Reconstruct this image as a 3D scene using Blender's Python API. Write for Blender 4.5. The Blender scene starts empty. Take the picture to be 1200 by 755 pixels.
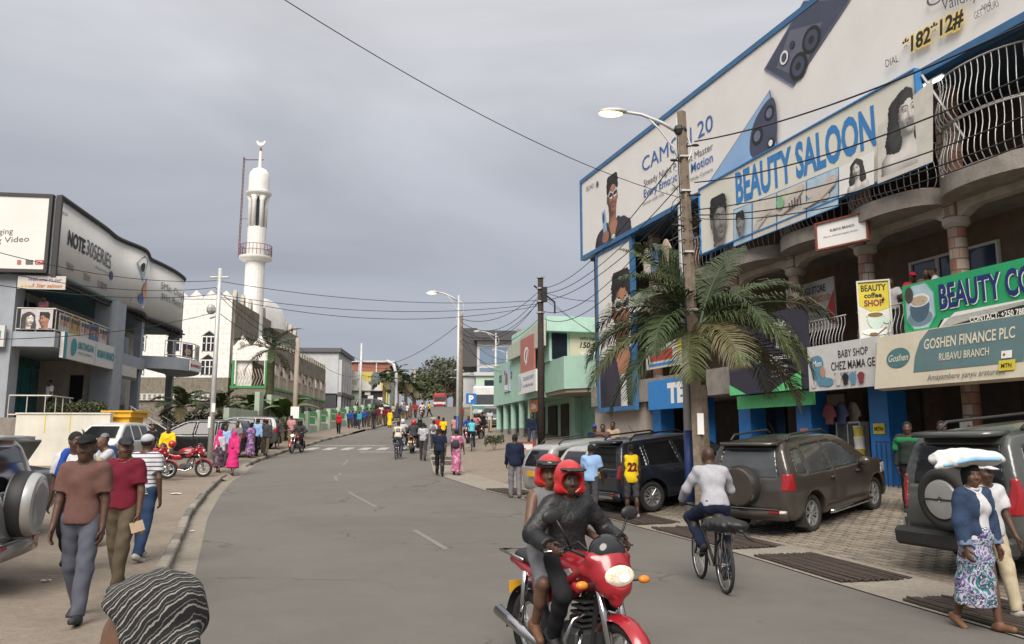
import bpy, math, random
import numpy as np
from mathutils import Vector, Matrix
random.seed(7); rng = np.random.default_rng(7)
rad = math.radians
scene = bpy.context.scene
COL = scene.collection
# ------------------------------------------------------------------ camera, sky, sun, exposure
PITCH = rad(8.44); FOC = 930.0 / 1200.0; EYE = Vector((0.0, 0.0, 1.85))
cd = bpy.data.cameras.new('camera'); cd.sensor_width = 36; cd.lens = 36 * FOC; cd.clip_end = 4000; cd.clip_start = 0.05
cam = bpy.data.objects.new('camera', cd); COL.objects.link(cam)
cam.location = EYE; cam.rotation_euler = (math.pi / 2 + PITCH, 0, 0); scene.camera = cam
SUN_ELEV, SUN_AZ = rad(44), rad(188)        # azimuth clockwise from +Y: behind the camera
w = bpy.data.worlds.new('World'); scene.world = w; w.use_nodes = True
nt = w.node_tree; nt.nodes.clear(); N = nt.nodes.new; LK = nt.links.new
def setp(n, **k):
    for a, b in k.items(): setattr(n, a, b)
    return n
sky = setp(N('ShaderNodeTexSky'), sky_type='NISHITA', sun_disc=False, sun_elevation=SUN_ELEV, sun_rotation=SUN_AZ)
skm = N('ShaderNodeVectorMath'); skm.operation = 'SCALE'; skm.inputs['Scale'].default_value = 0.1; LK(sky.outputs[0], skm.inputs[0])
tc = N('ShaderNodeTexCoord'); mp = N('ShaderNodeMapping'); mp.inputs['Scale'].default_value = (1.0, 1.0, 3.2); LK(tc.outputs['Generated'], mp.inputs[0])
n1 = N('ShaderNodeTexNoise'); n1.inputs['Scale'].default_value = 1.35; n1.inputs['Detail'].default_value = 5; n1.inputs['Roughness'].default_value = 0.5; n1.inputs['Distortion'].default_value = 0.9; LK(mp.outputs[0], n1.inputs['Vector'])
sx = N('ShaderNodeSeparateXYZ'); LK(tc.outputs['Generated'], sx.inputs[0])
elev = N('ShaderNodeValToRGB'); cr = elev.color_ramp
cr.elements[0].position = 0.0; cr.elements[0].color = (0.19, 0.203, 0.24, 1)
cr.elements[1].position = 1.0; cr.elements[1].color = (0.74, 0.73, 0.72, 1)
e = cr.elements.new(0.30); e.color = (0.272, 0.28, 0.308, 1)
e = cr.elements.new(0.60); e.color = (0.50, 0.50, 0.51, 1)
LK(sx.outputs[2], elev.inputs[0])
nr = N('ShaderNodeMapRange'); nr.inputs[1].default_value = 0.3; nr.inputs[2].default_value = 0.7; nr.inputs[3].default_value = 0.82; nr.inputs[4].default_value = 1.22; LK(n1.outputs[0], nr.inputs[0])
cl = N('ShaderNodeVectorMath'); cl.operation = 'SCALE'; LK(elev.outputs[0], cl.inputs[0]); LK(nr.outputs[0], cl.inputs['Scale'])
mx = N('ShaderNodeMix'); mx.data_type = 'RGBA'; mx.inputs[0].default_value = 0.93; LK(skm.outputs[0], mx.inputs[6]); LK(cl.outputs[0], mx.inputs[7])
bg = N('ShaderNodeBackground'); bg.inputs[1].default_value = 1.0; LK(mx.outputs[2], bg.inputs[0])
wo = N('ShaderNodeOutputWorld'); LK(bg.outputs[0], wo.inputs[0])
sd = bpy.data.lights.new('sun', 'SUN'); sd.energy = 2.9; sd.angle = rad(38); sd.color = (1.0, 0.93, 0.84)
sun = bpy.data.objects.new('sun', sd); COL.objects.link(sun)
sdir = Vector((math.sin(SUN_AZ) * math.cos(SUN_ELEV), math.cos(SUN_AZ) * math.cos(SUN_ELEV), math.sin(SUN_ELEV)))
sun.rotation_euler = sdir.to_track_quat('Z', 'Y').to_euler(); sun.location = (0, -20, 40)
vs = scene.view_settings; vs.view_transform = 'Standard'; vs.look = 'None'; vs.gamma = 1; vs.exposure = 0.68; vs.use_curve_mapping = False
# ------------------------------------------------------------------ helpers
_s, _c = math.sin(PITCH), math.cos(PITCH)
def ray(px, py):
    u = (px - 600) / 930.0; v = (377.5 - py) / 930.0
    return Vector((u, _c - v * _s, _s + v * _c))
def at(px, py, d):                       # world point seen at photo pixel (px,py), d metres ahead of the camera
    r = ray(px, py); return EYE + r * (d / r.y)
MATS = {}
def mat(name, col=(.5, .5, .5), rough=.7, metal=0., var=.12, scale=5., bump=.0, bscale=60., emit=0., coat=0., dirt=0., spec=.5, alpha=1., trans=0.):
    if name in MATS: return MATS[name]
    m = bpy.data.materials.new(name); MATS[name] = m; m.use_nodes = True
    t = m.node_tree; b = t.nodes['Principled BSDF']; L = t.links.new; Nn = t.nodes.new
    b.inputs['Roughness'].default_value = rough; b.inputs['Metallic'].default_value = metal
    b.inputs['Specular IOR Level'].default_value = spec
    b.inputs['Coat Weight'].default_value = coat; b.inputs['Coat Roughness'].default_value = .08
    if alpha < 1: b.inputs['Alpha'].default_value = alpha
    if trans: b.inputs['Transmission Weight'].default_value = trans
    c = tuple(col) + (1,)
    b.inputs['Base Color'].default_value = c
    if var or bump or dirt:
        g = Nn('ShaderNodeTexCoord')
    if var:
        n = Nn('ShaderNodeTexNoise'); n.inputs['Scale'].default_value = scale; n.inputs['Detail'].default_value = 5; n.inputs['Roughness'].default_value = .65; L(g.outputs['Object'], n.inputs['Vector'])
        r = Nn('ShaderNodeMapRange'); r.inputs[1].default_value = .3; r.inputs[2].default_value = .7; r.inputs[3].default_value = 1 - var; r.inputs[4].default_value = 1 + var; L(n.outputs[0], r.inputs[0])
        s = Nn('ShaderNodeVectorMath'); s.operation = 'SCALE'; s.inputs[0].default_value = col; L(r.outputs[0], s.inputs['Scale'])
        last = s.outputs[0]
        if dirt:
            n2 = Nn('ShaderNodeTexNoise'); n2.inputs['Scale'].default_value = scale * .35; n2.inputs['Detail'].default_value = 8; n2.inputs['Roughness'].default_value = .7
            mp_ = Nn('ShaderNodeMapping'); mp_.inputs['Scale'].default_value = (1.6, 1.6, .45); L(g.outputs['Object'], mp_.inputs[0]); L(mp_.outputs[0], n2.inputs['Vector'])
            r2 = Nn('ShaderNodeMapRange'); r2.inputs[1].default_value = .45; r2.inputs[2].default_value = .75; r2.inputs[3].default_value = 0; r2.inputs[4].default_value = dirt; L(n2.outputs[0], r2.inputs[0])
            x = Nn('ShaderNodeMix'); x.data_type = 'RGBA'; L(r2.outputs[0], x.inputs[0]); L(last, x.inputs[6]); x.inputs[7].default_value = (.13, .105, .08, 1)
            last = x.outputs[2]
        L(last, b.inputs['Base Color'])
    if bump:
        n = Nn('ShaderNodeTexNoise'); n.inputs['Scale'].default_value = bscale; n.inputs['Detail'].default_value = 4; L(g.outputs['Object'], n.inputs['Vector'])
        bp = Nn('ShaderNodeBump'); bp.inputs['Strength'].default_value = bump; bp.inputs['Distance'].default_value = .02; L(n.outputs[0], bp.inputs['Height']); L(bp.outputs[0], b.inputs['Normal'])
    if emit:
        b.inputs['Emission Color'].default_value = c; b.inputs['Emission Strength'].default_value = emit
    return m
def pattern_mat(name, kind, cols, scale=10., rough=.8, mscale=(1, 1, 1), stops=None, bump=0.):
    """node patterns: voronoi cells, stripes (wave), checks, bricks"""
    if name in MATS: return MATS[name]
    m = bpy.data.materials.new(name); MATS[name] = m; m.use_nodes = True
    t = m.node_tree; b = t.nodes['Principled BSDF']; L = t.links.new; Nn = t.nodes.new
    b.inputs['Roughness'].default_value = rough
    g = Nn('ShaderNodeTexCoord'); mp_ = Nn('ShaderNodeMapping'); mp_.inputs['Scale'].default_value = mscale; L(g.outputs['Object'], mp_.inputs[0])
    ramp = Nn('ShaderNodeValToRGB'); ramp.color_ramp.interpolation = 'CONSTANT'
    k = len(cols); els = ramp.color_ramp.elements
    while len(els) < k: els.new(.5)
    for i, c in enumerate(cols):
        els[i].position = (stops[i] if stops else i / k); els[i].color = tuple(c) + (1,)
    if kind == 'cells':
        v = Nn('ShaderNodeTexVoronoi'); v.inputs['Scale'].default_value = scale; L(mp_.outputs[0], v.inputs['Vector'])
        wn = Nn('ShaderNodeTexWhiteNoise'); L(v.outputs['Color'], wn.inputs['Vector']); L(wn.outputs[0], ramp.inputs[0])
    elif kind == 'flow':
        v = Nn('ShaderNodeTexNoise'); v.inputs['Scale'].default_value = scale; v.inputs['Detail'].default_value = 3; v.inputs['Distortion'].default_value = 1.6; L(mp_.outputs[0], v.inputs['Vector'])
        r = Nn('ShaderNodeMapRange'); r.inputs[1].default_value = .3; r.inputs[2].default_value = .7; L(v.outputs[0], r.inputs[0]); L(r.outputs[0], ramp.inputs[0])
    elif kind == 'stripes':
        v = Nn('ShaderNodeTexWave'); v.wave_profile = 'SAW'; v.bands_direction = 'Z'; v.inputs['Scale'].default_value = scale; v.inputs['Distortion'].default_value = .25; v.inputs['Detail'].default_value = 1; L(mp_.outputs[0], v.inputs['Vector']); L(v.outputs['Fac'], ramp.inputs[0])
    elif kind == 'bricks':
        v = Nn('ShaderNodeTexBrick'); v.inputs['Scale'].default_value = scale; v.inputs['Color1'].default_value = tuple(cols[0]) + (1,); v.inputs['Color2'].default_value = tuple(cols[1]) + (1,); v.inputs['Mortar'].default_value = tuple(cols[2]) + (1,); v.inputs['Mortar Size'].default_value = .02
        v.offset = .5; mp_.inputs['Rotation'].default_value = (math.pi / 2, 0, 0); L(mp_.outputs[0], v.inputs['Vector'])
    last = v.outputs['Color'] if kind == 'bricks' else ramp.outputs[0]
    n = Nn('ShaderNodeTexNoise'); n.inputs['Scale'].default_value = 3; n.inputs['Detail'].default_value = 6; L(g.outputs['Object'], n.inputs['Vector'])
    r = Nn('ShaderNodeMapRange'); r.inputs[1].default_value = .3; r.inputs[2].default_value = .7; r.inputs[3].default_value = .85; r.inputs[4].default_value = 1.12; L(n.outputs[0], r.inputs[0])
    s = Nn('ShaderNodeVectorMath'); s.operation = 'SCALE'; L(last, s.inputs[0]); L(r.outputs[0], s.inputs['Scale']); L(s.outputs[0], b.inputs['Base Color'])
    if bump:
        bp = Nn('ShaderNodeBump'); bp.inputs['Strength'].default_value = bump; bp.inputs['Distance'].default_value = .02; L(v.outputs[0], bp.inputs['Height']); L(bp.outputs[0], b.inputs['Normal'])
    return m

def link(o): COL.objects.link(o); return o
def tag(o, label=None, cat=None, group=None, kind=None):
    if label: o['label'] = label
    if cat: o['category'] = cat
    if group: o['group'] = group
    if kind: o['kind'] = kind
    return o
def root(name, label, cat, loc=(0, 0, 0), rz=0., group=None):
    o = bpy.data.objects.new(name, None); o.empty_display_size = .1; link(o); o.location = loc; o.rotation_euler = (0, 0, rz)
    return tag(o, label, cat, group)
def copy_tree(o, parent=None, level=0):
    c = o.copy(); link(c); c.parent = parent
    if parent is not None: c.matrix_parent_inverse = o.matrix_parent_inverse.copy()
    for ch in [x for x in CHILD.get(o.name, [])]:
        copy_tree(ch, c); 
    return c
CHILD = {}
def mkobj(name, me, parent=None, loc=None, label=None):
    o = bpy.data.objects.new(name, me); link(o)
    if parent is not None:
        o.parent = parent; CHILD.setdefault(parent.name, []).append(o)
    if loc is not None: o.location = loc
    if label: o['label'] = label
    return o
def mesh_from(name, v, f, mats, mi=None, smooth=False):
    me = bpy.data.meshes.new(name); me.from_pydata([tuple(map(float, p)) for p in v] if not isinstance(v, np.ndarray) else v.tolist(), [], f if not isinstance(f, np.ndarray) else f.tolist())
    for m in (mats if isinstance(mats, (list, tuple)) else [mats]): me.materials.append(m)
    if mi is not None and len(me.polygons): me.polygons.foreach_set('material_index', np.array(mi, dtype=np.int32))
    if smooth and len(me.polygons): me.polygons.foreach_set('use_smooth', np.ones(len(me.polygons), bool))
    me.update(); return me
I4 = Matrix.Identity(4)
def TR(x=0, y=0, z=0, rz=0., rx=0., ry=0.):
    return Matrix.Translation((x, y, z)) @ Matrix.Rotation(rz, 4, 'Z') @ Matrix.Rotation(ry, 4, 'Y') @ Matrix.Rotation(rx, 4, 'X')
class MB:
    def __init__(s): s.v = []; s.f = []; s.m = []
    def add(s, v, f, mi=0, mx=None):
        b = len(s.v)
        s.v += [tuple(mx @ Vector(p)) for p in v] if mx is not None else [tuple(p) for p in v]
        s.f += [tuple(i + b for i in q) for q in f]; s.m += [mi] * len(f); return s
    def box(s, c, d, mi=0, mx=None, rz=0., ch=0.):
        x, y, z = d[0] / 2, d[1] / 2, d[2] / 2
        if ch:
            k = ch; v = []; f = []
            for sz in (-1, 1):
                for (a, b_) in ((x, y - k), (x - k, y), (-x + k, y), (-x, y - k), (-x, -y + k), (-x + k, -y), (x - k, -y), (x, -y + k)):
                    v.append((a, b_, sz * (z - k)))
            for sz in (-1, 1):
                for (a, b_) in ((x - k, y - k), (-x + k, y - k), (-x + k, -y + k), (x - k, -y + k)): v.append((a, b_, sz * z))
            for i in range(8): f.append((i, (i + 1) % 8, 8 + (i + 1) % 8, 8 + i))
            for base, cap, up in ((0, 16, 0), (8, 20, 1)):
                for j, (p, q) in enumerate(((0, 1), (2, 3), (4, 5), (6, 7))):
                    t = (base + p, cap + j, base + q); f.append(t if not up else t[::-1])
                    a, b_ = q, (q + 1) % 8; t = (base + a, cap + j, cap + (j + 1) % 4, base + b_); f.append(t if not up else t[::-1])
            f.append((16, 19, 18, 17)); f.append((20, 21, 22, 23))
        else:
            v = [(a, b_, c_) for c_ in (-z, z) for b_ in (-y, y) for a in (-x, x)]
            f = [(0, 2, 3, 1), (4, 5, 7, 6), (0, 1, 5, 4), (2, 6, 7, 3), (0, 4, 6, 2), (1, 3, 7, 5)]
        m = TR(c[0], c[1], c[2], rz)
        if mx is not None: m = mx @ m
        return s.add(v, f, mi, m)
    def bx(s, x0, x1, y0, y1, z0, z1, mi=0, mx=None):
        return s.box(((x0 + x1) / 2, (y0 + y1) / 2, (z0 + z1) / 2), (abs(x1 - x0), abs(y1 - y0), abs(z1 - z0)), mi, mx)
    def tube(s, path, r, n=8, mi=0, mx=None, closed=False, flat=1.):
        P = [Vector(p) for p in path]; k = len(P)
        rr = r if isinstance(r, (list, tuple)) else [r] * k
        v = []; f = []; nrm = None
        for i in range(k):
            if closed: t = P[(i + 1) % k] - P[i - 1]
            else: t = P[min(i + 1, k - 1)] - P[max(i - 1, 0)]
            t = t.normalized() if t.length > 1e-9 else Vector((0, 0, 1))
            if nrm is None:
                a = Vector((0, 0, 1)) if abs(t.z) < .9 else Vector((1, 0, 0)); nrm = t.cross(a).normalized()
            else:
                nrm = (nrm - t * nrm.dot(t)); nrm = nrm.normalized() if nrm.length > 1e-6 else t.orthogonal().normalized()
            b = t.cross(nrm)
            for j in range(n):
                a = 2 * math.pi * j / n; v.append(P[i] + nrm * (math.cos(a) * rr[i]) + b * (math.sin(a) * rr[i] * flat))
        for i in range(k if closed else k - 1):
            i2 = (i + 1) % k
            for j in range(n): f.append((i * n + j, i * n + (j + 1) % n, i2 * n + (j + 1) % n, i2 * n + j))
        if not closed: f.append(tuple(range(n - 1, -1, -1))); f.append(tuple((k - 1) * n + j for j in range(n)))
        return s.add(v, f, mi, mx)
    def lathe(s, prof, n=24, mi=0, mx=None, cap=True):
        v = []; f = []; k = len(prof)
        for (r, z) in prof:
            for j in range(n):
                a = 2 * math.pi * j / n; v.append((r * math.cos(a), r * math.sin(a), z))
        for i in range(k - 1):
            for j in range(n): f.append((i * n + j, i * n + (j + 1) % n, (i + 1) * n + (j + 1) % n, (i + 1) * n + j))
        if cap: f.append(tuple(range(n - 1, -1, -1))); f.append(tuple((k - 1) * n + j for j in range(n)))
        return s.add(v, f, mi, mx)
    def prism(s, poly, z0, z1, mi=0, mx=None):
        n = len(poly); ar = sum(poly[i][0] * poly[(i + 1) % n][1] - poly[(i + 1) % n][0] * poly[i][1] for i in range(n))
        if ar < 0: poly = poly[::-1]
        v = [(x, y, z0) for x, y in poly] + [(x, y, z1) for x, y in poly]
        f = [tuple(range(n - 1, -1, -1)), tuple(range(n, 2 * n))] + [(i, (i + 1) % n, n + (i + 1) % n, n + i) for i in range(n)]
        return s.add(v, f, mi, mx)
    def ball(s, c, r, n=12, mi=0, mx=None):
        r = (r, r, r) if not isinstance(r, (tuple, list)) else r
        k = max(4, n // 2); prof = [(max(1e-4, math.sin(math.pi * i / k)), -math.cos(math.pi * i / k)) for i in range(k + 1)]
        m = Matrix.Translation(c) @ Matrix.Diagonal((r[0], r[1], r[2], 1))
        if mx is not None: m = mx @ m
        return s.lathe(prof, n, mi, m)
    def build(s, name, mats, parent=None, smooth=False, loc=None, label=None):
        return mkobj(name, mesh_from(name, s.v, s.f, mats, s.m, smooth), parent, loc, label)
def smooth_auto(o, ang=40):
    me = o.data; n = len(me.polygons)
    if n:
        me.polygons.foreach_set('use_smooth', np.ones(n, bool))
        try: me.set_sharp_from_angle(angle=rad(ang))
        except Exception: pass
    return o
# text as flat meshes ------------------------------------------------
_TXT = {}
def text_geo(s, bold=0., shear=0.):
    key = (s, bold, shear)
    if key in _TXT: return _TXT[key]
    cu = bpy.data.curves.new('t', 'FONT'); cu.body = s; cu.size = 1.0; cu.offset = bold; cu.shear = shear; cu.resolution_u = 3; cu.fill_mode = 'FRONT'
    o = bpy.data.objects.new('t', cu); me = o.to_mesh()
    v = np.array([p.co[:2] for p in me.vertices]) if len(me.vertices) else np.zeros((0, 2)); f = [tuple(p.vertices) for p in me.polygons]
    o.to_mesh_clear(); bpy.data.objects.remove(o); bpy.data.curves.remove(cu)
    lo, hi = v.min(0), v.max(0); v = (v - [lo[0], 0]); _TXT[key] = (v, f, hi[0] - lo[0], hi[1], lo[1])
    return _TXT[key]
class Panel:
    """a flat sign: origin at lower left, x to the right as one reads it, y up, facing the reader"""
    def __init__(s, name, label, cat, p0, p1, z0, z1, face, thick=.08, frame=None, fw=.06, group=None, tilt=0., back=None):
        s.p0 = Vector((p0[0], p0[1], z0)); d = Vector((p1[0] - p0[0], p1[1] - p0[1], 0)); s.w = d.length; s.h = z1 - z0
        s.rz = math.atan2(d.y, d.x); s.M = Matrix.Translation(s.p0) @ Matrix.Rotation(s.rz, 4, 'Z') @ Matrix.Rotation(math.pi / 2 - tilt, 4, 'X')
        s.o = root(name, label, cat, (0, 0, 0), 0, group); s.o.matrix_world = s.M; s.o.location = s.p0; s.o.rotation_euler = s.M.to_euler()
        s.Mi = s.M.inverted(); s.lay = 0
        m = MB(); m.bx(0, s.w, 0, s.h, -thick, 0); m.build('board', [face], s.o)
        if frame:
            f = MB(); e = fw
            f.bx(-e, s.w + e, s.h, s.h + e, -thick - .03, .05); f.bx(-e, s.w + e, -e, 0, -thick - .03, .05)
            f.bx(-e, 0, 0, s.h, -thick - .03, .048); f.bx(s.w, s.w + e, 0, s.h, -thick - .03, .048); f.build('frame', [frame], s.o)
    def px(s, x, y):
        r = ray(x, y); o = s.Mi @ EYE; d = s.Mi.to_3x3() @ r; k = -o.z / d.z; q = o + d * k; return (q.x, q.y)
    def z(s): s.lay += 1; return .006 + .0025 * s.lay
    def text(s, t, x, y, h, m, width=None, bold=0., shear=0., name='lettering', slope=0., z=None):
        v, f, tw, cap, lo = text_geo(t, bold, shear); ky = h / .7; kx = (width / tw) if width else ky
        z = z if z is not None else s.z()
        vv = [(x + p[0] * kx, y + p[1] * ky + slope * p[0] * kx, z) for p in v]
        return mkobj(name, mesh_from(name, vv, f, [m]), s.o)
    def poly(s, pts, m, name='picture', z=None):
        n = len(pts); z = z if z is not None else s.z()
        ar = sum(pts[i][0] * pts[(i + 1) % n][1] - pts[(i + 1) % n][0] * pts[i][1] for i in range(n))
        if ar < 0: pts = pts[::-1]
        return mkobj(name, mesh_from(name, [(x, y, z) for x, y in pts], [tuple(range(n))], [m]), s.o)
    def ell(s, cx, cy, rx, ry, m, name='picture', n=20, rot=0., z=None):
        return s.poly([(cx + rx * math.cos(a) * math.cos(rot) - ry * math.sin(a) * math.sin(rot), cy + rx * math.cos(a) * math.sin(rot) + ry * math.sin(a) * math.cos(rot)) for a in [2 * math.pi * i / n for i in range(n)]], m, name, z)
    def rect(s, x0, x1, y0, y1, m, name='picture', z=None): return s.poly([(x0, y0), (x1, y0), (x1, y1), (x0, y1)], m, name, z)
def smooth_poly(pts, k=3):
    """closed Chaikin smoothing"""
    for _ in range(k):
        q = []
        for i in range(len(pts)):
            a, b = pts[i], pts[(i + 1) % len(pts)]; q += [(a[0] * .75 + b[0] * .25, a[1] * .75 + b[1] * .25), (a[0] * .25 + b[0] * .75, a[1] * .25 + b[1] * .75)]
        pts = q
    return pts
# signed distance fields to meshes ------------------------------------
def surfnet(F, org, h):
    nx, ny, nz = F.shape; ins = F < 0
    c = np.zeros((nx - 1, ny - 1, nz - 1), np.int8)
    for dx in (0, 1):
        for dy in (0, 1):
            for dz in (0, 1): c += ins[dx:nx - 1 + dx, dy:ny - 1 + dy, dz:nz - 1 + dz]
    mixed = (c > 0) & (c < 8); I = np.argwhere(mixed)
    idx = np.full(mixed.shape, -1, np.int64); idx[mixed] = np.arange(len(I))
    corners = np.array([(0, 0, 0), (1, 0, 0), (0, 1, 0), (1, 1, 0), (0, 0, 1), (1, 0, 1), (0, 1, 1), (1, 1, 1)])
    vals = [F[I[:, 0] + a, I[:, 1] + b, I[:, 2] + d] for a, b, d in corners]
    acc = np.zeros((len(I), 3)); cnt = np.zeros(len(I))
    for a, b in ((0, 1), (2, 3), (4, 5), (6, 7), (0, 2), (1, 3), (4, 6), (5, 7), (0, 4), (1, 5), (2, 6), (3, 7)):
        va, vb = vals[a], vals[b]; k = (va < 0) != (vb < 0); den = np.where(k, va - vb, 1.); t = np.where(k, va / den, 0.)
        acc += np.where(k[:, None], corners[a] + t[:, None] * (corners[b] - corners[a]), 0.); cnt += k
    V = (I + acc / np.maximum(cnt, 1)[:, None]) * h + org
    Q = []
    for ax in range(3):
        sl0 = [slice(None)] * 3; sl1 = [slice(None)] * 3; sl0[ax] = slice(0, -1); sl1[ax] = slice(1, None)
        a, b = ins[tuple(sl0)], ins[tuple(sl1)]; E = np.argwhere(a != b); s = a[tuple(E.T)]
        o1, o2 = [(1, 2), (2, 0), (0, 1)][ax]
        ok = (E[:, o1] > 0) & (E[:, o2] > 0) & (E[:, o1] < F.shape[o1] - 1) & (E[:, o2] < F.shape[o2] - 1); E = E[ok]; s = s[ok]
        def g(d1, d2):
            e = E.copy(); e[:, o1] -= d1; e[:, o2] -= d2; return idx[e[:, 0], e[:, 1], e[:, 2]]
        q = np.stack([g(1, 1), g(0, 1), g(0, 0), g(1, 0)], 1); q[~s] = q[~s][:, ::-1]; Q.append(q)
    return V, np.concatenate(Q)
class SDF:
    def __init__(s): s.p = []
    def cap(s, a, b, ra, rb=None, k=.03, flat=None, fs=1., cut=False):
        s.p.append(('cap', np.array(a, float), np.array(b, float), ra, ra if rb is None else rb, k, flat, fs, cut)); return s
    def ell(s, c, r, k=.03, R=None, sub=False):
        s.p.append(('ell', np.array(c, float), np.array(r if hasattr(r, '__len__') else (r, r, r), float), k, R, sub)); return s
    def half(s, p, n):                  # cut away everything on the side n points to
        s.p.append(('half', np.array(p, float), np.array(n, float) / np.linalg.norm(n))); return s
    def bounds(s):
        lo = np.full(3, 1e9); hi = -lo
        for q in s.p:
            if q[0] == 'cap':
                r = max(q[3], q[4]) * max(1, q[7] if q[6] is not None else 1); 
                for c in (q[1], q[2]): lo = np.minimum(lo, c - r); hi = np.maximum(hi, c + r)
            elif q[0] == 'ell' and not q[5]:
                r = q[2].max() if q[4] is not None else q[2]; lo = np.minimum(lo, q[1] - r); hi = np.maximum(hi, q[1] + r)
        return lo, hi
    def mesh(s, h, fold=0., ff=18.):
        lo, hi = s.bounds(); lo = lo - 3 * h; hi = hi + 3 * h
        n = np.ceil((hi - lo) / h).astype(int) + 1
        ax = [lo[i] + h * np.arange(n[i]) for i in range(3)]
        F = np.full(n, .5, np.float32)
        for q in s.p:
            if q[0] == 'half':
                F = np.maximum(F, (ax[0][:, None, None] - q[1][0]) * q[2][0] + (ax[1][None, :, None] - q[1][1]) * q[2][1] + (ax[2][None, None, :] - q[1][2]) * q[2][2]); continue
            if q[0] == 'cap':
                _, a, b, ra, rb, k, flat, fs, cut = q; r = max(ra, rb) * max(1, fs); l2 = np.minimum(a, b) - r; h2 = np.maximum(a, b) + r
            else:
                _, c, r, k, Rm, sub = q; e = r.max() if Rm is not None else r; l2 = c - e; h2 = c + e
            i0 = np.clip(np.floor((l2 - k - 2 * h - lo) / h).astype(int), 0, n); i1 = np.clip(np.ceil((h2 + k + 2 * h - lo) / h).astype(int) + 1, 0, n)
            sl = tuple(slice(i0[j], i1[j]) for j in range(3))
            X = ax[0][sl[0]][:, None, None]; Y = ax[1][sl[1]][None, :, None]; Z = ax[2][sl[2]][None, None, :]
            if q[0] == 'cap':
                d = b - a; L2 = max(float(d @ d), 1e-9); px, py, pz = X - a[0], Y - a[1], Z - a[2]
                tt = (px * d[0] + py * d[1] + pz * d[2]) / L2; t = np.clip(tt, 0, 1)
                qx, qy, qz = px - t * d[0], py - t * d[1], pz - t * d[2]
                if flat is not None:
                    m = (qx * flat[0] + qy * flat[1] + qz * flat[2]) * (1 / fs - 1); qx = qx + flat[0] * m; qy = qy + flat[1] * m; qz = qz + flat[2] * m
                D = np.sqrt(qx * qx + qy * qy + qz * qz) - (ra + (rb - ra) * t)
                if cut: D = np.maximum(D, (tt - 1) * math.sqrt(L2))
            else:
                px, py, pz = X - c[0], Y - c[1], Z - c[2]
                if Rm is not None:
                    px, py, pz = [px * Rm[0][j] + py * Rm[1][j] + pz * Rm[2][j] for j in range(3)]
                k0 = np.sqrt((px / r[0]) ** 2 + (py / r[1]) ** 2 + (pz / r[2]) ** 2); k1 = np.sqrt((px / r[0] ** 2) ** 2 + (py / r[1] ** 2) ** 2 + (pz / r[2] ** 2) ** 2)
                D = k0 * (k0 - 1) / np.maximum(k1, 1e-6)
            A = F[sl]
            if q[0] == 'ell' and q[5]: F[sl] = np.maximum(A, -D)
            elif k > 0:
                hh = np.maximum(k - np.abs(A - D), 0) / k; F[sl] = np.minimum(A, D) - hh * hh * k * .25
            else: F[sl] = np.minimum(A, D)
        if fold:
            X, Y, Z = ax[0][:, None, None], ax[1][None, :, None], ax[2][None, None, :]
            F += fold * (np.sin(ff * (Z + .6 * X + .5 * Y) + 3 * np.sin(7 * X + 2)) * np.sin(ff * .45 * (X - Y) + 4 * np.sin(5 * Z)) + .5 * np.sin(2.1 * ff * (X * .7 + Z * .5 - Y) + 2 * np.sin(9 * Z)))
        return surfnet(F, lo, h)
# ------------------------------------------------------------------ terrain, road, pavements
_GY = [-40, 0, 10, 18, 24, 30, 37, 48, 60, 75, 94, 115, 140, 170, 220, 400, 1200]
_GZ = [0, 0, 0, .09, .27, .52, .90, 1.48, 2.28, 3.30, 4.70, 6.2, 7.6, 8.3, 8.6, 8.8, 9.0]
def _smooth(xs, ys):
    t = np.linspace(xs[0], xs[-1], 6001); y = np.interp(t, xs, ys); k = 15; ker = np.ones(k) / k
    yp = np.pad(y, k // 2, mode='edge'); return t, np.convolve(yp, ker, 'valid')
_gt, _gz = _smooth(_GY, _GZ)
def G(y): return float(np.interp(y, _gt, _gz))
_lt, _lx = _smooth([-40, -12, 0, 7.2, 11.2, 18.5, 24, 28.5, 36, 43, 52, 60, 82, 94, 115, 140, 200, 400], [13, 3.6, -.7, -3.25, -4.7, -7.3, -9.0, -10.2, -11.4, -12.0, -12.2, -11.8, -11.0, -11.8, -13.4, -15.5, -21, -40])
_rt, _rx = _smooth([-40, -12, 0, 7.5, 10.1, 13.6, 19, 25, 31, 40, 48, 60, 94, 115, 140, 200, 400], [15, 8.6, 6.3, 4.87, 4.3, 3.55, 1.9, -.9, -3.0, -4.1, -3.7, -3.6, -5.2, -7.2, -8.6, -14, -33])
def XL(y): return float(np.interp(y, _lt, _lx))
def XR(y): return float(np.interp(y, _rt, _rx))
def right_rise(x, y):
    d = x - XR(y) - .9
    return max(0., min(.46, d * .088)) * (1 if y < 60 else max(0, 1 - (y - 60) / 40))
KH = .13
def left_rise(x, y): return max(0., min(.24, (XL(y) - 1.3 - x) * .085)) * max(0., min(1., (34 - y) / 8))
def Z(x, y):                              # height of whatever one stands on
    l, r = XL(y), XR(y)
    if x < l: return G(y) + KH + left_rise(x, y)
    if x > r: return G(y) + .02 + right_rise(x, y)
    return G(y)
def gpx(px, d):                            # ground point below photo column px, d metres ahead
    x = (px - 600) / 930.0 * d; return (x, d, Z(x, d))
YS = [-40, -30, -20, -12] + list(np.arange(-8, 64, 1.0)) + list(np.arange(64, 150, 3.0)) + list(np.arange(150, 400, 12.)) + [450, 550, 700, 900, 1200]
def ribbon(name, cols, zf, m, ys=YS, thick=0):
    v = []; f = []; k = len(cols(ys[0]))
    for y in ys:
        for x in cols(y): v.append((x, y, zf(x, y)))
    for i in range(len(ys) - 1):
        for j in range(k - 1): f.append((i * k + j, i * k + j + 1, (i + 1) * k + j + 1, (i + 1) * k + j))
    return tag(mkobj(name, mesh_from(name, v, f, [m], None, True)), kind='structure')
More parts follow.
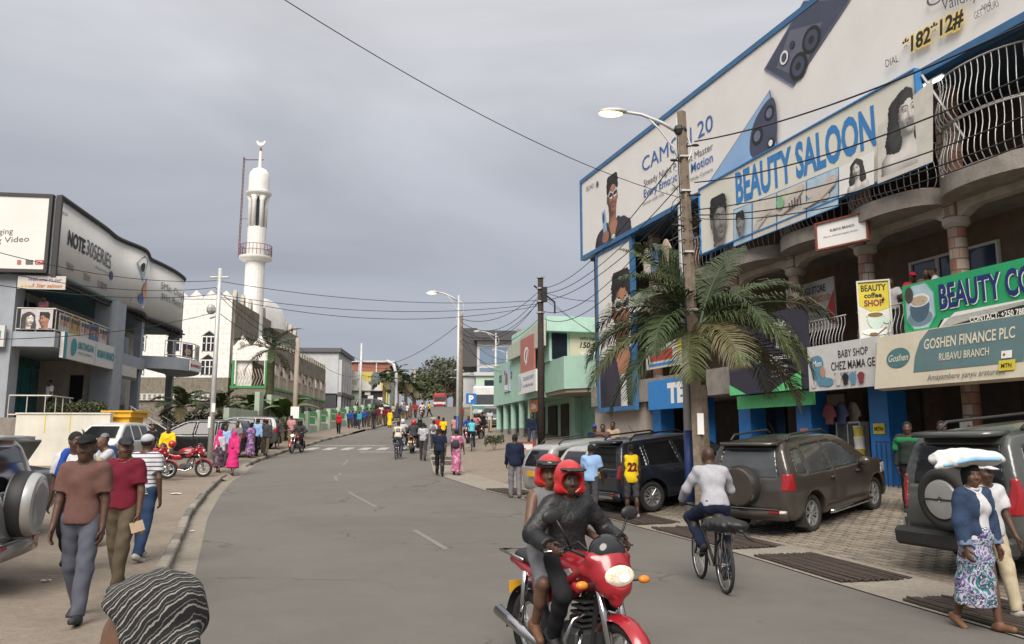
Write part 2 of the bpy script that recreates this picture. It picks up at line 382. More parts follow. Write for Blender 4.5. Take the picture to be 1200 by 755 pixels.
def ground_mat(name, cols, scales, rough=.95, bump=.4, bsc=40, spots=None):
    m = bpy.data.materials.new(name); m.use_nodes = True; t = m.node_tree; b = t.nodes['Principled BSDF']; L = t.links.new; Nn = t.nodes.new
    b.inputs['Roughness'].default_value = rough; b.inputs['Specular IOR Level'].default_value = .3
    g = Nn('ShaderNodeTexCoord'); last = None
    for i, (c, sc) in enumerate(zip(cols[1:], scales)):
        n = Nn('ShaderNodeTexNoise'); n.inputs['Scale'].default_value = sc; n.inputs['Detail'].default_value = 8; n.inputs['Roughness'].default_value = .68; n.inputs['Distortion'].default_value = .3; L(g.outputs['Object'], n.inputs['Vector'])
        r = Nn('ShaderNodeMapRange'); r.inputs[1].default_value = .42; r.inputs[2].default_value = .66; r.inputs[4].default_value = c[3] if len(c) > 3 else 1; L(n.outputs[0], r.inputs[0])
        x = Nn('ShaderNodeMix'); x.data_type = 'RGBA'; L(r.outputs[0], x.inputs[0]); x.inputs[7].default_value = tuple(c[:3]) + (1,)
        if last is None: x.inputs[6].default_value = tuple(cols[0][:3]) + (1,)
        else: L(last, x.inputs[6])
        last = x.outputs[2]
    L(last, b.inputs['Base Color'])
    n = Nn('ShaderNodeTexNoise'); n.inputs['Scale'].default_value = bsc; n.inputs['Detail'].default_value = 6; L(g.outputs['Object'], n.inputs['Vector'])
    bp = Nn('ShaderNodeBump'); bp.inputs['Strength'].default_value = bump; bp.inputs['Distance'].default_value = .02; L(n.outputs[0], bp.inputs['Height']); L(bp.outputs[0], b.inputs['Normal'])
    return m
M_ASPH = ground_mat('asphalt', [(.142, .134, .122), (.122, .115, .105, .8), (.165, .155, .138, .5), (.095, .089, .08, .5), (.185, .168, .14, .5)], [.35, 1.6, .12, 55], .9, .55, 160)
def asphalt_wear(m):
    """thin cracks, darker patches and dusty edges with shapes of their own"""
    t = m.node_tree; L = t.links.new; Nn = t.nodes.new; b = t.nodes['Principled BSDF']; src = b.inputs['Base Color'].links[0].from_socket; g = Nn('ShaderNodeTexCoord')
    v = Nn('ShaderNodeTexVoronoi'); v.feature = 'DISTANCE_TO_EDGE'; v.inputs['Scale'].default_value = .32; wn = Nn('ShaderNodeTexNoise'); wn.inputs['Scale'].default_value = 1.3; wn.inputs['Detail'].default_value = 6; ad = Nn('ShaderNodeVectorMath'); ad.operation = 'ADD'; L(g.outputs['Object'], wn.inputs['Vector']); L(g.outputs['Object'], ad.inputs[0]); L(wn.outputs['Color'], ad.inputs[1]); L(ad.outputs[0], v.inputs['Vector'])
    r = Nn('ShaderNodeMapRange'); r.inputs[1].default_value = .0; r.inputs[2].default_value = .012; r.inputs[3].default_value = .9; r.inputs[4].default_value = 0; L(v.outputs[0], r.inputs[0]); mk = Nn('ShaderNodeTexNoise'); mk.inputs['Scale'].default_value = .25; L(g.outputs['Object'], mk.inputs['Vector']); r2 = Nn('ShaderNodeMapRange'); r2.inputs[1].default_value = .5; r2.inputs[2].default_value = .6; L(mk.outputs[0], r2.inputs[0]); mm = Nn('ShaderNodeMath'); mm.operation = 'MULTIPLY'; L(r.outputs[0], mm.inputs[0]); L(r2.outputs[0], mm.inputs[1])
    x = Nn('ShaderNodeMix'); x.data_type = 'RGBA'; L(mm.outputs[0], x.inputs[0]); L(src, x.inputs[6]); x.inputs[7].default_value = (.045, .042, .038, 1)
    p = Nn('ShaderNodeTexVoronoi'); p.inputs['Scale'].default_value = .22; p.distance = 'CHEBYCHEV'; L(g.outputs['Object'], p.inputs['Vector']); w2 = Nn('ShaderNodeTexWhiteNoise'); L(p.outputs['Color'], w2.inputs['Vector']); r3 = Nn('ShaderNodeMapRange'); r3.inputs[1].default_value = .80; r3.inputs[2].default_value = .82; r3.inputs[4].default_value = .12; L(w2.outputs[0], r3.inputs[0])
    y = Nn('ShaderNodeMix'); y.data_type = 'RGBA'; L(r3.outputs[0], y.inputs[0]); L(x.outputs[2], y.inputs[6]); y.inputs[7].default_value = (.075, .07, .064, 1)
    sp = Nn('ShaderNodeTexNoise'); sp.inputs['Scale'].default_value = 2.2; sp.inputs['Detail'].default_value = 3; L(g.outputs['Object'], sp.inputs['Vector']); r4 = Nn('ShaderNodeMapRange'); r4.inputs[1].default_value = .70; r4.inputs[2].default_value = .76; r4.inputs[4].default_value = .5; L(sp.outputs[0], r4.inputs[0])
    z = Nn('ShaderNodeMix'); z.data_type = 'RGBA'; L(r4.outputs[0], z.inputs[0]); L(y.outputs[2], z.inputs[6]); z.inputs[7].default_value = (.05, .047, .043, 1); L(z.outputs[2], b.inputs['Base Color'])
asphalt_wear(M_ASPH)
M_DIRT = ground_mat('dusty_earth', [(.225, .185, .145), (.17, .142, .115, .9), (.27, .225, .175, .6), (.13, .113, .097, .5)], [.5, 3.0, 12], .97, .6, 30)
M_CONC = ground_mat('worn_concrete', [(.28, .25, .21), (.20, .18, .15, .8), (.33, .295, .24, .6), (.14, .125, .105, .5)], [.8, 4., 18], .95, .5, 60)
M_GUT = ground_mat('gutter_concrete', [(.23, .20, .165), (.17, .15, .125, .8), (.28, .25, .2, .6)], [.9, 6.], .95, .5, 60)
M_TERR = ground_mat('terrain_soil', [(.19, .16, .11), (.12, .13, .07, .8), (.22, .18, .13, .6)], [.05, .6], .97, .5, 8)
ribbon('ground', lambda y: [-1500, -400, -120, -60, XL(y) - .4, XR(y) + .4, 40, 120, 400, 1500], lambda x, y: G(y) - .10 + (0 if XL(y) - 1 < x < XR(y) + 1 else -.02), M_TERR)
GUT = lambda y: .38 if y < 30 else max(.12, .38 - (y - 30) * .05)
ribbon('road', lambda y: [XL(y) + GUT(y)] + [XL(y) + GUT(y) + (XR(y) - XL(y) - GUT(y)) * t for t in (.2, .4, .6, .8)] + [XR(y)], lambda x, y: G(y), M_ASPH)
ribbon('gutter', lambda y: [XL(y) - .02, XL(y) + GUT(y) + .03], lambda x, y: G(y) - .006 + (.0 if x < XL(y) + .1 else -.004), M_GUT, [y for y in YS if y < 150])
ribbon('pavement', lambda y: [XL(y) - 40, XL(y) - 20, XL(y) - 9, XL(y) - 4.2, XL(y) - 2.6, XL(y) - 1.3, XL(y) - .14], lambda x, y: G(y) + KH - .004 + left_rise(x, y), M_DIRT, [y for y in YS if y < 200])
ribbon('drain_strip', lambda y: [XR(y) - .01, XR(y) + .5, XR(y) + .9, XR(y) + 1.25], lambda x, y: G(y) + .014 + right_rise(x, y), M_CONC, [y for y in YS if -13 < y < 62])
ribbon('forecourt', lambda y: [XR(y) + 1.22, XR(y) + 2.5, XR(y) + 4, XR(y) + 6.2, XR(y) + 9, XR(y) + 16, XR(y) + 40], lambda x, y: G(y) + .012 + right_rise(x, y), M_DIRT, [y for y in YS if -13 < y < 200])
ribbon('kerb_ramp', lambda y: [XL(y) - .16, XL(y) + .2], lambda x, y: G(y) + (KH - .006 if x < XL(y) else -.001), M_CONC, list(np.arange(28., 34.1, .5)))
# kerb stones: each one a piece, parted by dark joints, none across the car entrance
M_KERB = [mat('kerb_stone_%d' % i, c, .9, var=.3, scale=9, bump=.4, bscale=50, dirt=.6) for i, c in enumerate([(.20, .18, .15), (.26, .235, .195), (.13, .12, .105)])]
kerb = tag(bpy.data.objects.new('kerb', None), kind='structure'); link(kerb)
kerb['label'] = 'row of worn kerb stones along the left road edge'
km = []
for i in range(3):
    b = MB(); b.box((0, 0, 0), (.16, .9, .24), ch=.022); km.append(mesh_from('kerb_stone', b.v, b.f, [M_KERB[i]]))
y = 4.5; i = 0
while y < 120:
    x = XL(y); dx = XL(y + .5) - XL(y - .5); a = -math.atan2(dx, 1); L = .95
    if not (28.9 < y < 32.6) and abs(y - 62) > 2:
        o = mkobj('kerb_stone', km[random.choice((0, 0, 1, 2)) if y < 30 else (1, 2)[i % 2]], kerb)
        o.location = (x - .07 + random.uniform(-.012, .012), y, G(y) + KH - .11 + random.uniform(-.012, .008)); o.rotation_euler = (math.atan((G(y + .5) - G(y - .5))), random.uniform(-.03, .03), a + random.uniform(-.02, .02))
    y += L * math.cos(a); i += 1
# painted markings
M_PAINT = ground_mat('worn_road_paint', [(.40, .39, .36), (.15, .14, .125, .9), (.55, .53, .5, .5)], [3, 14], .85, .3, 90)
M_PAINTD = ground_mat('faded_road_paint', [(.185, .173, .155), (.135, .128, .116, 1), (.30, .28, .25, .5)], [4, 20], .9, .3, 90)
def strip(name, pts, wd, m, label):
    v = []; f = []
    for i, (x, y) in enumerate(pts):
        a = pts[max(i - 1, 0)]; b = pts[min(i + 1, len(pts) - 1)]; d = Vector((b[0] - a[0], b[1] - a[1])).normalized(); n = Vector((-d.y, d.x)) * wd / 2
        for s in (1, -1): v.append((x + n.x * s, y + n.y * s, G(y + n.y * s) + .005))
    for i in range(len(pts) - 1): f.append((2 * i, 2 * i + 1, 2 * i + 3, 2 * i + 2))
    o = mkobj(name, mesh_from(name, v, f, [m])); tag(o, kind='structure'); o['label'] = label; return o
def cx(y): return XL(y) + GUT(y) + (XR(y) - XL(y) - GUT(y)) * (.5 if y > 30 else .47)
for (a, b, lb) in ((13.6, 16.2, 'nearest faded centre dash on the asphalt'), (20.5, 24.5, 'second faded centre dash on the bend'), (28, 31, 'third faded centre dash before the crossing'), (34.5, 37.5, 'faded centre dash just before the crossing'), (52, 56, 'centre dash just beyond the crossing'), (62, 66, 'centre dash far up the hill')):
    strip('centre_dash', [(cx(t), t) for t in np.linspace(a, b, 6)], .11, M_PAINTD, lb)
zc = tag(bpy.data.objects.new('zebra_crossing', None), kind='structure'); link(zc); zc['label'] = 'faded zebra crossing painted across the road'
for k in range(8):
    t0 = XL(45.5) + .5 + k * 1.0
    b = MB(); b.add([(t0, 44.4, G(44.4) + .005), (t0 + .52, 44.4, G(44.4) + .005), (t0 + .52, 46.4, G(46.4) + .005), (t0, 46.4, G(46.4) + .005)], [(0, 1, 2, 3)]); b.build('crossing_bar', [M_PAINT], zc)
for yy, x0, x1 in ((42.6, -8.1, -4.3), (48.0, -11.9, -7.6)):
    b = MB(); b.add([(x0, yy, G(yy) + .005), (x1, yy, G(yy) + .005), (x1, yy + .3, G(yy + .3) + .005), (x0, yy + .3, G(yy + .3) + .005)], [(0, 1, 2, 3)]); b.build('stop_line', [M_PAINT], zc)
# interlocking paving blocks on the forecourt
M_PAV = [mat('paving_block_%d' % i, c, .93, var=.22, scale=14, bump=.5, bscale=70, dirt=.5) for i, c in enumerate([(.23, .195, .155), (.20, .17, .135), (.26, .22, .175), (.17, .15, .125)])]
paving = tag(bpy.data.objects.new('paving', None), kind='structure'); link(paving); paving['label'] = 'interlocking concrete paving blocks in front of the shops'
def block_poly(L, W):
    q = []
    for i in range(5): t = i / 4; q.append((-L / 2 + L * t, -W / 2 + .018 * math.sin(t * 2 * math.pi)))
    for i in range(5): t = 1 - i / 4; q.append((-L / 2 + L * t, W / 2 + .018 * math.sin(t * 2 * math.pi)))
    return q
PL, PW = .27, .15
def block_geo():
    q = block_poly(PL - .012, PW - .012); n = len(q); v = [(x, y, -.03) for x, y in q] + [(x, y, .000) for x, y in q] + [(x * .95, y * .92, .008) for x, y in q]
    f = [(i, (i + 1) % n, n + (i + 1) % n, n + i) for i in range(n)] + [(n + i, n + (i + 1) % n, 2 * n + (i + 1) % n, 2 * n + i) for i in range(n)] + [tuple(range(2 * n, 3 * n))]
    return v, f
bv, bf = block_geo(); pm = [mesh_from('paving_block', bv, bf, [m]) for m in M_PAV]
UD = Vector((-.31, .951)).normalized(); ND = Vector((-UD.y, UD.x))       # along the shop front, and out to the road
cand = []
for i in range(-95, 70):
    for j in range(0, 62):
        p = Vector((9.95, 21)) + UD * (i * PL + (PL / 2 if j % 2 else 0)) + ND * (j * PW - 1.2)
        x, y = p
        if 5.2 < y < 27 and x > XR(y) + 1.3 and x < 13: cand.append((x, y))
cand.sort(key=lambda p: p[0] ** 2 + p[1] ** 2)
vis = [p for p in cand if abs(p[0] / p[1]) < .66]
near = set(vis[:300]); big = MB(); arot = math.atan2(UD.y, UD.x)
for (x, y) in cand:
    zz = G(y) + .016 + right_rise(x, y) + random.uniform(-.003, .003)
    if (x, y) in near:
        o = mkobj('paving_block', random.choice(pm), paving); o.location = (x, y, zz); o.rotation_euler = (0, math.atan(.085) * .3, arot + random.uniform(-.02, .02))
    else: big.add(bv, bf, random.randrange(4), TR(x, y, zz, arot + random.uniform(-.02, .02)))
o = big.build('paving_blocks', M_PAV, paving); o['kind'] = 'stuff'
# rusty drain gratings along the right road edge
M_RUST = mat('rusty_steel', (.055, .040, .032), .9, .1, var=.35, scale=12, bump=.4)
M_PIT = mat('drain_dark', (.02, .017, .014), .95, var=.2)
grates = [(6.4, 9.5, 'rusty drain grating beside the walking woman in the denim jacket'), (10.6, 12.8, 'rusty drain grating right of the cyclist, before the bare concrete'), (13.5, 16.3, 'rusty drain grating left of the cyclist'), (16.9, 19.4, 'rusty drain grating below the boy in the yellow jersey'), (20.0, 22.5, 'rusty drain grating beneath the boy in the pale blue shirt'), (23.3, 25.0, 'rusty drain grating by the man in the dark jacket'), (34.4, 36.3, 'far drain grating on the corner by the street lamp'), (37.2, 38.8, 'farthest drain grating before the crossing')]
for (y0, y1, lb) in grates:
    a = Vector((XR(y0), y0)); b = Vector((XR(y1), y1)); d = (b - a).normalized(); n = Vector((d.y, -d.x)); L = (b - a).length; z0, z1 = G(y0) + .022, G(y1) + .022
    g = root('drain_grating', lb, 'grating', (a.x, a.y, z0), math.atan2(d.y, d.x), 'drain gratings along the road edge')
    pit = MB(); pit.bx(.02, L - .02, -1.1, -.06, -.012, -.004); pit.build('pit', [M_PIT], g)
    W = 1.08; nb = 17; sl = (z1 - z0) / L
    bm = MB(); bm.box((0, 0, 0), (L, .036, .03), ch=.006); bme = mesh_from('bar', bm.v, bm.f, [M_RUST])
    for k in range(nb):
        o = mkobj('bar', bme, g); o.location = (L / 2 + random.uniform(-.03, .03), -.08 - W * (k + .5) / nb + .03, .014 + sl * L / 2 + random.uniform(-.004, .008)); o.rotation_euler = (random.uniform(-.1, .1), -math.atan(sl) + random.uniform(-.006, .006), random.uniform(-.012, .012))
    for t in (.1, .5, .9):
        cm = MB(); cm.box((L * t, -.08 - W / 2 + .03, .0 + sl * L * t), (.05, W, .02)); cm.build('cross_bar', [M_RUST], g)
# ------------------------------------------------------------------ shop building on the right (local x along the front, y out to the road)
M_CON = mat('grey_concrete', (.24, .215, .19), .9, var=.22, scale=3, bump=.35, bscale=25, dirt=.5)
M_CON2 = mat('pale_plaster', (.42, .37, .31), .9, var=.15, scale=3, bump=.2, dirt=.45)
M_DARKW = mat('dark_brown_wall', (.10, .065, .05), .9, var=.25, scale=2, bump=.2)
M_MAROON = mat('maroon_wall', (.13, .05, .04), .85, var=.2, scale=2, bump=.15)
M_BLUE = mat('shop_blue_paint', (.014, .16, .46), .5, var=.12, scale=3, bump=.1, dirt=.15)
M_BLUEF = mat('billboard_blue', (.035, .13, .28), .5, var=.2, scale=2, dirt=.2)
M_STEEL = mat('pale_steel_bar', (.42, .41, .39), .45, .4, var=.25, scale=6)
M_BLACK = mat('matt_black', (.012, .012, .013), .7, var=.1)
M_GLASSD = mat('dark_window_glass', (.012, .018, .028), .08, 0, var=.0, spec=.8)
M_GLASSB = mat('blue_window_glass', (.02, .045, .09), .1, 0, var=.0, spec=.8)
M_WHITE = mat('white_paint', (.72, .70, .66), .6, var=.08, dirt=.15)
M_WFRAME = mat('white_frame', (.62, .61, .58), .5, var=.06)
M_TILECOL = pattern_mat('terracotta_and_cream_tiles', 'bricks', [(.27, .10, .055), (.38, .33, .27), (.15, .10, .08)], 1.0, .6, (3.8, 3.8, .93))
OR = Vector((9.95, 21.0, 0)); RB_RZ = math.atan2(UD.y, UD.x)
def W(t, s): p = Vector((9.95, 21)) + UD * t + ND * s; return (p.x, p.y)
def TT(px, s):                                # t along the front where photo column px meets the plane s metres out
    u_ = (px - 600) / 930.0; p = Vector((9.95, 21)) + ND * s; return (p.x - u_ * p.y) / (u_ * UD.y - UD.x)
def ZZ(px, py, s):
    d = W(TT(px, s), s)[1]; return at(px, py, d).z
rb = root('shop_building', 'three storey shop building with curved balconies and tiled columns', 'building', (9.95, 21.0, 0), RB_RZ)
COLS = [-5.34 + 3.055 * i for i in range(8)]
FL0 = .42
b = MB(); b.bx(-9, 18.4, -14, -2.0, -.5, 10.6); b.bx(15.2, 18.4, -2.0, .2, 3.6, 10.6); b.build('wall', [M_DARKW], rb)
b = MB(); b.bx(-9, 18.4, -2.6, .45, 3.42, 4.35); b.build('floor_slab', [M_CON], rb)
b = MB(); b.bx(-9, 18.4, -2.6, -.2, 7.56, 7.98); b.build('floor_slab', [M_CON], rb)
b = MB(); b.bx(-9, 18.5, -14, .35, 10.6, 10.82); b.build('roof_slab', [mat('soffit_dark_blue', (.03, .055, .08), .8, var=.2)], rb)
b = MB(); b.bx(-9, 18.4, -2.0, .3, .2, FL0); b.bx(8, 18.4, -2.0, .3, .2, 1.0); b.build('plinth', [M_CON], rb)
# end wall panel below the portrait banner
b = MB(); b.bx(13.2, 18.45, -.1, .25, .6, 3.4); b.build('side_wall', [mat('speckled_render', (.36, .31, .27), .95, var=.3, scale=30, bump=.5, dirt=.3)], rb)
def arc(t0, t1, s0, A, n=14):
    q = []
    for i in range(n + 1):
        a = math.pi * (1 - i / n); q.append(((t0 + t1) / 2 + math.cos(a) * (t1 - t0) / 2, s0 + A * math.sin(a) ** .75))
    return q
for i, t in enumerate(COLS):
    c = MB()
    if i in (2, 3, 4): c.bx(t - .76, t - .08, -.55, .06, FL0 - .2, 3.42); c.build('blue_pillar', [M_BLUE], rb)
    elif i in (5, 6): c.bx(t - .7, t, -.55, .06, .5, 3.42); c.build('blue_pillar', [M_BLUE], rb)
    else: c.lathe([(.2, FL0), (.2, 3.42)], 20, mx=TR(t, -.25)); smooth_auto(c.build('tiled_column', [M_TILECOL], rb))
    c = MB(); c.lathe([(.21, 3.9), (.21, 7.02)], 20, mx=TR(t, -.25)); smooth_auto(c.build('tiled_column', [M_TILECOL], rb))
    c = MB(); c.lathe([(.24, 6.98), (.31, 7.06), (.31, 7.2), (.26, 7.24)], 20, mx=TR(t, -.25)); smooth_auto(c.build('capital', [M_CON2], rb))
    c = MB(); c.bx(t - .19, t + .19, -.42, -.04, 7.24, 10.6); c.build('tiled_pilaster', [M_TILECOL], rb)
for i in range(len(COLS) - 1):
    t0, t1 = COLS[i] + .19, COLS[i + 1] - .19
    # beam with rounded haunches
    q = [(t0, 7.6), (t1, 7.6), (t1, 7.2), (t1 - .12, 7.22), (t1 - .3, 7.34), (t1 - .55, 7.4), (t0 + .55, 7.4), (t0 + .3, 7.34), (t0 + .12, 7.22), (t0, 7.2)]
    c = MB(); c.prism(q, -.1, .2, mx=Matrix.Translation((0, -.2, 0)) @ Matrix.Rotation(math.pi / 2, 4, 'X')); c.build('haunched_beam', [M_CON2], rb)
    if i > 5: continue
    c = MB(); P = arc(t0 - .1, t1 + .1, -.1, .95); c.prism([(t0 - .1, -.25)] + P + [(t1 + .1, -.25)], 7.58, 8.0); smooth_auto(c.build('curved_balcony', [M_CON], rb), 30)
def belly(h, out=.13):
    k = [(0, 0), (.35 * out, .05), (.85 * out, .14), (out, .27), (.8 * out, .42), (.35 * out, .58), (-.05 * out, .72), (-.12 * out, .86), (.0, 1.0)]
    m = MB(); m.tube([(0, a, z * h) for a, z in k], .0125, 5); return mesh_from('baluster', m.v, m.f, [M_STEEL], None, True)
BAL = {h: belly(h) for h in (.92, 1.2)}
def railing(name, pts, z, h, gap=.135, label=None):
    r = mkobj(name, None, rb); 
    if label: r['label'] = label
    m = MB(); m.tube([(x, y, z + h) for x, y in pts], .022, 6); m.build('top_rail', [M_STEEL], r, True)
    m = MB(); m.tube([(x, y, z + .02) for x, y in pts], .016, 6); m.build('bottom_rail', [M_STEEL], r, True)
    acc = 0; nxt = gap / 2; me = BAL[h]
    for i in range(len(pts) - 1):
        a, c = Vector(pts[i]), Vector(pts[i + 1]); d = c - a; L = d.length
        while nxt <= acc + L:
            p = a + d * ((nxt - acc) / L); o = mkobj('baluster', me, r); o.location = (p.x, p.y, z); o.rotation_euler = (0, 0, math.atan2(d.y, d.x)); nxt += gap
        acc += L
    return r
for i in range(0, len(COLS) - 1):
    t0, t1 = COLS[i], COLS[i + 1]
    if i < 5:
        railing('railing', arc(t0 + .2, t1 - .2, -.12, .84), 8.01, 1.2, .16)
    if i == 0: railing('railing', arc(t0 + .2, t1 - .2, -.12, .84), 9.23, 1.2, .16)
    if 0 <= i <= 2: railing('railing', [(t0 + .22, .36), (t1 - .22, .36)] , 4.37, .92, .135)
# openings on the first floor behind the columns: windows, door, posters
def win(t0, t1, z0, z1, parts=3, glass=M_GLASSB, s=-1.99):
    f = mkobj('window', None, rb); m = MB(); e = .07
    m.bx(t0, t1, s, s + .1, z1 - e, z1); m.bx(t0, t1, s, s + .1, z0, z0 + e)
    for k in range(parts + 1):
        x = t0 + (t1 - t0 - e) * k / parts; m.bx(x, x + e, s, s + .098, z0 + e, z1 - e)
    m.build('frame', [M_WFRAME], f)
    for k in range(parts):
        x = t0 + (t1 - t0 - e) * k / parts; m = MB(); m.bx(x + e, x + (t1 - t0 - e) / parts, s, s + .03, z0 + e, z1 - e); m.build('pane', [glass], f)
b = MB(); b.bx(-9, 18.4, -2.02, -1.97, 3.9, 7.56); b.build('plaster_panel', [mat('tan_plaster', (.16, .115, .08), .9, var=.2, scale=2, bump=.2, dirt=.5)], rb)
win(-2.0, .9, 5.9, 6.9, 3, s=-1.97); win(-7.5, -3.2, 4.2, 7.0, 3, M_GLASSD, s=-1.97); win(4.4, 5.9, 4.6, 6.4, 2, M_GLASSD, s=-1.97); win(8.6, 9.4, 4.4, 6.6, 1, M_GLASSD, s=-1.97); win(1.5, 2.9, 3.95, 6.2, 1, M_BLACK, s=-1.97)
win(-7.5, -3.0, 8.2, 10.4, 3, M_GLASSD); win(10.2, 12.2, 8.3, 10.2, 2, M_GLASSD); win(13.2, 15.0, 8.3, 10.2, 2, M_GLASSD)
# ground-floor shopfronts; near-black panels painted as the shade inside the open shops
M_INT = mat('shop_interior_shade', (.05, .042, .036), .9, var=.3, scale=2)
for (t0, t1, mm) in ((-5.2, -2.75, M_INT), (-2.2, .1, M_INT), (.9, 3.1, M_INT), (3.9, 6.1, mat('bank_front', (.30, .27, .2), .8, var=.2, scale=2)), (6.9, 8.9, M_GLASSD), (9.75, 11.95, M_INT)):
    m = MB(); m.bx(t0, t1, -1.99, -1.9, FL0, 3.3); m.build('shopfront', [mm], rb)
m = MB(); m.bx(4.0, 6.05, -1.88, -1.8, 1.6, 2.9); m.build('shop_window', [M_GLASSD], rb)
# big billboard along the eaves
M_BILL = mat('billboard_vinyl', (.72, .70, .67), .55, var=.05, scale=.6, bump=.12, bscale=1.2, dirt=.06)
big = Panel('billboard', 'huge phone advertisement billboard in a blue frame along the eaves', 'billboard', W(18.6, .7), W(-9, .7), 10.86, 14.6, M_BILL, .18, M_BLUEF, .2)
M_TB = mat('print_blue', (.045, .12, .36), .6, var=.05); M_TG = mat('print_grey', (.10, .10, .11), .6, var=.05); M_TK = mat('print_black', (.015, .014, .014), .6, var=.05)
M_TY = mat('print_yellow', (.75, .55, .12), .6, var=.05); M_TW = mat('print_white', (.74, .73, .70), .6, var=.03)
M_SK1 = mat('print_skin', (.30, .135, .08), .6, var=.2, scale=3); M_SK2 = mat('print_skin_shade', (.14, .055, .032), .6, var=.15, scale=3); M_SK3 = mat('print_skin_light', (.47, .25, .17), .6, var=.1)
M_LIP = mat('print_lip', (.36, .13, .11), .6)
M_PHB = mat('print_phone_blue', (.25, .40, .62), .5, var=.1, scale=.8); M_PHD = mat('print_phone_dark', (.045, .05, .085), .4, var=.25, scale=.8); M_PHE = mat('print_phone_edge', (.13, .15, .24), .4, var=.2)
def print_mat():
    m = bpy.data.materials.new('printed_photo'); m.use_nodes = True; t = m.node_tree; a = t.nodes.new('ShaderNodeAttribute'); a.attribute_name = 'Col'; b = t.nodes['Principled BSDF']; b.inputs['Roughness'].default_value = .6; t.links.new(a.outputs[0], b.inputs['Base Color']); return m
M_PRINT = print_mat()
_BU = {}
def bust(kind):
    """shapes of a photographed head and shoulders, as (vertices, faces, colour) parts; the face looks along +y"""
    if kind in _BU: return _BU[kind]
    fem = kind == 'girl'; P = []; add = lambda s_, c, h=.008, fo=0., ff=18: P.append((*s_.mesh(h, fo, ff), c))
    sk = (.36, .17, .10) if not fem else (.62, .55, .50); B = SDF()
    B.ell((0, -.008, .025), (.076, .095, .095), .03).ell((0, .018, -.055), (.056 if not fem else .05, .07, .072), .05).ell((0, .055, -.098), (.03, .028, .024), .03).cap((0, .088, .012), (0, .106, -.03), .010, .016, .015).cap((-.015, .094, -.034), (.015, .094, -.034), .010, .010, .012).cap((-.038, .080, .034), (.038, .080, .034), .012, .012, .02).cap((0, -.02, -.08), (0, -.03, -.26), .052 if not fem else .043, .058, .04).cap((-.13, -.03, -.27), (.13, -.03, -.27), .07, .07, .05)
    for q in (-1, 1): B.ell((q * .078, -.008, -.008), (.012, .022, .034), .01).ell((q * .04, .06, -.03), (.026, .028, .026), .03).ell((q * .032, .098, .012), (.020, .016, .011), sub=True).cap((q * .13, -.03, -.27), (q * .2, -.03, -.5), .065, .06, .05)
    add(B, sk); L = SDF(); L.cap((-.02, .089, -.063), (.02, .089, -.063), .009, .009, .006).cap((-.017, .087, -.076), (.017, .087, -.076), .0095, .0095, .006); add(L, (.30, .10, .09) if not fem else (.25, .2, .19), .005)
    for q in (-1, 1): P.append((*SDF().cap((q * .012, .092, .036), (q * .048, .084, .042), .005, .004, .0).mesh(.004), (.02, .015, .012))); P.append((*SDF().ell((q * .032, .081, .012), (.014, .012, .0085), .0).mesh(.004), (.6, .58, .55))); P.append((*SDF().ell((q * .032, .090, .012), (.0068, .006, .0075), .0).mesh(.003), (.02, .015, .01)))
    H = SDF()
    if fem:
        H.ell((0, -.025, .045), (.088, .105, .10), .02)
        for q in (-1, 1): H.cap((q * .08, -.03, .05), (q * .105, -.03, -.15), .045, .05, .05).cap((q * .105, -.03, -.15), (q * .12, -.01, -.4), .05, .045, .05)
        H.ell((0, .12, -.02), (.066, .1, .105), sub=True); add(H, (.05, .045, .045), .008, .004, 60); add(SDF().cap((-.15, -.02, -.46), (.15, -.02, -.46), .12, .12, .05), (.5, .48, .45), .01, .008, 30)
    else:
        H.ell((0, -.014, .05), (.084, .098, .10), .02).cap((-.03, .0, .11), (.03, .01, .115), .05, .05, .05); H.half((0, .05, .045), (0, 1., -.62)); add(H, (.02, .016, .015), .007, .006, 120)
        add(SDF().ell((0, -.02, -.42), (.07, .1, .2), .02), (.6, .6, .58), .01); J = SDF()
        for q in (-1, 1): J.cap((q * .10, -.04, -.22), (q * .19, -.04, -.29), .055, .075, .04).cap((q * .2, -.04, -.3), (q * .24, -.04, -.6), .085, .09, .05).cap((q * .1, .0, -.3), (q * .11, .02, -.6), .09, .1, .05)
        add(J, (.035, .03, .045), .01, .006, 30)
        if kind == 'man':
            for q in (-1, 1):
                G_ = SDF()
                for k in range(10): t0, t1 = k * .6283, (k + 1) * .6283; G_.cap((q * (.036 + .034 * math.cos(t0)), .103 - .012 * abs(math.cos(t0)), .012 + .022 * math.sin(t0) + .008 * math.cos(t0)), (q * (.036 + .034 * math.cos(t1)), .103 - .012 * abs(math.cos(t1)), .012 + .022 * math.sin(t1) + .008 * math.cos(t1)), .007, .007, .003)
                G_.cap((q * .068, .09, .02), (q * .082, .0, .015), .006, .006, .003); add(G_, (.72, .72, .70), .005); add(SDF().ell((q * .036, .098, .012), (.031, .008, .02), .0), (.03, .03, .035), .005)
    _BU[kind] = P; return P
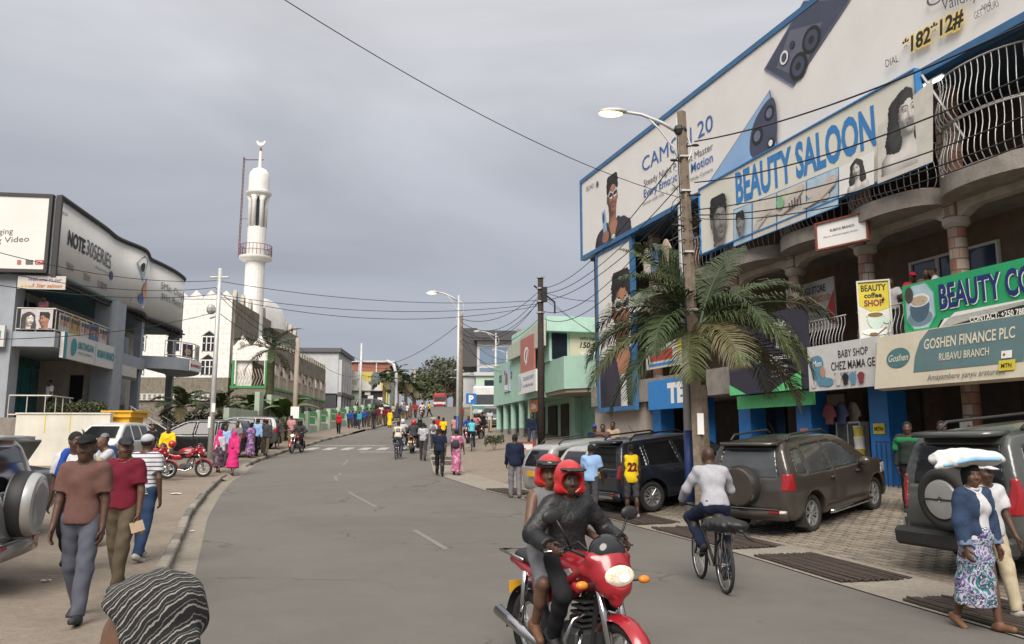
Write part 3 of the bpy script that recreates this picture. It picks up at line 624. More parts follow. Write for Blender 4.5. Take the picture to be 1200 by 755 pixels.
def portrait(p, kind, cx, cy, s, yaw=0., x0=None, x1=None, gray=False, y0=.02, g=.0065):
    """print a photographed bust on the panel: chin at (cx,cy), s = panel metres per real metre"""
    from mathutils.bvhtree import BVHTree
    V = []; F_ = []; C = []; cs, sn = math.cos(yaw), math.sin(yaw)
    for v, f, c in bust(kind): b = sum(map(len, V)); V.append(np.stack([v[:, 0] * cs - v[:, 1] * sn, v[:, 0] * sn + v[:, 1] * cs, v[:, 2]], 1)); F_.append(f + b); C += [c] * len(f)
    bv = BVHTree.FromPolygons(np.concatenate(V).tolist(), np.concatenate(F_).tolist()); l = Vector((-.45, .75, .48)).normalized(); vs_ = []; fs = []; col = []
    lo, hi = (x0 if x0 is not None else .03), (x1 if x1 is not None else p.w - .03); z_ = p.z()
    for iz in range(int(.62 / g)):
        for ix in range(int(.62 / g)):
            X, Y = -.31 + ix * g, -.46 + iz * g; px_, py_ = cx - X * s, cy + (Y + .118) * s
            if not (lo < px_ < hi and y0 < py_ < p.h - .02): continue
            h = bv.ray_cast(Vector((X, 2, Y)), Vector((0, -1, 0)))
            if h[0] is None: continue
            n = h[1] if h[1].y > 0 else -h[1]; sh = .32 + .85 * max(0, n.dot(l)) + .25 * max(0, n.dot(Vector((0, .9, .43)))) ** 12; c = [min(.8, q * sh) for q in C[h[2]]]
            if gray: c = [(.3 * c[0] + .6 * c[1] + .1 * c[2]) * q for q in (1.06, 1, .94)]
            e = g * s * .56; b = len(vs_); vs_ += [(px_ - e, py_ - e, z_), (px_ + e, py_ - e, z_), (px_ + e, py_ + e, z_), (px_ - e, py_ + e, z_)]; fs.append((b, b + 1, b + 2, b + 3)); col += (list(c) + [1.]) * 4
    me = mesh_from('photo', vs_, fs, [M_PRINT]); at_ = me.color_attributes.new('Col', 'FLOAT_COLOR', 'POINT'); at_.data.foreach_set('color', col); return mkobj('photo', me, p.o)
def ptext(p, t, x0, y0, x1, y1, h, m, **k):
    a = p.px(x0, y0); c = p.px(x1, y1); p.text(t, a[0], a[1], h, m, width=c[0] - a[0], slope=(c[1] - a[1]) / max(c[0] - a[0], 1e-6), **k)
a = big.px(718, 249); portrait(big, 'man', a[0], a[1], 6.6, .15); c = big.px(709, 262); big.poly([(c[0] - .32, c[1] + .6), (c[0] + .05, c[1] + .66), (c[0] + .3, c[1] - .75), (c[0] - .1, c[1] - .8)], M_PHB); big.ell(c[0] - .13, c[1] + .28, .12, .25, M_PHD); big.poly(smooth_poly([(c[0] - .3, .05), (c[0] - .25, c[1] - .5), (c[0] + .1, c[1] - .35), (c[0] + .45, c[1] - .5), (c[0] + .4, .05)], 2), M_SK1)
ptext(big, 'CAMON 20', 753, 202, 836, 152, .62, M_TB); ptext(big, 'Steady Night Portrait Master', 755, 219, 836, 175, .28, M_TG)
ptext(big, 'Every Emotion in Motion', 755, 232, 836, 189, .34, M_TB, bold=.01); ptext(big, 'Sensor-shift OIS   |   108MP Ultra Wide Camera', 754, 241, 836, 200, .13, M_TG)
ptext(big, 'TECNO |', 687, 225, 697, 219, .22, M_TG); a = big.px(700.5, 216); big.ell(a[0], a[1], .14, .14, M_TG)
def phone(cs, lens, edge):
    pts = [big.px(*c) for c in cs]; big.poly(pts, M_PHE); c = (sum(x for x, _ in pts) / 4, sum(y for _, y in pts) / 4)
    big.poly([(c[0] + (x - c[0]) * .95, c[1] + (y - c[1]) * .96) for x, y in pts], edge)
    for (x, y, r) in lens:
        p = big.px(x, y); big.ell(p[0], p[1], r, r * 1.05, M_TK); big.ell(p[0], p[1], r * .72, r * .75, M_PHD); big.ell(p[0] - r * .2, p[1] + r * .2, r * .22, r * .22, M_PHB)
phone([(896, 82), (943, 1), (1000, -4), (930, 102)], [], M_PHD)
big.poly([big.px(*c) for c in [(911, 80), (927, 36), (965, 26), (940, 92)]], mat('print_camera_block', (.11, .115, .16), .4, var=.1))
for (x, y, r) in ((952, 47, .42), (937, 78, .42), (922, 68, .17), (930, 53, .12)):
    p = big.px(x, y); big.ell(p[0], p[1], r, r, M_TK); big.ell(p[0], p[1], r * .7, r * .7, M_PHD); big.ell(p[0], p[1], r * .3, r * .3, M_TK)
p = big.px(921, 68); big.ell(p[0], p[1], .2, .22, M_TW); big.ell(p[0], p[1], .13, .15, M_PHD)
phone([(830, 218), (905, 105), (914, 170), (885, 186)], [], M_PHB)
big.poly(smooth_poly([big.px(*c) for c in [(880, 190), (882, 150), (900, 118), (912, 112), (914, 165), (905, 180)]], 2), M_PHD)
for (x, y, r) in ((904, 133, .26), (890, 160, .3), (906, 168, .17)):
    p = big.px(x, y); big.ell(p[0], p[1], r, r, M_TK); big.ell(p[0], p[1], r * .6, r * .6, M_PHE if r > .2 else M_TW)
ptext(big, 'CAMON 20', 1090, 11, 1240, -60, .34, M_TG); ptext(big, 'Validity', 1108, 14, 1150, -2, .30, M_TG)
ptext(big, 'and', 1154, 13, 1165, 8, .16, M_TG); ptext(big, 'GET YOURS', 1146, 24, 1175, 8, .17, M_TG)
ptext(big, 'DIAL', 1042, 80, 1057, 73, .2, M_TK)
a = big.px(1062, 67); c = big.px(1135, 28); sl = (c[1] - a[1]) / (c[0] - a[0]); v_, f_, tw, cap, lo = text_geo('*182*12#', .06, .12)
big.text('*182*12#', a[0], a[1] - .0, .40, M_TY, width=c[0] - a[0], bold=.075, shear=.12, slope=sl); big.text('*182*12#', a[0] + .01, a[1] + .02, .37, M_TK, width=(c[0] - a[0]) * .99, bold=.03, shear=.12, slope=sl)
# portrait banner below its far end
ban = Panel('portrait_banner', 'tall banner with a man in white sunglasses below the billboard end', 'banner', W(17.0, .62), W(13.6, .62), 3.3, 10.5, M_BILL, .12, M_BLUEF, .2)
a = ban.px(727, 394); portrait(ban, 'man', a[0] + .15, a[1], 10.8, .12)

# BEAUTY SALOON sign
M_BS = mat('saloon_sign_board', (.66, .64, .56), .6, var=.06, scale=.8, dirt=.08); M_BSB = mat('saloon_letters_blue', (.035, .19, .46), .6, var=.06)
M_G1 = mat('photo_grey_light', (.56, .53, .47), .6, var=.1, scale=4); M_G2 = mat('photo_grey_mid', (.27, .24, .21), .6, var=.2, scale=4); M_G3 = mat('photo_grey_dark', (.06, .052, .05), .6, var=.2, scale=4); M_G4 = mat('photo_skin_pale', (.52, .45, .40), .6, var=.1, scale=4)
M_PBL = mat('photo_blue_tint', (.40, .52, .60), .6, var=.15, scale=3)
bs = Panel('saloon_sign', 'long beauty saloon sign with blue letters and portrait photographs', 'sign', W(7.2, 1.02), W(-2.62, 1.02), 8.38, 10.74, M_BS, .12, M_BSB, .04)
ptext(bs, 'BEAUTY SALOON', 863, 239, 1027, 168, 1.02, M_BSB, bold=.035)
ptext(bs, 'FREE WI-FI AVAILABLE', 893, 276, 955, 249, .24, M_TK, bold=.012)
a = bs.px(960, 247); bs.ell(a[0], a[1], .17, .17, M_TK); bs.text('WiFi', a[0] - .13, a[1] - .05, .11, M_TW, width=.26, z=bs.z())
def cell(x0, yb0, yt0, x1, yb1, yt1, m):
    bs.poly([bs.px(x0, yb0), bs.px(x1, yb1), bs.px(x1, yt1), bs.px(x0, yt0)], m)
for (x0, x1, m) in ((860, 882, M_PBL), (882.5, 911, M_G1), (911.5, 946, M_G1), (946.5, 984, M_PBL)):
    f = lambda x, k: (276 + 20 - (x - 860) * .385 if k == 0 else 246 - (x - 860) * .405)
    cell(x0, f(x0, 0) - 6, f(x0, 1), x1, f(x1, 0) - 6, f(x1, 1), M_BSB); cell(x0 + .6, f(x0, 0) - 7, f(x0, 1) + 1, x1 - .6, f(x1, 0) - 7, f(x1, 1) + 1, m)
for (x, y, rx, ry, rot) in ((893, 258, .5, .16, .5), (903, 250, .45, .1, -.2), (897, 252, .4, .07, .2), (925, 240, .55, .2, .2), (935, 229, .4, .15, .6), (960, 228, .5, .2, -.4), (972, 218, .4, .2, .4), (955, 236, .45, .1, .1)):
    a = bs.px(x, y); bs.ell(a[0], a[1], rx, ry, M_G4, rot=rot); bs.ell(a[0] + .05, a[1] - ry * .8, rx * .8, ry * .14, M_G2, rot=rot)
for k in range(5): a = bs.px(927 + k * 3.4, 246 - k * 1.3); bs.rect(a[0], a[0] + .05, a[1], a[1] + .2 + .05 * (k % 3), M_G3)
a = bs.px(917, 238); bs.ell(a[0], a[1], .17, .2, mat('photo_leaf', (.2, .42, .22), .6))
a = bs.px(1068, 160); cell(1032, 216, 149, 1097, 190, 93, M_G1); portrait(bs, 'girl', a[0], a[1] + .1, 4.3, .25, bs.px(1032, 180)[0], None, True)
a = bs.px(1008, 209); cell(987, 232, 197, 1028, 216, 177, M_TW); portrait(bs, 'girl', a[0], a[1] + .02, 1.9, -.2, bs.px(987, 200)[0], bs.px(1028, 200)[0], True, bs.px(1010, 222)[1])
a = bs.px(846, 282); portrait(bs, 'boy', a[0], a[1] + .05, 5.6, .3, None, bs.px(860, 270)[0], True); a = bs.px(871, 271); portrait(bs, 'boy', a[0], a[1] - .05, 2.6, -.5, bs.px(861, 270)[0], bs.px(882, 265)[0], True)
# small red-framed notice board above the first floor
nb = Panel('notice_sign', 'white branch notice board in a rusty red frame under the balcony', 'sign', at(957.5, 270, 21.6)[:2], at(1016, 268, 20.4)[:2], 7.1, 7.8, M_TW, .06, mat('rust_red_frame', (.17, .05, .03), .7, var=.3), .05)
nb.text('RUBAVU BRANCH', .40, .42, .07, M_TG, width=.72, bold=.02); nb.text('Fata ko twifuriye kugeza serivisi...', .2, .28, .05, M_TG, width=1.05)
# wall posters on the first floor: black lettered boards
for (t, z, w_, h_, lb) in ((5.0, 5.2, 2.3, 1.6, 'white notice board hanging behind the second balcony column'), (8.3, 5.0, 2.0, 1.5, 'white notice board behind the palm fronds on the first floor')):
    p = Panel('notice_board', lb, 'sign', W(t, -.75), W(t - w_, -.75), z, z + h_, mat('notice_white', (.42, .40, .37), .7, var=.1), .05)
    p.text('VET DRUGS STORE', .12, h_ - .38, .22, M_TK, width=w_ - .5, bold=.02); p.text('HUMURA MULTISERVICE LTD', .12, h_ - .68, .18, mat('print_orange', (.5, .16, .04), .6), width=w_ - .3, bold=.02)
    for k, tx in enumerate(('DOCUMENTATION', 'IMITI Y AMATUNGO', 'N IBINDI BYOSE')): p.text(tx, .25, h_ - .95 - k * .24, .13, M_TG, width=w_ - .8, bold=.01)
    p.poly([(w_, 0), (w_, h_ * .75), (w_ - .35, h_ * .4)], mat('print_red', (.42, .04, .035), .6))
# coffee shop projecting sign
cs = Panel('coffee_shop_sign', 'projecting yellow and white coffee shop box sign with a cup', 'sign', at(1009, 390, 20.6)[:2], at(1045, 390, 20.3)[:2], 4.33, 5.95, mat('sign_cream', (.60, .60, .54), .6, var=.06), .18, mat('sign_edge_white', (.55, .55, .52), .6), .04)
w_ = cs.w; M_YS = mat('sign_yellow', (.58, .47, .03), .6, var=.05); M_MAR = mat('print_maroon', (.20, .03, .045), .6)
cs.poly([(0, cs.h), (w_, cs.h), (w_, .92), (w_ * .45, .8), (0, 1.02)], M_YS)
cs.text('BEAUTY', .06, 1.38, .16, M_TK, width=w_ - .12, bold=.03); cs.text('coffee', .13, 1.2, .13, M_TK, width=w_ - .3, bold=.03); cs.text('SHOP', .12, .98, .16, M_MAR, width=w_ - .26, bold=.035)
M_CUP = mat('print_cup', (.50, .62, .55), .5, var=.1); M_COF = mat('print_coffee', (.20, .13, .03), .6, var=.3, scale=12)
cs.ell(w_ * .52, .30, .34, .09, M_TW); cs.poly(smooth_poly([(w_ * .22, .75), (w_ * .26, .5), (w_ * .42, .36), (w_ * .62, .36), (w_ * .76, .5), (w_ * .8, .75)], 2), M_CUP); cs.ell(w_ * .51, .74, w_ * .3, .085, M_TW); cs.ell(w_ * .51, .74, w_ * .26, .065, M_COF)
cs.ell(w_ * .86, .58, .07, .08, M_CUP); cs.ell(w_ * .42, .24, .1, .04, M_COF); cs.poly([(w_ * .5, .22), (w_ * .85, .42), (w_ * .87, .4), (w_ * .52, .2)], M_TG)
# BEAUTY COFFEE sign (green)
M_GRN = mat('sign_green', (.02, .33, .13), .5, var=.08, scale=2); M_NAVY = mat('print_navy', (.01, .025, .14), .5)
gs = Panel('beauty_coffee_sign', 'long green coffee shop sign with blue letters on the balcony railing', 'sign', W(-1.46, .75), W(-5.8, .75), 4.4, 5.62, M_GRN, .1, None)
gs.poly([(.0, 0), (gs.w, 0), (gs.w, .22), (1.1, .22), (.95, .02)], M_TK); gs.poly([(1.0, .02), (1.2, .24), (gs.w, .24), (gs.w, .36), (1.5, .34)], M_TW)
gs.poly(smooth_poly([(.07, .06), (.07, 1.2), (.98, 1.2), (.98, .06)], 1), mat('photo_frame_green', (.05, .4, .17), .5)); gs.poly(smooth_poly([(.11, .1), (.11, 1.16), (.94, 1.16), (.94, .1)], 1), M_PBL)
gs.ell(.5, .35, .38, .2, mat('print_saucer', (.16, .24, .30), .4)); gs.poly(smooth_poly([(.2, .75), (.24, .4), (.42, .25), (.62, .27), (.78, .42), (.84, .78)], 2), mat('print_cup_dark', (.07, .12, .17), .4)); gs.ell(.52, .78, .32, .16, M_TW); gs.ell(.52, .77, .26, .12, mat('print_latte', (.45, .36, .26), .6, var=.3, scale=14)); gs.ell(.23, .95, .13, .2, M_G3)
for dx, m in ((.022, M_TW), (0., M_NAVY)): gs.text('BEAUTY COFFEE', 1.12 + dx, .48 - dx, .56, m, width=3.25, bold=.03)
gs.text('CONTACT: +250 788 213', 1.9, .05, .12, M_TW, width=1.6, bold=.02)
# GOSHEN sign (tilted canopy box)
M_GOB = mat('goshen_board', (.58, .52, .40), .6, var=.08, scale=1.5, dirt=.2); M_GOT = mat('goshen_teal', (.10, .17, .18), .55, var=.12, scale=1.5, dirt=.12); M_GOT2 = mat('goshen_dark_teal', (.06, .15, .165), .5)
go = Panel('finance_sign', 'weathered teal and cream finance company sign above the shop', 'sign', W(-.86, 1.25), W(-4.92, 1.25), 3.1, 4.42, M_GOB, .3, None, tilt=rad(9))
go.poly([(1.22, .32), (1.24, .7), (1.36, 1.05), (1.6, 1.3), (go.w, 1.3), (go.w, .32)], M_GOT)
go.ell(.72, .72, .37, .25, M_GOT2); go.text('Goshen', .42, .64, .17, mat('print_cream', (.6, .55, .42), .6), width=.62, shear=.2, bold=.01)
M_CRE = MATS['print_cream']
go.text('GOSHEN FINANCE PLC', 1.5, .84, .24, M_CRE, width=2.35, bold=.018); go.text('RUBAVU BRANCH', 1.95, .53, .17, M_CRE, width=1.3, bold=.012); go.text('Amayambere yanyu aratureba', 1.65, .1, .13, M_TG, width=2.0, shear=.15)
go.rect(3.55, 3.8, .42, .58, M_TW); go.rect(3.5, 3.88, .16, .38, M_YS); go.ell(3.62, .5, .03, .03, MATS['print_red']); go.text('MTN', 3.56, .22, .09, M_TK, width=.24, bold=.02)
# BABY SHOP sign
by = Panel('baby_shop_sign', 'white baby shop sign with clothing pictures above the shop door', 'sign', W(1.95, .95), W(-.85, .95), 3.2, 4.46, mat('sign_white', (.58, .57, .55), .6, var=.06, dirt=.06), .08, None)
by.text('BABY SHOP', 1.25, .84, .2, M_TK, width=1.1, bold=.006); by.text('CHEZ MAMA GE', .95, .52, .22, M_TK, width=1.62, bold=.008); by.text('Tel.: 0788213447', 1.05, .33, .11, M_NAVY, width=.85)
M_TEA = mat('print_teal', (.10, .25, .36), .6); by.poly(smooth_poly([(.14, .5), (.1, .95), (.55, 1.0), (.68, .7), (.5, .35), (.2, .3)], 1), M_TEA); by.text('Mon', .22, .68, .16, M_TW, width=.36, bold=.02)
by.ell(.55, .28, .2, .16, M_TEA); by.ell(.78, .22, .25, .12, M_TEA); by.ell(.62, .5, .1, .16, M_SK3); by.ell(.22, .2, .1, .12, M_G1)
for (x, m) in ((1.22, M_G1), (1.5, M_TK), (1.78, M_TEA), (2.08, M_MAR)): by.poly([(x - .08, .1), (x - .1, .25), (x - .14, .32), (x - .05, .4), (x + .05, .4), (x + .14, .32), (x + .1, .25), (x + .08, .1)], m)
# dark dealer sign
M_DK = mat('dealer_sign_dark', (.03, .026, .042), .55, var=.1); M_LG = mat('print_lime', (.12, .55, .20), .6)
ds = Panel('dealer_sign', 'black dealer sign with green logo behind the palm fronds', 'sign', W(5.98, .9), W(2.01, .9), 3.3, 5.72, M_DK, .1, None)
ds.poly([(2.2, 0), (3.65, .55), (3.65, 0)], M_LG); ds.poly([(0, 0), (0, .35), (.9, 0)], M_LG)
for k, tx in enumerate(('Dealer,', 'Importer', '&', 'Exporter')): ds.text(tx, 2.25 + (.3 if tx == '&' else 0), 1.95 - k * .34, .2, M_TW, shear=.1, bold=.01)
for k in range(5): ds.text('Tel: +250 788 3%d' % (211 + k * 13), 2.3, .95 - k * .13, .07, M_TW, width=.8)
for k in range(7): ds.ell(.5 + k * .22, 1.2 + .12 * math.sin(k * 2), .07, .24, M_LG, rot=.3 * math.sin(k * 3))
# blue shop sign with white raised letters, behind the palm
M_BLS = mat('sign_blue', (.03, .20, .52), .5, var=.1); bl = Panel('blue_shop_sign', 'blue fascia sign with big white letters behind the palm', 'sign', W(12.4, .55), W(8.4, .55), 3.05, 4.2, M_BLS, .2, None)
bl.text('TEL', 1.6, .25, .7, M_TW, width=1.9, bold=.06); b_ = Panel('shop_banner', 'coloured shop banner half hidden behind palm fronds', 'banner', W(12.6, .5), W(8.2, .5), 4.7, 5.7, M_G1, .05)
b_.rect(2.6, 4.4, .55, .95, M_YS); b_.rect(.4, 2.2, .3, .7, MATS['print_red']); b_.rect(.3, 2.4, .1, .2, M_BLS)
gl = Panel('lime_shop_sign', 'narrow bright green fascia strip below the dealer sign', 'sign', W(6.2, .5), W(2.4, .5), 2.86, 3.28, M_LG, .1)
# first aid / operator plates on pillars
def plate(lb, t, s, z0, z1, wd, m, tx, tm):
    p = Panel('pillar_plate', lb, 'plate', W(t + wd / 2, s), W(t - wd / 2, s), z0, z1, m, .02); p.text(tx, wd * .12, (z1 - z0) * .32, (z1 - z0) * .35, tm, width=wd * .76, bold=.03); return p
plate('yellow operator plate on the blue pillar by the baby shop', .35, .085, 2.0, 2.28, .4, M_YS, 'MTN', M_TK)
plate('white plate with a red mark on the tiled column', -2.28, -.03, 1.95, 2.3, .34, M_TW, 'd', MATS['print_red'])
plate('pale red notice stuck on the blue pillar by the palm', 3.4, .085, 1.5, 2.2, .36, mat('notice_pink', (.42, .2, .18), .7, var=.3, scale=20), 'II', M_TW)
# blue iron fence before the shop door
fn = root('iron_fence', 'dark blue iron fence beside the shop pillar', 'fence', (*W(.2, .35), FL0 - .05), RB_RZ + math.pi)
M_FB = mat('fence_blue', (.02, .04, .13), .5, var=.15)
for z in (.08, 1.4): m = MB(); m.bx(0, 2.9, -.02, .02, z, z + .04); m.build('rail', [M_FB], fn)
for k in range(18): m = MB(); m.bx(k * .165, k * .165 + .025, -.0125, .0125, .13, 1.38); m.build('bar', [M_FB], fn)
m = MB(); m.bx(0, 2.9, -.1, .1, -.15, .06); m.build('plinth', [mat('fence_plinth', (.25, .13, .09), .9, var=.2)], fn)
# goods: cabinet, buckets, hanging clothes, toy spade
gc = root('display_cabinet', 'glass fronted shop cabinet standing in the doorway', 'cabinet', (*W(2.3, -.9), FL0), RB_RZ)
m = MB()
for x in (-.5, 0, .46): m.bx(x, x + .05, 0, .3, 0, 1.9)
m.bx(-.5, .51, 0, .3, 1.9, 1.95); m.bx(-.5, .51, 0, .3, 0, .08); m.build('frame', [M_WFRAME], gc)
for k in range(2): m = MB(); m.bx(-.45 + .5 * k, .0 + .46 * k, .28, .29, .08, 1.9); m.build('pane', [mat('cabinet_glass', (.12, .12, .11), .15, var=.3, scale=5)], gc)
for k in range(4): m = MB(); m.bx(-.45, .46, .02, .25, .4 + .4 * k, .42 + .4 * k); m.build('shelf', [M_WFRAME], gc)
BK = [(.62, .5, .25), (.56, .42, .05), (.6, .57, .5), (.5, .36, .06), (.62, .6, .55), (.56, .45, .1)]
for k in range(6):
    m = MB(); m.lathe([(.13, 0), (.15, .26), (.155, .27), (.155, .3), (.0, .3)], 16, cap=False); o = m.build('paint_bucket', [mat('bucket_%d' % k, BK[k], .5, var=.1)]); smooth_auto(o)
    o.location = (*W(1.35, -.15), FL0 + k * .302); tag(o, ['bottom', 'second', 'third', 'fourth', 'fifth', 'topmost'][k] + ' bucket of the tall stack beside the blue pillar', 'bucket', 'stacked buckets')
    m = MB(); m.lathe([(.157, .27), (.157, .3), (.0, .302)], 16, cap=False); m.build('lid', [M_WFRAME], o)
sp = root('toy_spade', 'pink plastic toy spade leaning at the shop entrance', 'toy', (*W(1.75, .15), FL0), RB_RZ + .4); M_PK = mat('pink_plastic', (.62, .16, .36), .4)
m = MB(); m.tube([(0, 0, .05), (.05, 0, .75)], .018, 6); m.tube([(.05, 0, .75), (.1, 0, .9), (.0, 0, .92), (.05, 0, .75)], .014, 6); m.build('handle', [M_PK], sp); m = MB(); m.prism([(-.1, -.25), (.1, -.25), (.12, .05), (0, .12), (-.12, .05)], -.01, .015, mx=TR(0, 0, .25, 0, math.pi / 2)); m.build('blade', [M_PK], sp)
CC = [(.3, .1, .12), (.12, .16, .3), (.4, .36, .3), (.08, .08, .1), (.35, .2, .25), (.2, .3, .32), (.5, .2, .1)]
def garment(lb, loc, rz, col, wd=.4, h=.6, name='hanging_shirt'):
    o = root(name, lb, 'clothing', loc, rz); s = SDF(); s.cap((-.0, 0, -.1), (0, 0, -h), wd * .42, wd * .5, .03, np.array([0, 1., 0]), .22).cap((-wd * .4, 0, -.1), (-wd * .62, 0, -.32), .06, .07, .05, np.array([0, 1., 0]), .5).cap((wd * .4, 0, -.1), (wd * .62, 0, -.32), .06, .07, .05, np.array([0, 1., 0]), .5).cap((-wd * .3, 0, -.06), (wd * .3, 0, -.06), .05, .05, .05, np.array([0, 1., 0]), .5); s.half((0, 0, -h), (0, 0, -1))
    v, f = s.mesh(.03, .008, 20); mkobj('cloth', mesh_from('cloth', v, f, [mat('garment_%.2f_%.2f_%.2f' % col, col, .9, var=.2, scale=8)], None, True), o); m = MB(); m.tube([(-.2, 0, -.06), (0, 0, .03), (.2, 0, -.06)], .008, 5); m.build('hanger', [M_BLACK], o); return o
for k in range(3): garment(['red', 'blue', 'pale'][k] + ' garment hanging at the baby shop entrance', (*W(2.7 - k * .22, -.3 - .25 * k), 2.9), RB_RZ, CC[k])
# laundry and rubbish on the second floor behind the lamp post
for k, (t, col, lb) in enumerate(((11.9, (.42, .38, .34), 'checked'), (11.2, (.10, .17, .36), 'blue'), (10.3, (.38, .28, .22), 'beige'), (8.6, (.06, .10, .26), 'dark blue'))):
    garment(lb + ' laundry hanging over the second floor balcony rail', (*W(t, .72), 9.55), RB_RZ, col, .62, 1.0, 'laundry')
ln = MB(); ln.tube([W(8.0, .72) + (9.6,), W(10.5, .72) + (9.55,), W(13, .72) + (9.62,)], .012, 5); tag(ln.build('washing_line', [M_STEEL]), 'washing line along the second floor balcony', 'line')
dsh = root('satellite_dish', 'satellite dish fixed to the balcony behind the palm', 'dish', (*W(12.6, .75), 7.5), RB_RZ + .3); m = MB(); m.lathe([(.02, 0), (.25, .03), (.42, .1), (.5, .16)], 24, mx=TR(rx=-1.2), cap=False); m.build('reflector', [mat('dish_grey', (.3, .29, .27), .6, var=.2)], dsh, True); m = MB(); m.tube([(0, 0, 0), (0, -.3, -.25)], .02, 6); m.tube([(0, 0, -.1), (0, .42, .12)], .012, 6); m.build('arm', [M_STEEL], dsh)
# lamp tube lights on the upper floor corner, lit
tl = root('tube_light', 'small lit white lamp beside the saloon sign', 'lamp', (*W(-2.75, .6), 10.45), RB_RZ); m = MB(); m.bx(-.28, .28, -.03, .03, -.03, .03); m.build('tube', [mat('lit_tube', (.9, .95, 1.), .5, emit=3, var=0)], tl); m = MB(); m.bx(-.3, .3, -.05, .05, .032, .07); m.build('holder', [M_WFRAME], tl)
st = MB(); st.tube([W(-2.7, .9) + (10.6,), W(-3.2, .3) + (8.9,)], .035, 6); o = st.build('strut', [M_STEEL]); tag(o, 'grey steel strut slanting beside the saloon sign', 'strut')
# ------------------------------------------------------------------ left corner building (local x away along its side, y inward)
LV = Vector((-.13, .9915)).normalized(); LC = Vector((-19.35, 33.0)); LRZ = math.atan2(LV.y, LV.x); LN = Vector((LV.y, -LV.x))
def LW(x, s): p = LC + LV * x + LN * s; return (p.x, p.y)
M_LGREY = mat('blue_grey_render', (.30, .325, .36), .85, var=.1, scale=2, bump=.15, dirt=.15)
M_LPALE = mat('cream_render', (.46, .41, .35), .85, var=.12, scale=2, bump=.15, dirt=.25)
M_TEAL = mat('teal_film', (.02, .20, .21), .35, var=.25, scale=1.5)
M_RAIL = mat('cream_rail', (.50, .46, .40), .5, .2, var=.1)
lb_ = root('corner_building', 'blue grey commercial building with a wavy parapet on the left', 'building', (LC.x, LC.y, 0), LRZ)
m = MB(); m.bx(-.3, 19.4, -.4, 16, 0, 2.75); m.build('podium', [M_CON], lb_)
m = MB(); m.bx(1.0, 19.2, 3.0, 16, 2.75, 8.8); m.bx(6.4, 6.7, .4, 3.0, 2.75, 5.7); m.build('wall', [M_LPALE], lb_)
m = MB(); m.bx(-.2, 11.4, -.25, 16, 5.68, 6.3); m.build('floor_slab', [M_LGREY], lb_)
m = MB(); m.bx(-.4, 19.6, .12, 16, 8.78, 11.7); m.build('parapet', [mat('dark_parapet', (.05, .05, .055), .8, var=.2)], lb_)
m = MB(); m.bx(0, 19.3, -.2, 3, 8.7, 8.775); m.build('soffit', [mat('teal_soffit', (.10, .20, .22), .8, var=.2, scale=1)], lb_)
for (x0, x1, y0, y1, z0) in ((6.1, 7.2, -.5, .6, 2.75), (-.25, .55, 1.4, 2.2, 2.75), (11.3, 11.7, 0, .4, 2.75), (18.4, 18.8, .2, .6, 2.75), (-.25, .4, 6.6, 7.4, 2.75)):
    m = MB(); m.bx(x0, x1, y0, y1, z0, 8.7); m.build('pillar', [M_LGREY], lb_)
# teal shopfront panels, door, upstairs glazing
for k in range(4):
    x0 = 2.55 + k * .9
    m = MB(); m.bx(x0, x0 + .82, 2.93, 2.995, 2.8, 5.2); m.build('teal_panel', [M_TEAL if k % 2 == 0 else mat('teal_glass', (.05, .16, .17), .12, var=.3, scale=2)], lb_)
    m = MB(); m.bx(x0, x0 + .82, 2.92, 2.99, 5.22, 5.66); m.build('transom_panel', [mat('teal_transom', (.04, .12, .12), .2, var=.5, scale=4)], lb_)
m = MB(); m.bx(6.35, 6.395, 1.0, 1.6, 2.8, 5.0); m.build('doorway', [M_BLACK], lb_)
for k in range(6):
    m = MB(); m.bx(1.4 + k * .95, 2.25 + k * .95, 2.93, 2.995, 6.4, 8.3); m.build('window', [M_GLASSD], lb_)
    m = MB(); m.bx(1.3 + k * .95, 1.4 + k * .95, 2.88, 2.99, 6.3, 8.4); m.build('mullion', [M_RAIL], lb_)
for k in range(7):
    m = MB(); m.bx(8 + k * 1.5, 9.2 + k * 1.5, 2.93, 2.995, 2.85, 5.3); m.build('shutter', [mat('cream_shutter', (.4, .36, .31), .7, var=.1)] if k % 2 else [M_GLASSD], lb_)
    m = MB(); m.bx(8 + k * 1.5, 9.2 + k * 1.5, 2.93, 2.995, 6.5, 8.3); m.build('window', [M_GLASSD], lb_)
# curved balcony of the second bay
P = [(11.6, 0)] + [(11.6 + 7.0 * i / 16, -.2 - 2.1 * math.sin(math.pi * (i / 16) ** .8) ** .7) for i in range(1, 16)] + [(18.6, 0)]
m = MB(); m.prism(P, 5.85, 6.55); smooth_auto(m.build('curved_balcony', [M_LGREY], lb_), 30)
def lrail(pts, z, h, name='railing', gap=.45):
    r = mkobj(name, None, lb_)
    for zz in (z + h, z + .12): m = MB(); m.tube([(x, y, zz) for x, y in pts], .03, 6); m.build('rail', [M_RAIL], r)
    acc = 0; nx = 0
    for i in range(len(pts) - 1):
        a, c = Vector(pts[i]), Vector(pts[i + 1]); L = (c - a).length
        while nx <= acc + L:
            p = a + (c - a) * ((nx - acc) / L); m = MB(); m.tube([(p.x, p.y, z), (p.x, p.y, z + h)], .022, 5); m.build('post', [M_RAIL], r); nx += gap
        acc += L
    return r
lrail([(-.1, 1.35), (-.1, -.15), (6.0, -.15)], 6.3, 1.0, gap=.8); lrail([(-.1, 2.3), (-.1, 6.5)], 6.3, 1.0, gap=.8)
lrail([(x, y + .08) for x, y in P[1:-1]], 6.55, .95, gap=.5)
lrail([(-.2, 1.3), (-.2, -.3), (2.0, -.3)], 2.75, .9, gap=.7)
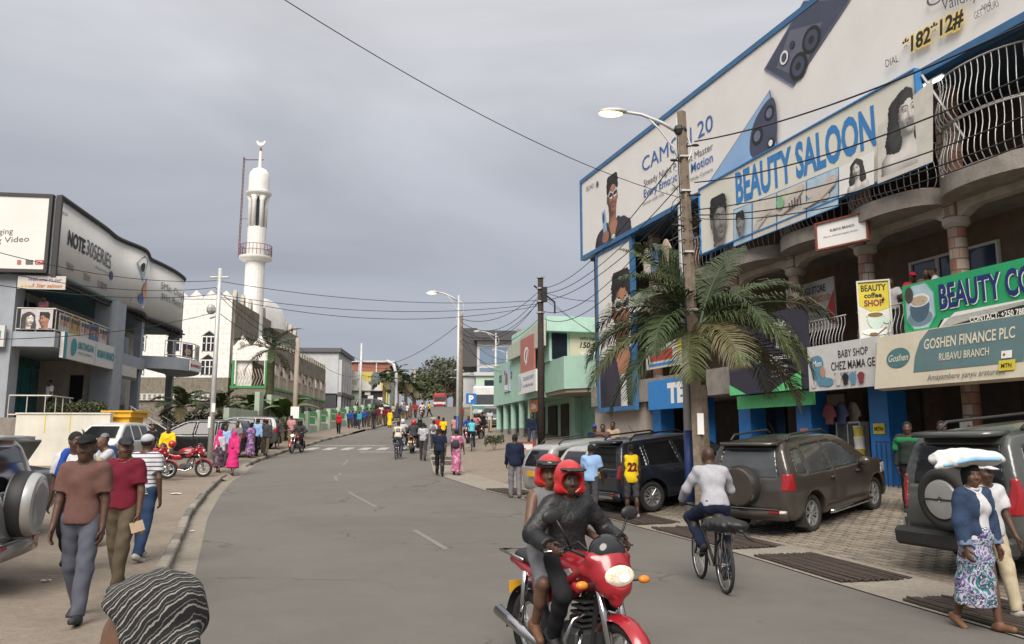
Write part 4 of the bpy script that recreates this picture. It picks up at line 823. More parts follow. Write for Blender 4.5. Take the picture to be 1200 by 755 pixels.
# posters on the railings
M_PO = [mat('poster_%d' % i, c, .6, var=.6, scale=9) for i, c in enumerate([(.33, .16, .13), (.1, .14, .24), (.45, .42, .4), (.08, .08, .1), (.4, .25, .12), (.3, .32, .3), (.38, .3, .08)])]
def lposter(lb, a, c, z0, z1, m, cat='poster'):
    return Panel('poster', lb, cat, a, c, z0, z1, m, .03)
p = lposter('salon poster of two made-up faces on the corner railing', LW(-.18, -1.15), LW(-.18, .1), 6.4, 7.25, mat('poster_pale', (.48, .45, .46), .6, var=.15))
portrait(p, 'girl', .33, .16, 2.2, .4, .02, .62, g=.013); portrait(p, 'boy', .93, .16, 2.2, -.6, .64, g=.013)
for (x, sk, hr) in ():
    p.ell(x, .36, .2, .28, sk); p.poly(smooth_poly([(x - .25, .4), (x - .22, .72), (x, .84), (x + .22, .72), (x + .24, .4), (x + .12, .6), (x - .12, .6)], 2), hr); p.ell(x, .2, .06, .025, M_LIP); p.ell(x - .08, .42, .04, .02, M_TK); p.ell(x + .08, .42, .04, .02, M_TK)
for k in range(5):
    p = lposter(['first', 'second', 'third', 'fourth', 'fifth'][k] + ' hair salon poster along the side railing from the corner', LW(.3 + k * 1.1, .18), LW(1.3 + k * 1.1, .18), 6.42, 7.2, M_PO[(k + 5) % 7 if k % 2 else 2])
    for q in range(3): p.ell(.2 + q * .3, .42, .11, .19, M_SK1 if (q + k) % 2 else M_SK3); p.ell(.2 + q * .3, .6, .13, .12, M_G3)
p = lposter('faces poster at the left picture edge railing', LW(-.18, -4.0), LW(-.18, -2.45), 6.4, 7.25, M_PO[2]); p.ell(1.2, .4, .2, .3, M_SK1); p.ell(1.2, .66, .23, .16, M_G3)
for k, i in enumerate((8, 11, 13)):
    a, c = P[i - 5 if i > 5 else i], P[min(i - 3, len(P) - 2)]
    p = lposter(['burger', 'bottle', 'green bottle'][k] + ' poster on the curved balcony railing', LW(a[0], -a[1] - .05), LW(c[0], -c[1] - .05), 6.62, 7.42, [mat('poster_purple', (.05, .03, .10), .6), M_PO[5], M_PO[6]][k])
    if k == 0: p.ell(p.w / 2, .35, .3, .18, mat('poster_bun', (.5, .3, .1), .6)); p.rect(p.w / 2 - .28, p.w / 2 + .28, .28, .36, mat('poster_lettuce', (.2, .3, .06), .6))
    else: p.rect(p.w * .4, p.w * .6, .1, .6, M_PO[4])
# wavy billboard
def wav(x): return .12 + .45 * math.exp(-((x - 9.2) / 1.6) ** 2) - .12 * math.exp(-((x - 6.6) / 1.2) ** 2) + .5 * math.sin(max(0, min(1, (x - 11.5) / 8.2)) * math.pi) ** .8 - .25 * max(0, x - 17)
M_LBILL = mat('cream_vinyl', (.68, .655, .62), .55, var=.05, scale=.6, bump=.1, bscale=1.2, dirt=.08); M_LFR = mat('black_board_frame', (.03, .028, .028), .6, var=.2)
wb = root('wavy_billboard', 'wavy cream phone advertisement wrapping the side of the corner building', 'billboard', (LC.x, LC.y, 0), LRZ)
n = 60; xs = [-.45 + 19.8 * i / n for i in range(n + 1)]; v = []; f = []
for x in xs: v += [(x, -wav(x), 8.75), (x, -wav(x), 12.0), (x, -wav(x) + .15, 8.75), (x, -wav(x) + .15, 12.0)]
for i in range(n):
    a, c = 4 * i, 4 * i + 4; f += [(a, c, c + 1, a + 1), (c + 2, a + 2, a + 3, c + 3), (a + 1, c + 1, c + 3, a + 3), (c, a, a + 2, c + 2)]
mkobj('board', mesh_from('board', v, [q[::-1] for q in f], [M_LBILL], None, True), wb)
for z in (8.66, 12.06): m = MB(); m.tube([(x, -wav(x) - .02, z) for x in xs], .11, 6); m.build('frame_rail', [M_LFR], wb)
for x in (-.48, 19.4): m = MB(); m.bx(x - .08, x + .08, -wav(x) - .1, -wav(x) + .12, 8.6, 12.1); m.build('frame_post', [M_LFR], wb)
m = MB(); m.bx(.2, 19, -.1, .1, 8.45, 8.7)
for k in range(24): m.tube([(.4 + k * .78, .0, 8.5), (.4 + k * .78, -wav(.4 + k * .78), 8.64)], .03, 4)
o = m.build('bracket', [M_LFR], wb); o['kind'] = 'stuff'
def lhit(px, py, s=.17):
    o = EYE - Vector((LC.x, LC.y, 0)); r = ray(px, py); n_ = Vector((LN.x, LN.y, 0)); k = (s - o.dot(n_)) / r.dot(n_); q = o + r * k; return (q.dot(Vector((LV.x, LV.y, 0))), q.z)
_wl = [0]
def wtext(t, a, c, h, mm, bold=0., shear=0.):
    a = lhit(*a); c = lhit(*c); v, f, tw, cap, lo = text_geo(t, bold, shear); kx = (c[0] - a[0]) / tw; ky = h / .7; sl = (c[1] - a[1]) / (c[0] - a[0]); _wl[0] += 1
    vv = [(a[0] + p[0] * kx, -wav(a[0] + p[0] * kx) - .03 - .002 * _wl[0], a[1] + p[1] * ky + sl * p[0] * kx) for p in v]; mkobj('lettering', mesh_from('lettering', vv, f, [mm]), wb)
def wpoly(pts, mm):
    q = [lhit(*p) for p in pts]; _wl[0] += 1; vv = [(x, -wav(x) - .03 - .002 * _wl[0], z) for x, z in q]
    mkobj('picture', mesh_from('picture', vv, [tuple(range(len(q)))], [mm]), wb)
wtext('NOTE', (80, 286), (100, 297.5), .62, M_TK, .04); wtext('30SERIES', (101.5, 298), (132, 316), .72, M_TG, .005); wtext('infinix', (72, 251), (80, 254), .2, M_TG)
wtext('58W', (78.5, 316), (87, 320), .34, M_TG); wtext('50W', (98.5, 328), (106, 332), .34, M_TG); wtext('108MP', (115, 337), (127, 342), .36, M_TG); wtext('All-Round FastCharge', (112, 314), (129, 322), .12, M_TG)
wpoly(smooth_poly([(130.5, 321), (132, 317.5), (134.5, 318.5), (135.5, 325), (133.5, 329), (131, 327)], 2), M_NAVY)
wtext('5Min. Charging', (183, 338), (209, 352), .4, M_TG); wtext('3Hrs. Playing Video', (183, 351), (211, 364), .4, M_TG)
M_PHG = mat('print_phone_green', (.30, .42, .42), .5, var=.1); wpoly([(153, 308), (160, 299), (166.5, 305), (158, 330)], M_PHG); wpoly(smooth_poly([(155, 313), (158, 307), (161, 310), (158, 321)], 2), M_TK)
wpoly([(147.5, 353), (163.5, 325), (164.5, 352), (158.5, 362)], mat('print_phone_lilac', (.35, .33, .5), .5, var=.2)); wpoly(smooth_poly([(156, 338), (163, 327), (164, 350), (158, 352)], 2), mat('print_phone_orange', (.55, .22, .1), .5, var=.3)); wpoly(smooth_poly([(152, 350), (156, 342), (158, 352), (156, 358)], 2), M_TB)
# front billboard facing the camera
fb = Panel('front_billboard', 'cream billboard with a black frame at the left picture edge', 'billboard', LW(-.65, -9), LW(-.65, -.22), 8.85, 11.95, M_LBILL, .2, M_LFR, .14)
ptext(fb, 'Fast Charging', -42, 277, 15, 274, .24, M_TG); ptext(fb, 'Amazing Video', -42, 287, 34, 283, .24, M_TG)
for (x0, x1, m) in ((41, 52, MATS['print_red']), (30, 39, M_TG), (20, 25, M_LIP)):
    a = fb.px(x0, 310); c = fb.px(x1, 305); fb.rect(a[0], c[0], a[1], c[1], m)
ptext(fb, 'IPX', 42.5, 309, 50, 308.6, .11, M_TW)
pp = MB(); pp.bx(-.5, -.3, .02, .18, 8.7, 12.0); pp.build('corner_post', [M_LGREY], lb_)
ws = Panel('welcome_sign', 'small welcome sign with script lettering under the front billboard', 'sign', LW(-.5, -1.25), LW(-.5, .62), 8.05, 8.62, mat('sign_ivory', (.5, .47, .43), .6, var=.06), .05)
ws.text('Welcome to our', .42, .34, .14, mat('print_violet', (.10, .05, .25), .6), width=1.3, shear=.3, bold=.01); ws.text('5 Star saloon', .55, .08, .15, MATS['print_orange'], width=1.2, shear=.3, bold=.02)
for k in range(3): ws.ell(.18 + .15 * k, .13, .06, .06, mat('print_star', (.6, .42, .12), .6), n=5)
us = Panel('branch_sign', 'white bank branch sign with teal letters under the side balcony', 'sign', LW(.25, .45), LW(6.35, .45), 5.28, 6.38, mat('bank_sign_white', (.55, .54, .52), .55, var=.05), .15)
M_TEL = mat('print_bank_teal', (.03, .24, .28), .6); us.rect(-.02, .3, 0, us.h, M_TEL); us.poly(smooth_poly([(.75, .2), (.7, .75), (1.05, 1.0), (1.35, .75), (1.3, .35), (1.0, .15)], 1), M_TEL); us.text('UMUTANGUHA', 1.45, .55, .3, M_TEL, width=1.8, bold=.03); us.text('FINANCE COMPANY PLC', 1.5, .3, .12, M_TG, width=1.6); us.text('RUBAVU BRANCH', 3.7, .42, .34, M_TEL, width=2.2, bold=.035); us.rect(3.4, 3.43, .05, 1.05, M_TG)
u2 = Panel('branch_sign', 'white bank branch sign at the left picture edge', 'sign', LW(-.55, -6), LW(-.55, -1.55), 5.62, 6.5, MATS['bank_sign_white'], .15); u2.text('RUBAVU BRANCH', 1.6, .35, .3, M_TEL, width=2.72, bold=.035)
u3 = Panel('teal_banner', 'teal banner on the front wall at the left edge', 'banner', LW(-.5, -6), LW(-.5, -2.35), 2.8, 5.6, M_TEAL, .05); u3.ell(3.4, 2.3, .3, .22, M_TW); u3.rect(3.3, 3.65, .6, 1.7, M_PBL)
p2 = Panel('enterprise_sign', 'white sign with red lettering on the curved balcony face', 'sign', LW(P[4][0], -P[4][1] + .1), LW(P[8][0], -P[8][1] + .13), 5.9, 6.5, M_TW, .05); p2.text('GS ENTERPRISES LTD', .3, .22, .16, MATS['print_red'], width=p2.w - .45, bold=.04); p2.ell(.17, .3, .1, .12, MATS['print_red'])
p3 = Panel('shop_sign', 'grey and white shop sign beside the big pillar', 'sign', LW(7.3, .25), LW(10.2, .25), 5.0, 5.7, M_G1, .06); p3.text('TUYISENGE', .3, .3, .2, M_TW, width=2.0); p3.rect(0, p3.w, 0, .15, M_TG)
# stairs and hand rails up to the podium
sr = root('entrance_stairs', 'concrete entrance stairs with white handrails beside the podium', 'stairs', (LC.x, LC.y, 0), LRZ)
for k in range(9):
    m = MB(); m.bx(9.0, 17.5, -.45 - .3 * (k + 1), -.45 - .3 * k + .002, .4, 2.75 - .2 * (k + 1) + .18); m.build('step', [M_CON], sr)
for x in (9.1, 12.6, 15.2, 17.3):
    h_ = mkobj('handrail', None, sr)
    for dz in (.45, .85):
        m = MB(); m.tube([(x, -.4, 2.75 + dz), (x, -3.2, .95 + dz)], .035, 6); m.build('rail', [M_WHITE], h_)
    for k in range(4): m = MB(); yy = -.45 - .9 * k; zz = 2.75 + (yy + .4) * .643; m.tube([(x, yy, zz - .4), (x, yy, zz + .85)], .03, 6); m.build('post', [M_WHITE], h_)
# white hoarding, yellow kiosk
hw = root('white_hoarding', 'long white painted boundary wall behind the parked cars', 'wall', (*at(18, 500, 32.3)[:2], Z(-17, 32.3)), rad(1.5)); m = MB(); m.bx(0, 3.75, 0, .25, -.3, 2.05); m.build('wall', [mat('chalky_white', (.60, .575, .50), .9, var=.08, scale=1.5, bump=.2, dirt=.2)], hw)
for x in (1.15, 2.15): m = MB(); m.bx(x, x + .035, -.012, -.001, 1.3, 2.03); m.build('yellow_strip', [M_YS], hw)
m = MB(); m.bx(-.03, 3.78, -.04, .29, 2.05, 2.11); m.build('coping', [MATS['chalky_white']], hw)
M_KY = mat('kiosk_yellow', (.66, .36, .02), .5, var=.08, dirt=.1)
yk = root('yellow_kiosk', 'small bright yellow kiosk beside the white wall', 'kiosk', (*at(131, 500, 33.0)[:2], Z(-15, 32)), rad(-4))
m = MB(); m.bx(-.15, .72, 0, 1.1, -.2, 2.0); m.bx(-.45, -.16, .1, 1.0, -.2, 1.95); m.build('body', [M_KY], yk); m = MB(); m.prism([(-.3, -.12), (.85, -.12), (.85, 1.2), (-.3, 1.2)], 1.95, 2.15); m.prism([(-.4, -.2), (.95, -.2), (.95, 1.25), (-.4, 1.25)], 2.15, 2.22); m.build('roof', [M_KY], yk); m = MB(); m.bx(-.42, -.2, .06, .098, .6, 1.7); m.build('grille', [M_LGREY], yk)
# ------------------------------------------------------------------ mosque
M_MW = pattern_mat('white_wall_tiles', 'bricks', [(.70, .68, .65), (.73, .715, .685), (.52, .50, .47)], 1.0, .5, (1, 1, 1)); 
_b = [n_ for n_ in M_MW.node_tree.nodes if n_.type == 'TEX_BRICK'][0]; _b.inputs['Scale'].default_value = 1.0; _b.inputs['Mortar Size'].default_value = .012; _b.inputs['Brick Width'].default_value = .7; _b.inputs['Row Height'].default_value = .5; _b.offset = 0
M_MST = pattern_mat('brown_stone_tiles', 'flow', [(.155, .135, .105), (.19, .165, .13), (.125, .108, .085), (.21, .185, .15)], 2.6, .85, (1.5, 1.5, .5), bump=.3)
M_MSD = mat('stained_stone', (.19, .165, .13), .9, var=.35, scale=1.2, bump=.4, bscale=8, dirt=.6); M_MPK = mat('pinkish_render', (.43, .37, .31), .9, var=.2, scale=1.2, dirt=.4); M_MGR = mat('mosque_green', (.03, .22, .06), .6, var=.1)
mo = root('mosque', 'white tiled mosque with crown merlons and a green banded arcade', 'mosque', (-28.6, 80.0, 0), rad(2.75))
ZG = 3.1
m = MB(); m.bx(-15, 0, 0, 30, 8.05, 16.1); m.build('upper_walls', [M_MW], mo)
m = MB(); m.bx(-15, -.02, .02, 30, 2, 8.05); m.build('stone_base', [M_MST], mo)
m = MB(); m.bx(-15, 0.0, -.25, .02, 5.75, 6.4); m.build('white_band', [mat('pierced_band', (.5, .48, .45), .8, var=.05)], mo)
for r_ in range(2):
    for k in range(30): m = MB(); m.bx(-14.7 + k * .5, -14.45 + k * .5, -.27, -.24, 5.83 + .28 * r_, 6.05 + .28 * r_); m.build('pierced_block', [M_MSD], mo)
m = MB(); m.bx(.005, .25, .3, 30, 9.5, 16.0); m.build('stained_side_wall', [M_MSD], mo)
for k in range(10): # crown merlons on the front
    x = -14.9 + k * 1.5; m = MB(); m.prism([(x, 16.0), (x + 1.45, 16.0), (x + 1.45, 16.25), (x + .72, 17.0), (x, 16.25)], 0, .3, mx=Matrix.Translation((0, .3, 0)) @ Matrix.Rotation(math.pi / 2, 4, 'X')); m.build('merlon', [M_MW], mo)
for k in range(11): # pointed merlons on the side
    y = .9 + k * 2.8; m = MB(); m.prism([(y, 15.9), (y + .9, 15.9), (y + .75, 16.6), (y + .45, 17.3), (y + .15, 16.6)], -.35, .05, mx=Matrix(((0, 0, 1, 0), (1, 0, 0, 0), (0, 1, 0, 0), (0, 0, 0, 1)))); m.build('merlon', [mat('cream_merlon', (.40, .36, .29), .9, var=.2, dirt=.3)], mo)
for (cx_, z0) in ((-2.1, 10.75), (-5.6, 10.75), (-9.1, 10.75), (-12.6, 10.75), (-2.1, 8.35), (-5.6, 8.35), (-9.1, 8.35), (-12.6, 8.35)):
    w_ = mkobj('window', None, mo)
    m = MB(); m.prism([(cx_ - .72, z0), (cx_ + .72, z0), (cx_ + .72, z0 + 1.45), (cx_, z0 + 2.0), (cx_ - .72, z0 + 1.45)], -.06, -.01, mx=Matrix.Rotation(math.pi / 2, 4, 'X') @ Matrix.Diagonal((1, 1, -1, 1))); m.build('opening', [M_GLASSD], w_)
    for x in (-.72, -.28, .16, .6): m = MB(); m.bx(cx_ + x, cx_ + x + .1, -.14, -.065, z0, z0 + 1.4); m.build('frame', [M_WHITE], w_)
    m = MB(); m.bx(cx_ - .72, cx_ + .72, -.145, -.066, z0 + 1.38, z0 + 1.5); m.build('frame', [M_WHITE], w_)
    m = MB(); m.prism([(cx_ - .82, z0 + 1.48), (cx_, z0 + 2.12), (cx_ + .82, z0 + 1.48), (cx_ + .74, z0 + 1.48), (cx_, z0 + 2.0), (cx_ - .74, z0 + 1.48)], -.16, -.03, mx=Matrix.Rotation(math.pi / 2, 4, 'X') @ Matrix.Diagonal((1, 1, -1, 1))); m.build('hood', [M_MPK], w_)
    m = MB(); m.bx(cx_ - .72, cx_ - .4, -.12, -.07, z0 + .75, z0 + .82); m.bx(cx_ - .18, cx_ + .16, -.12, -.07, z0 + .75, z0 + .82); m.bx(cx_ + .26, cx_ + .6, -.12, -.07, z0 + .75, z0 + .82); m.build('glazing_bar', [M_WHITE], w_)
# porch wing and arcade
m = MB(); m.bx(.3, 3.9, .0, .4, 9.8, 11.3); m.bx(.3, .7, 0, .4, 7.4, 9.8); m.bx(3.5, 3.9, 0, .4, 7.4, 9.8); m.bx(.3, 3.9, .0, 31, 2.5, 7.0); m.bx(.3, 2.2, .4, 31, 7.0, 11.0); m.build('porch_wall', [M_MW], mo)
m = MB(); m.bx(.25, 3.86, -.03, .0, 2.5, 6.95); m.build('porch_stone', [M_MST], mo)
for x in (1.2, 3.0): m = MB(); m.prism([(x - .8, 11.3), (x + .8, 11.3), (x, 12.35)], 0, .35, mx=Matrix.Translation((0, .35, 0)) @ Matrix.Rotation(math.pi / 2, 4, 'X')); m.build('merlon', [M_MW], mo); m = MB(); m.lathe([(.01, 0), (.25, .02), (.25, .06), (.01, .08)], 12, mx=TR(x, -.03, 11.5, 0, math.pi / 2)); m.build('rosette', [M_MPK], mo)
m = MB(); m.bx(.2, 4.05, -.12, .5, 7.0, 7.22); m.bx(3.7, 4.05, .5, 31, 7.0, 7.22); m.build('green_band', [M_MGR], mo)
m = MB(); m.bx(.3, .55, -.06, -.005, 7.25, 9.8); m.bx(3.6, 3.85, -.06, -.005, 7.25, 9.8); m.build('green_trim', [M_MGR], mo)
for k in range(9):
    m = MB(); m.tube([(.75 + k * .3, .05, 7.25), (.75 + (k + 1) * .3, .05, 8.1), (.75 + k * .3, .05, 8.95)], .035, 4); m.build('lattice', [M_MPK], mo)
m = MB(); m.bx(3.6, 3.95, .4, 31, 9.75, 11.6); m.build('arcade_parapet', [M_MSD], mo)
for k in range(21): m = MB(); y = .8 + k * 1.45; m.bx(3.58, 3.93, y, y + .75, 11.6, 12.15); m.build('merlon', [MATS['cream_merlon']], mo)
for k in range(9):
    y = .5 + k * 3.75
    m = MB(); m.bx(3.5, 4.0, y, y + .55, 7.2, 9.75); m.build('arcade_column', [M_MPK], mo)
    if k < 8:
        w_ = mkobj('balustrade', None, mo); m = MB(); m.bx(3.65, 3.85, y + .55, y + 3.75, 8.5, 8.65); m.build('rail', [M_MPK], w_)
        for q in range(8): m = MB(); m.bx(3.68, 3.82, y + .7 + q * .38, y + .86 + q * .38, 7.22, 8.5); m.build('baluster', [M_MPK], w_)
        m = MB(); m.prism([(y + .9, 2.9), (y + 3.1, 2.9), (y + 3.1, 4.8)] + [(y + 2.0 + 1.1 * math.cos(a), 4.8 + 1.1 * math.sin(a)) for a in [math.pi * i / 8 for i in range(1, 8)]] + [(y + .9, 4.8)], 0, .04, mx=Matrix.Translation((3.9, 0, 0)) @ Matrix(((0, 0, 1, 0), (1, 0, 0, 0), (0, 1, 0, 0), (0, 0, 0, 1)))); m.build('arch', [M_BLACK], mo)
        m = MB(); m.bx(3.9, 3.96, y + .7, y + 3.3, 6.1, 6.9); m.build('panel', [M_MSD], mo)
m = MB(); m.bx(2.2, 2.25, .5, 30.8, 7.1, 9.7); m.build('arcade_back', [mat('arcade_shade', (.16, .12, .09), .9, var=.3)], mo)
m = MB(); m.bx(3.55, 3.9, .02, 31, 2.4, 7.0); m.build('arcade_wall', [M_MPK], mo)
# minaret
M_MIN = mat('minaret_white', (.72, .70, .67), .6, var=.08, scale=2, bump=.1, dirt=.12)
mn = root('minaret', 'tall white minaret with a balcony and a crescent on top', 'minaret', (-29.75, 90.0, 0))
fl = MB(); fl.lathe([(1.12, 12), (1.1, 22.3)], 20); smooth_auto(fl.build('shaft', [M_MIN], mn), 15)
m = MB(); m.lathe([(1.1, 22.2), (1.75, 22.45), (1.85, 22.6), (1.85, 22.8), (1.1, 22.82)], 28); smooth_auto(m.build('balcony_floor', [M_MIN], mn))
m = MB(); m.lathe([(1.05, 22.8), (1.05, 26.3)], 20); m.build('upper_shaft', [M_MIN], mn)
m = MB(); m.lathe([(.55, 26.3), (.55, 30.4)], 12); m.build('lantern_core', [M_GLASSD], mn)
for k in range(6):
    a = k * math.pi / 3 + .3; m = MB(); m.lathe([(.26, 26.3), (.26, 29.4), (.42, 30.0)], 10, mx=TR(.85 * math.cos(a), .85 * math.sin(a))); m.build('lantern_column', [M_MIN], mn, True)
m = MB(); m.lathe([(1.05, 29.9), (1.1, 30.1), (1.45, 30.3), (1.5, 30.5), (1.2, 30.65), (1.2, 32.4), (1.1, 32.9), (.8, 33.3), (.3, 33.55), (.22, 33.6), (.16, 35.7)], 24); smooth_auto(m.build('dome', [M_MIN], mn), 35)
m = MB(); m.lathe([(.18, 35.65), (.1, 36.1)], 8); m.build('finial', [mat('finial_red', (.2, .06, .05), .6)], mn)
q = [(.55 * math.cos(a), .55 * math.sin(a)) for a in [math.pi * (1.0 + i / 12) for i in range(13)]] + [(.42 * math.cos(a), .2 + .42 * math.sin(a) * .85) for a in [math.pi * (2.0 - i / 12) for i in range(1, 12)]]
m = MB(); m.prism([(x, y + 36.85) for x, y in q], -.08, .08, mx=Matrix.Rotation(math.pi / 2, 4, 'X')); m.build('crescent', [M_MIN], mn)
rl = mkobj('balcony_railing', None, mn); M_RR = mat('railing_red', (.16, .06, .06), .6)
for k in range(26): a = k * 2 * math.pi / 26; m = MB(); m.tube([(1.78 * math.cos(a), 1.78 * math.sin(a), 22.8), (1.78 * math.cos(a), 1.78 * math.sin(a), 24.1)], .03, 4); m.build('baluster', [M_RR], rl)
for z in (23.45, 24.1): m = MB(); m.tube([(1.78 * math.cos(a), 1.78 * math.sin(a), z) for a in [2 * math.pi * i / 24 for i in range(24)]], .035, 5, closed=True); m.build('rail', [M_RR], rl)
m = MB()
for s_ in (0, .14): m.tube([(-1.9 - s_, 0, 22.8), (-1.85 - s_, 0, 34.9)], .045, 4)
for k in range(24): m.tube([(-1.88, 0, 23.2 + k * .5), (-2.02, 0, 23.45 + k * .5)], .03, 4)
m.tube([(-1.95, 0, 34.6), (.4, 0, 34.6)], .06, 4); m.tube([(-1.95, 0, 27.4), (-.9, 0, 27.4)], .03, 4); m.build('lightning_mast', [M_RR], mn)
dm = MB(); dm.lathe([(2.9, 15.2), (2.9, 15.9), (2.75, 16.9), (2.3, 17.9), (1.5, 18.7), (.6, 19.1), (.05, 19.2)], 28); o = dm.build('mosque_dome', [M_MIN]); smooth_auto(o); o.location = (-30.9, 97, 0); tag(o, 'white mosque dome half hidden behind the minaret foot', 'dome')
# ------------------------------------------------------------------ pale green fence and walls along the left pavement
M_PGW = mat('mint_wall_paint', (.38, .44, .35), .9, var=.12, scale=2, dirt=.5); M_GRC = mat('bright_green_rail', (.06, .36, .12), .6, var=.1)
gf = root('compound_wall', 'pale mint compound wall in front of the mosque', 'wall', (0, 0, 0))
for (y0, y1, h_) in ((44, 49, 2.2), (49.2, 50.0, 3.1), (51.6, 53.8, 2.9)):
    m = MB(); xa, xb = -15.6 + .0, -15.7; m.bx(xa - .3, xa, y0, y1, G(y0) - .3, G(y0) + KH + h_); m.build('wall_panel', [M_PGW], gf)
m = MB(); m.bx(-15.75, -15.7, 50.0, 51.6, G(50) - .2, G(50) + 2.6); m.build('gate', [mat('gate_grey', (.25, .24, .22), .7, var=.2)], gf)
gb = root('green_fence', 'low mint fence with bright green coping beside the far pavement', 'fence', (0, 0, 0))
for k in range(9):
    y0 = 55.5 + k * 3.0; x = -15.2 + k * .12; m = MB(); m.bx(x - .15, x + .15, y0, y0 + .5, G(y0) - .3, G(y0) + 1.75); m.build('post', [M_PGW], gb)
    m = MB(); m.bx(x - .1, x + .1, y0 + .5, y0 + 3.0, G(y0) - .3, G(y0) + .75); m.build('panel', [M_PGW], gb)
    m = MB(); m.bx(x - .06, x + .06, y0 + .5, y0 + 3.0, G(y0) + 1.45, G(y0) + 1.75); m.build('green_rail', [M_GRC], gb)
    m = MB(); m.bx(x - .02, x + .08, y0 + 1.0, y0 + 2.4, G(y0) + .85, G(y0) + 1.35); m.build('green_frame', [M_GRC], gb)
# ------------------------------------------------------------------ grey office, patterned block, far left
M_OG = mat('office_pale', (.47, .48, .49), .7, var=.08, scale=1, dirt=.15)
of = root('grey_office', 'pale grey two storey office with dark ground floor beyond the mosque', 'building', (-28.0, 117.0, 0), rad(3))
m = MB(); m.bx(-6, 2.3, 0, 13, 8.6, 14.7); m.build('wall', [M_OG], of); m = MB(); m.bx(-6.3, 2.7, -.4, 13.5, 14.7, 15.3); m.build('roof', [mat('office_roof', (.10, .10, .11), .7)], of)
m = MB(); m.bx(-6, 2.1, .2, 13, 4, 8.6); m.build('ground_floor', [mat('office_dark', (.06, .065, .07), .6, var=.2)], of)
for k in range(5):
    m = MB(); m.bx(2.3, 2.8, .2 + k * 2.5, .7 + k * 2.5, 5, 13.6); m.build('column', [M_OG], of)
    m = MB(); m.bx(2.3, 2.35, .8 + k * 2.5, 2.6 + k * 2.5, 9.4, 13.2); m.build('window', [M_GLASSB], of)
m = MB(); m.bx(2.2, 3.0, 0, 13, 8.3, 8.8); m.build('canopy', [MATS['office_roof']], of)
M_PATT = pattern_mat('harlequin_panels', 'cells', [(.55, .54, .5), (.5, .42, .1), (.58, .58, .56), (.12, .14, .16), (.5, .5, .48), (.3, .33, .36)], .8, .6)
pb = root('patterned_building', 'building with a harlequin patterned front and brick top storey', 'building', (-24.5, 132.0, 0), rad(4))
m = MB(); m.bx(-5, 4.2, 0, 12, 5, 9.8); m.build('wall', [mat('mint_wall_far', (.42, .52, .42), .8, var=.1)], pb); m = MB(); m.bx(-5.2, 4.3, -.6, -.05, 9.9, 13.0); m.build('patterned_screen', [M_PATT], pb)
m = MB(); m.bx(-5, 4.2, 0, 12, 9.8, 13.0); m.build('upper_wall', [M_OG], pb)
M_BRK = mat('red_brick_far', (.27, .10, .07), .9, var=.2, scale=2)
for k in range(3): m = MB(); m.bx(-4 + k * 2.9, -1.3 + k * 2.9, 2, 11, 13.0, 14.8); m.build('brick_panel', [M_BRK], pb)
for k in range(4): m = MB(); m.bx(-4.2 + k * 2.9, -4 + k * 2.9, 1.8, 11, 13.0, 14.9); m.build('pier', [M_OG], pb)
m = MB(); m.bx(-4.3, 4.8, 1.6, 11.2, 14.82, 15.1); m.build('roof_beam', [M_OG], pb)
m = MB(); m.bx(-.6, 3.4, -.12, -.03, 6.9, 9.7); m.build('shop_window', [M_BLACK], pb)
for (x, z) in ((0, 7.4), (.6, 8.4), (.1, 9.2), (1.6, 7.4), (2.2, 8.1), (2.3, 7.2)): m = MB(); m.bx(x, x + .9, -.2, -.13, z, z + .7); m.build('shop_card', [M_TW], pb)
m = MB(); m.bx(3.4, 3.8, -.3, -.13, 7, 9.8); m.build('yellow_strip', [M_YS], pb)
# far white arch frame
ar = MB(); ar.tube([(-16.3, 112, G(112)), (-16.35, 112, G(112) + 5), (-16.9, 113, G(112) + 6.5), (-18, 114, G(112) + 7.1)], .22, 8); tag(ar.build('arch_frame', [M_OG]), 'pale curved steel arch beside the far palms', 'arch')
# ------------------------------------------------------------------ mint green building behind the dark pole
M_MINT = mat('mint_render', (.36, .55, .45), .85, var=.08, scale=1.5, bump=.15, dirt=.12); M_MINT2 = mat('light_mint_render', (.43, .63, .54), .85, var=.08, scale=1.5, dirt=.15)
gd = Vector((-.22, .9755)).normalized(); gc_ = Vector((2.05, 44.0)); GRZ = math.atan2(gd.y, gd.x)
def GW(x, s): n_ = Vector((-gd.y, gd.x)); p = gc_ + gd * x + n_ * s; return (p.x, p.y)      # s outward to the road
mi_ = root('mint_building', 'mint green corner building with a columned arcade and balcony', 'building', (gc_.x, gc_.y, 0), GRZ)
g0 = 1.1
m = MB(); m.bx(2.4, 15.5, -.3, 0, 4.3, 7.2); m.bx(2.4, 15.5, -8, -2.2, 1, 7.0); m.bx(15.2, 15.5, -8, -.3, 1, 7.2); m.build('wall', [M_MINT], mi_)
m = MB(); m.bx(2.4, 15.5, -8, -.3, 4.3, 4.6); m.build('arcade_soffit', [M_MINT], mi_)
for k in range(6):
    x = 2.9 + k * 2.4; m = MB(); m.lathe([(.2, g0), (.2, 2.6)], 14, mx=TR(x, -.3)); smooth_auto(m.build('column_base', [mat('column_grey', (.2, .2, .19), .8, var=.2)], mi_)); m = MB(); m.lathe([(.2, 2.6), (.2, 4.3)], 14, mx=TR(x, -.3)); smooth_auto(m.build('column', [M_MINT], mi_))
for (x0, x1) in ((3.5, 5), (6, 8), (9, 11)): m = MB(); m.bx(x0, x1, -2.2, -2.1, 1.6, 4.0); m.build('shop_opening_shade', [M_INT], mi_)  # flat dark boards, coloured as the shade inside the arcade shops
m = MB(); m.bx(2.4, 15.5, -2.2, .3, .8, 1.5); m.build('step', [M_CON], mi_)
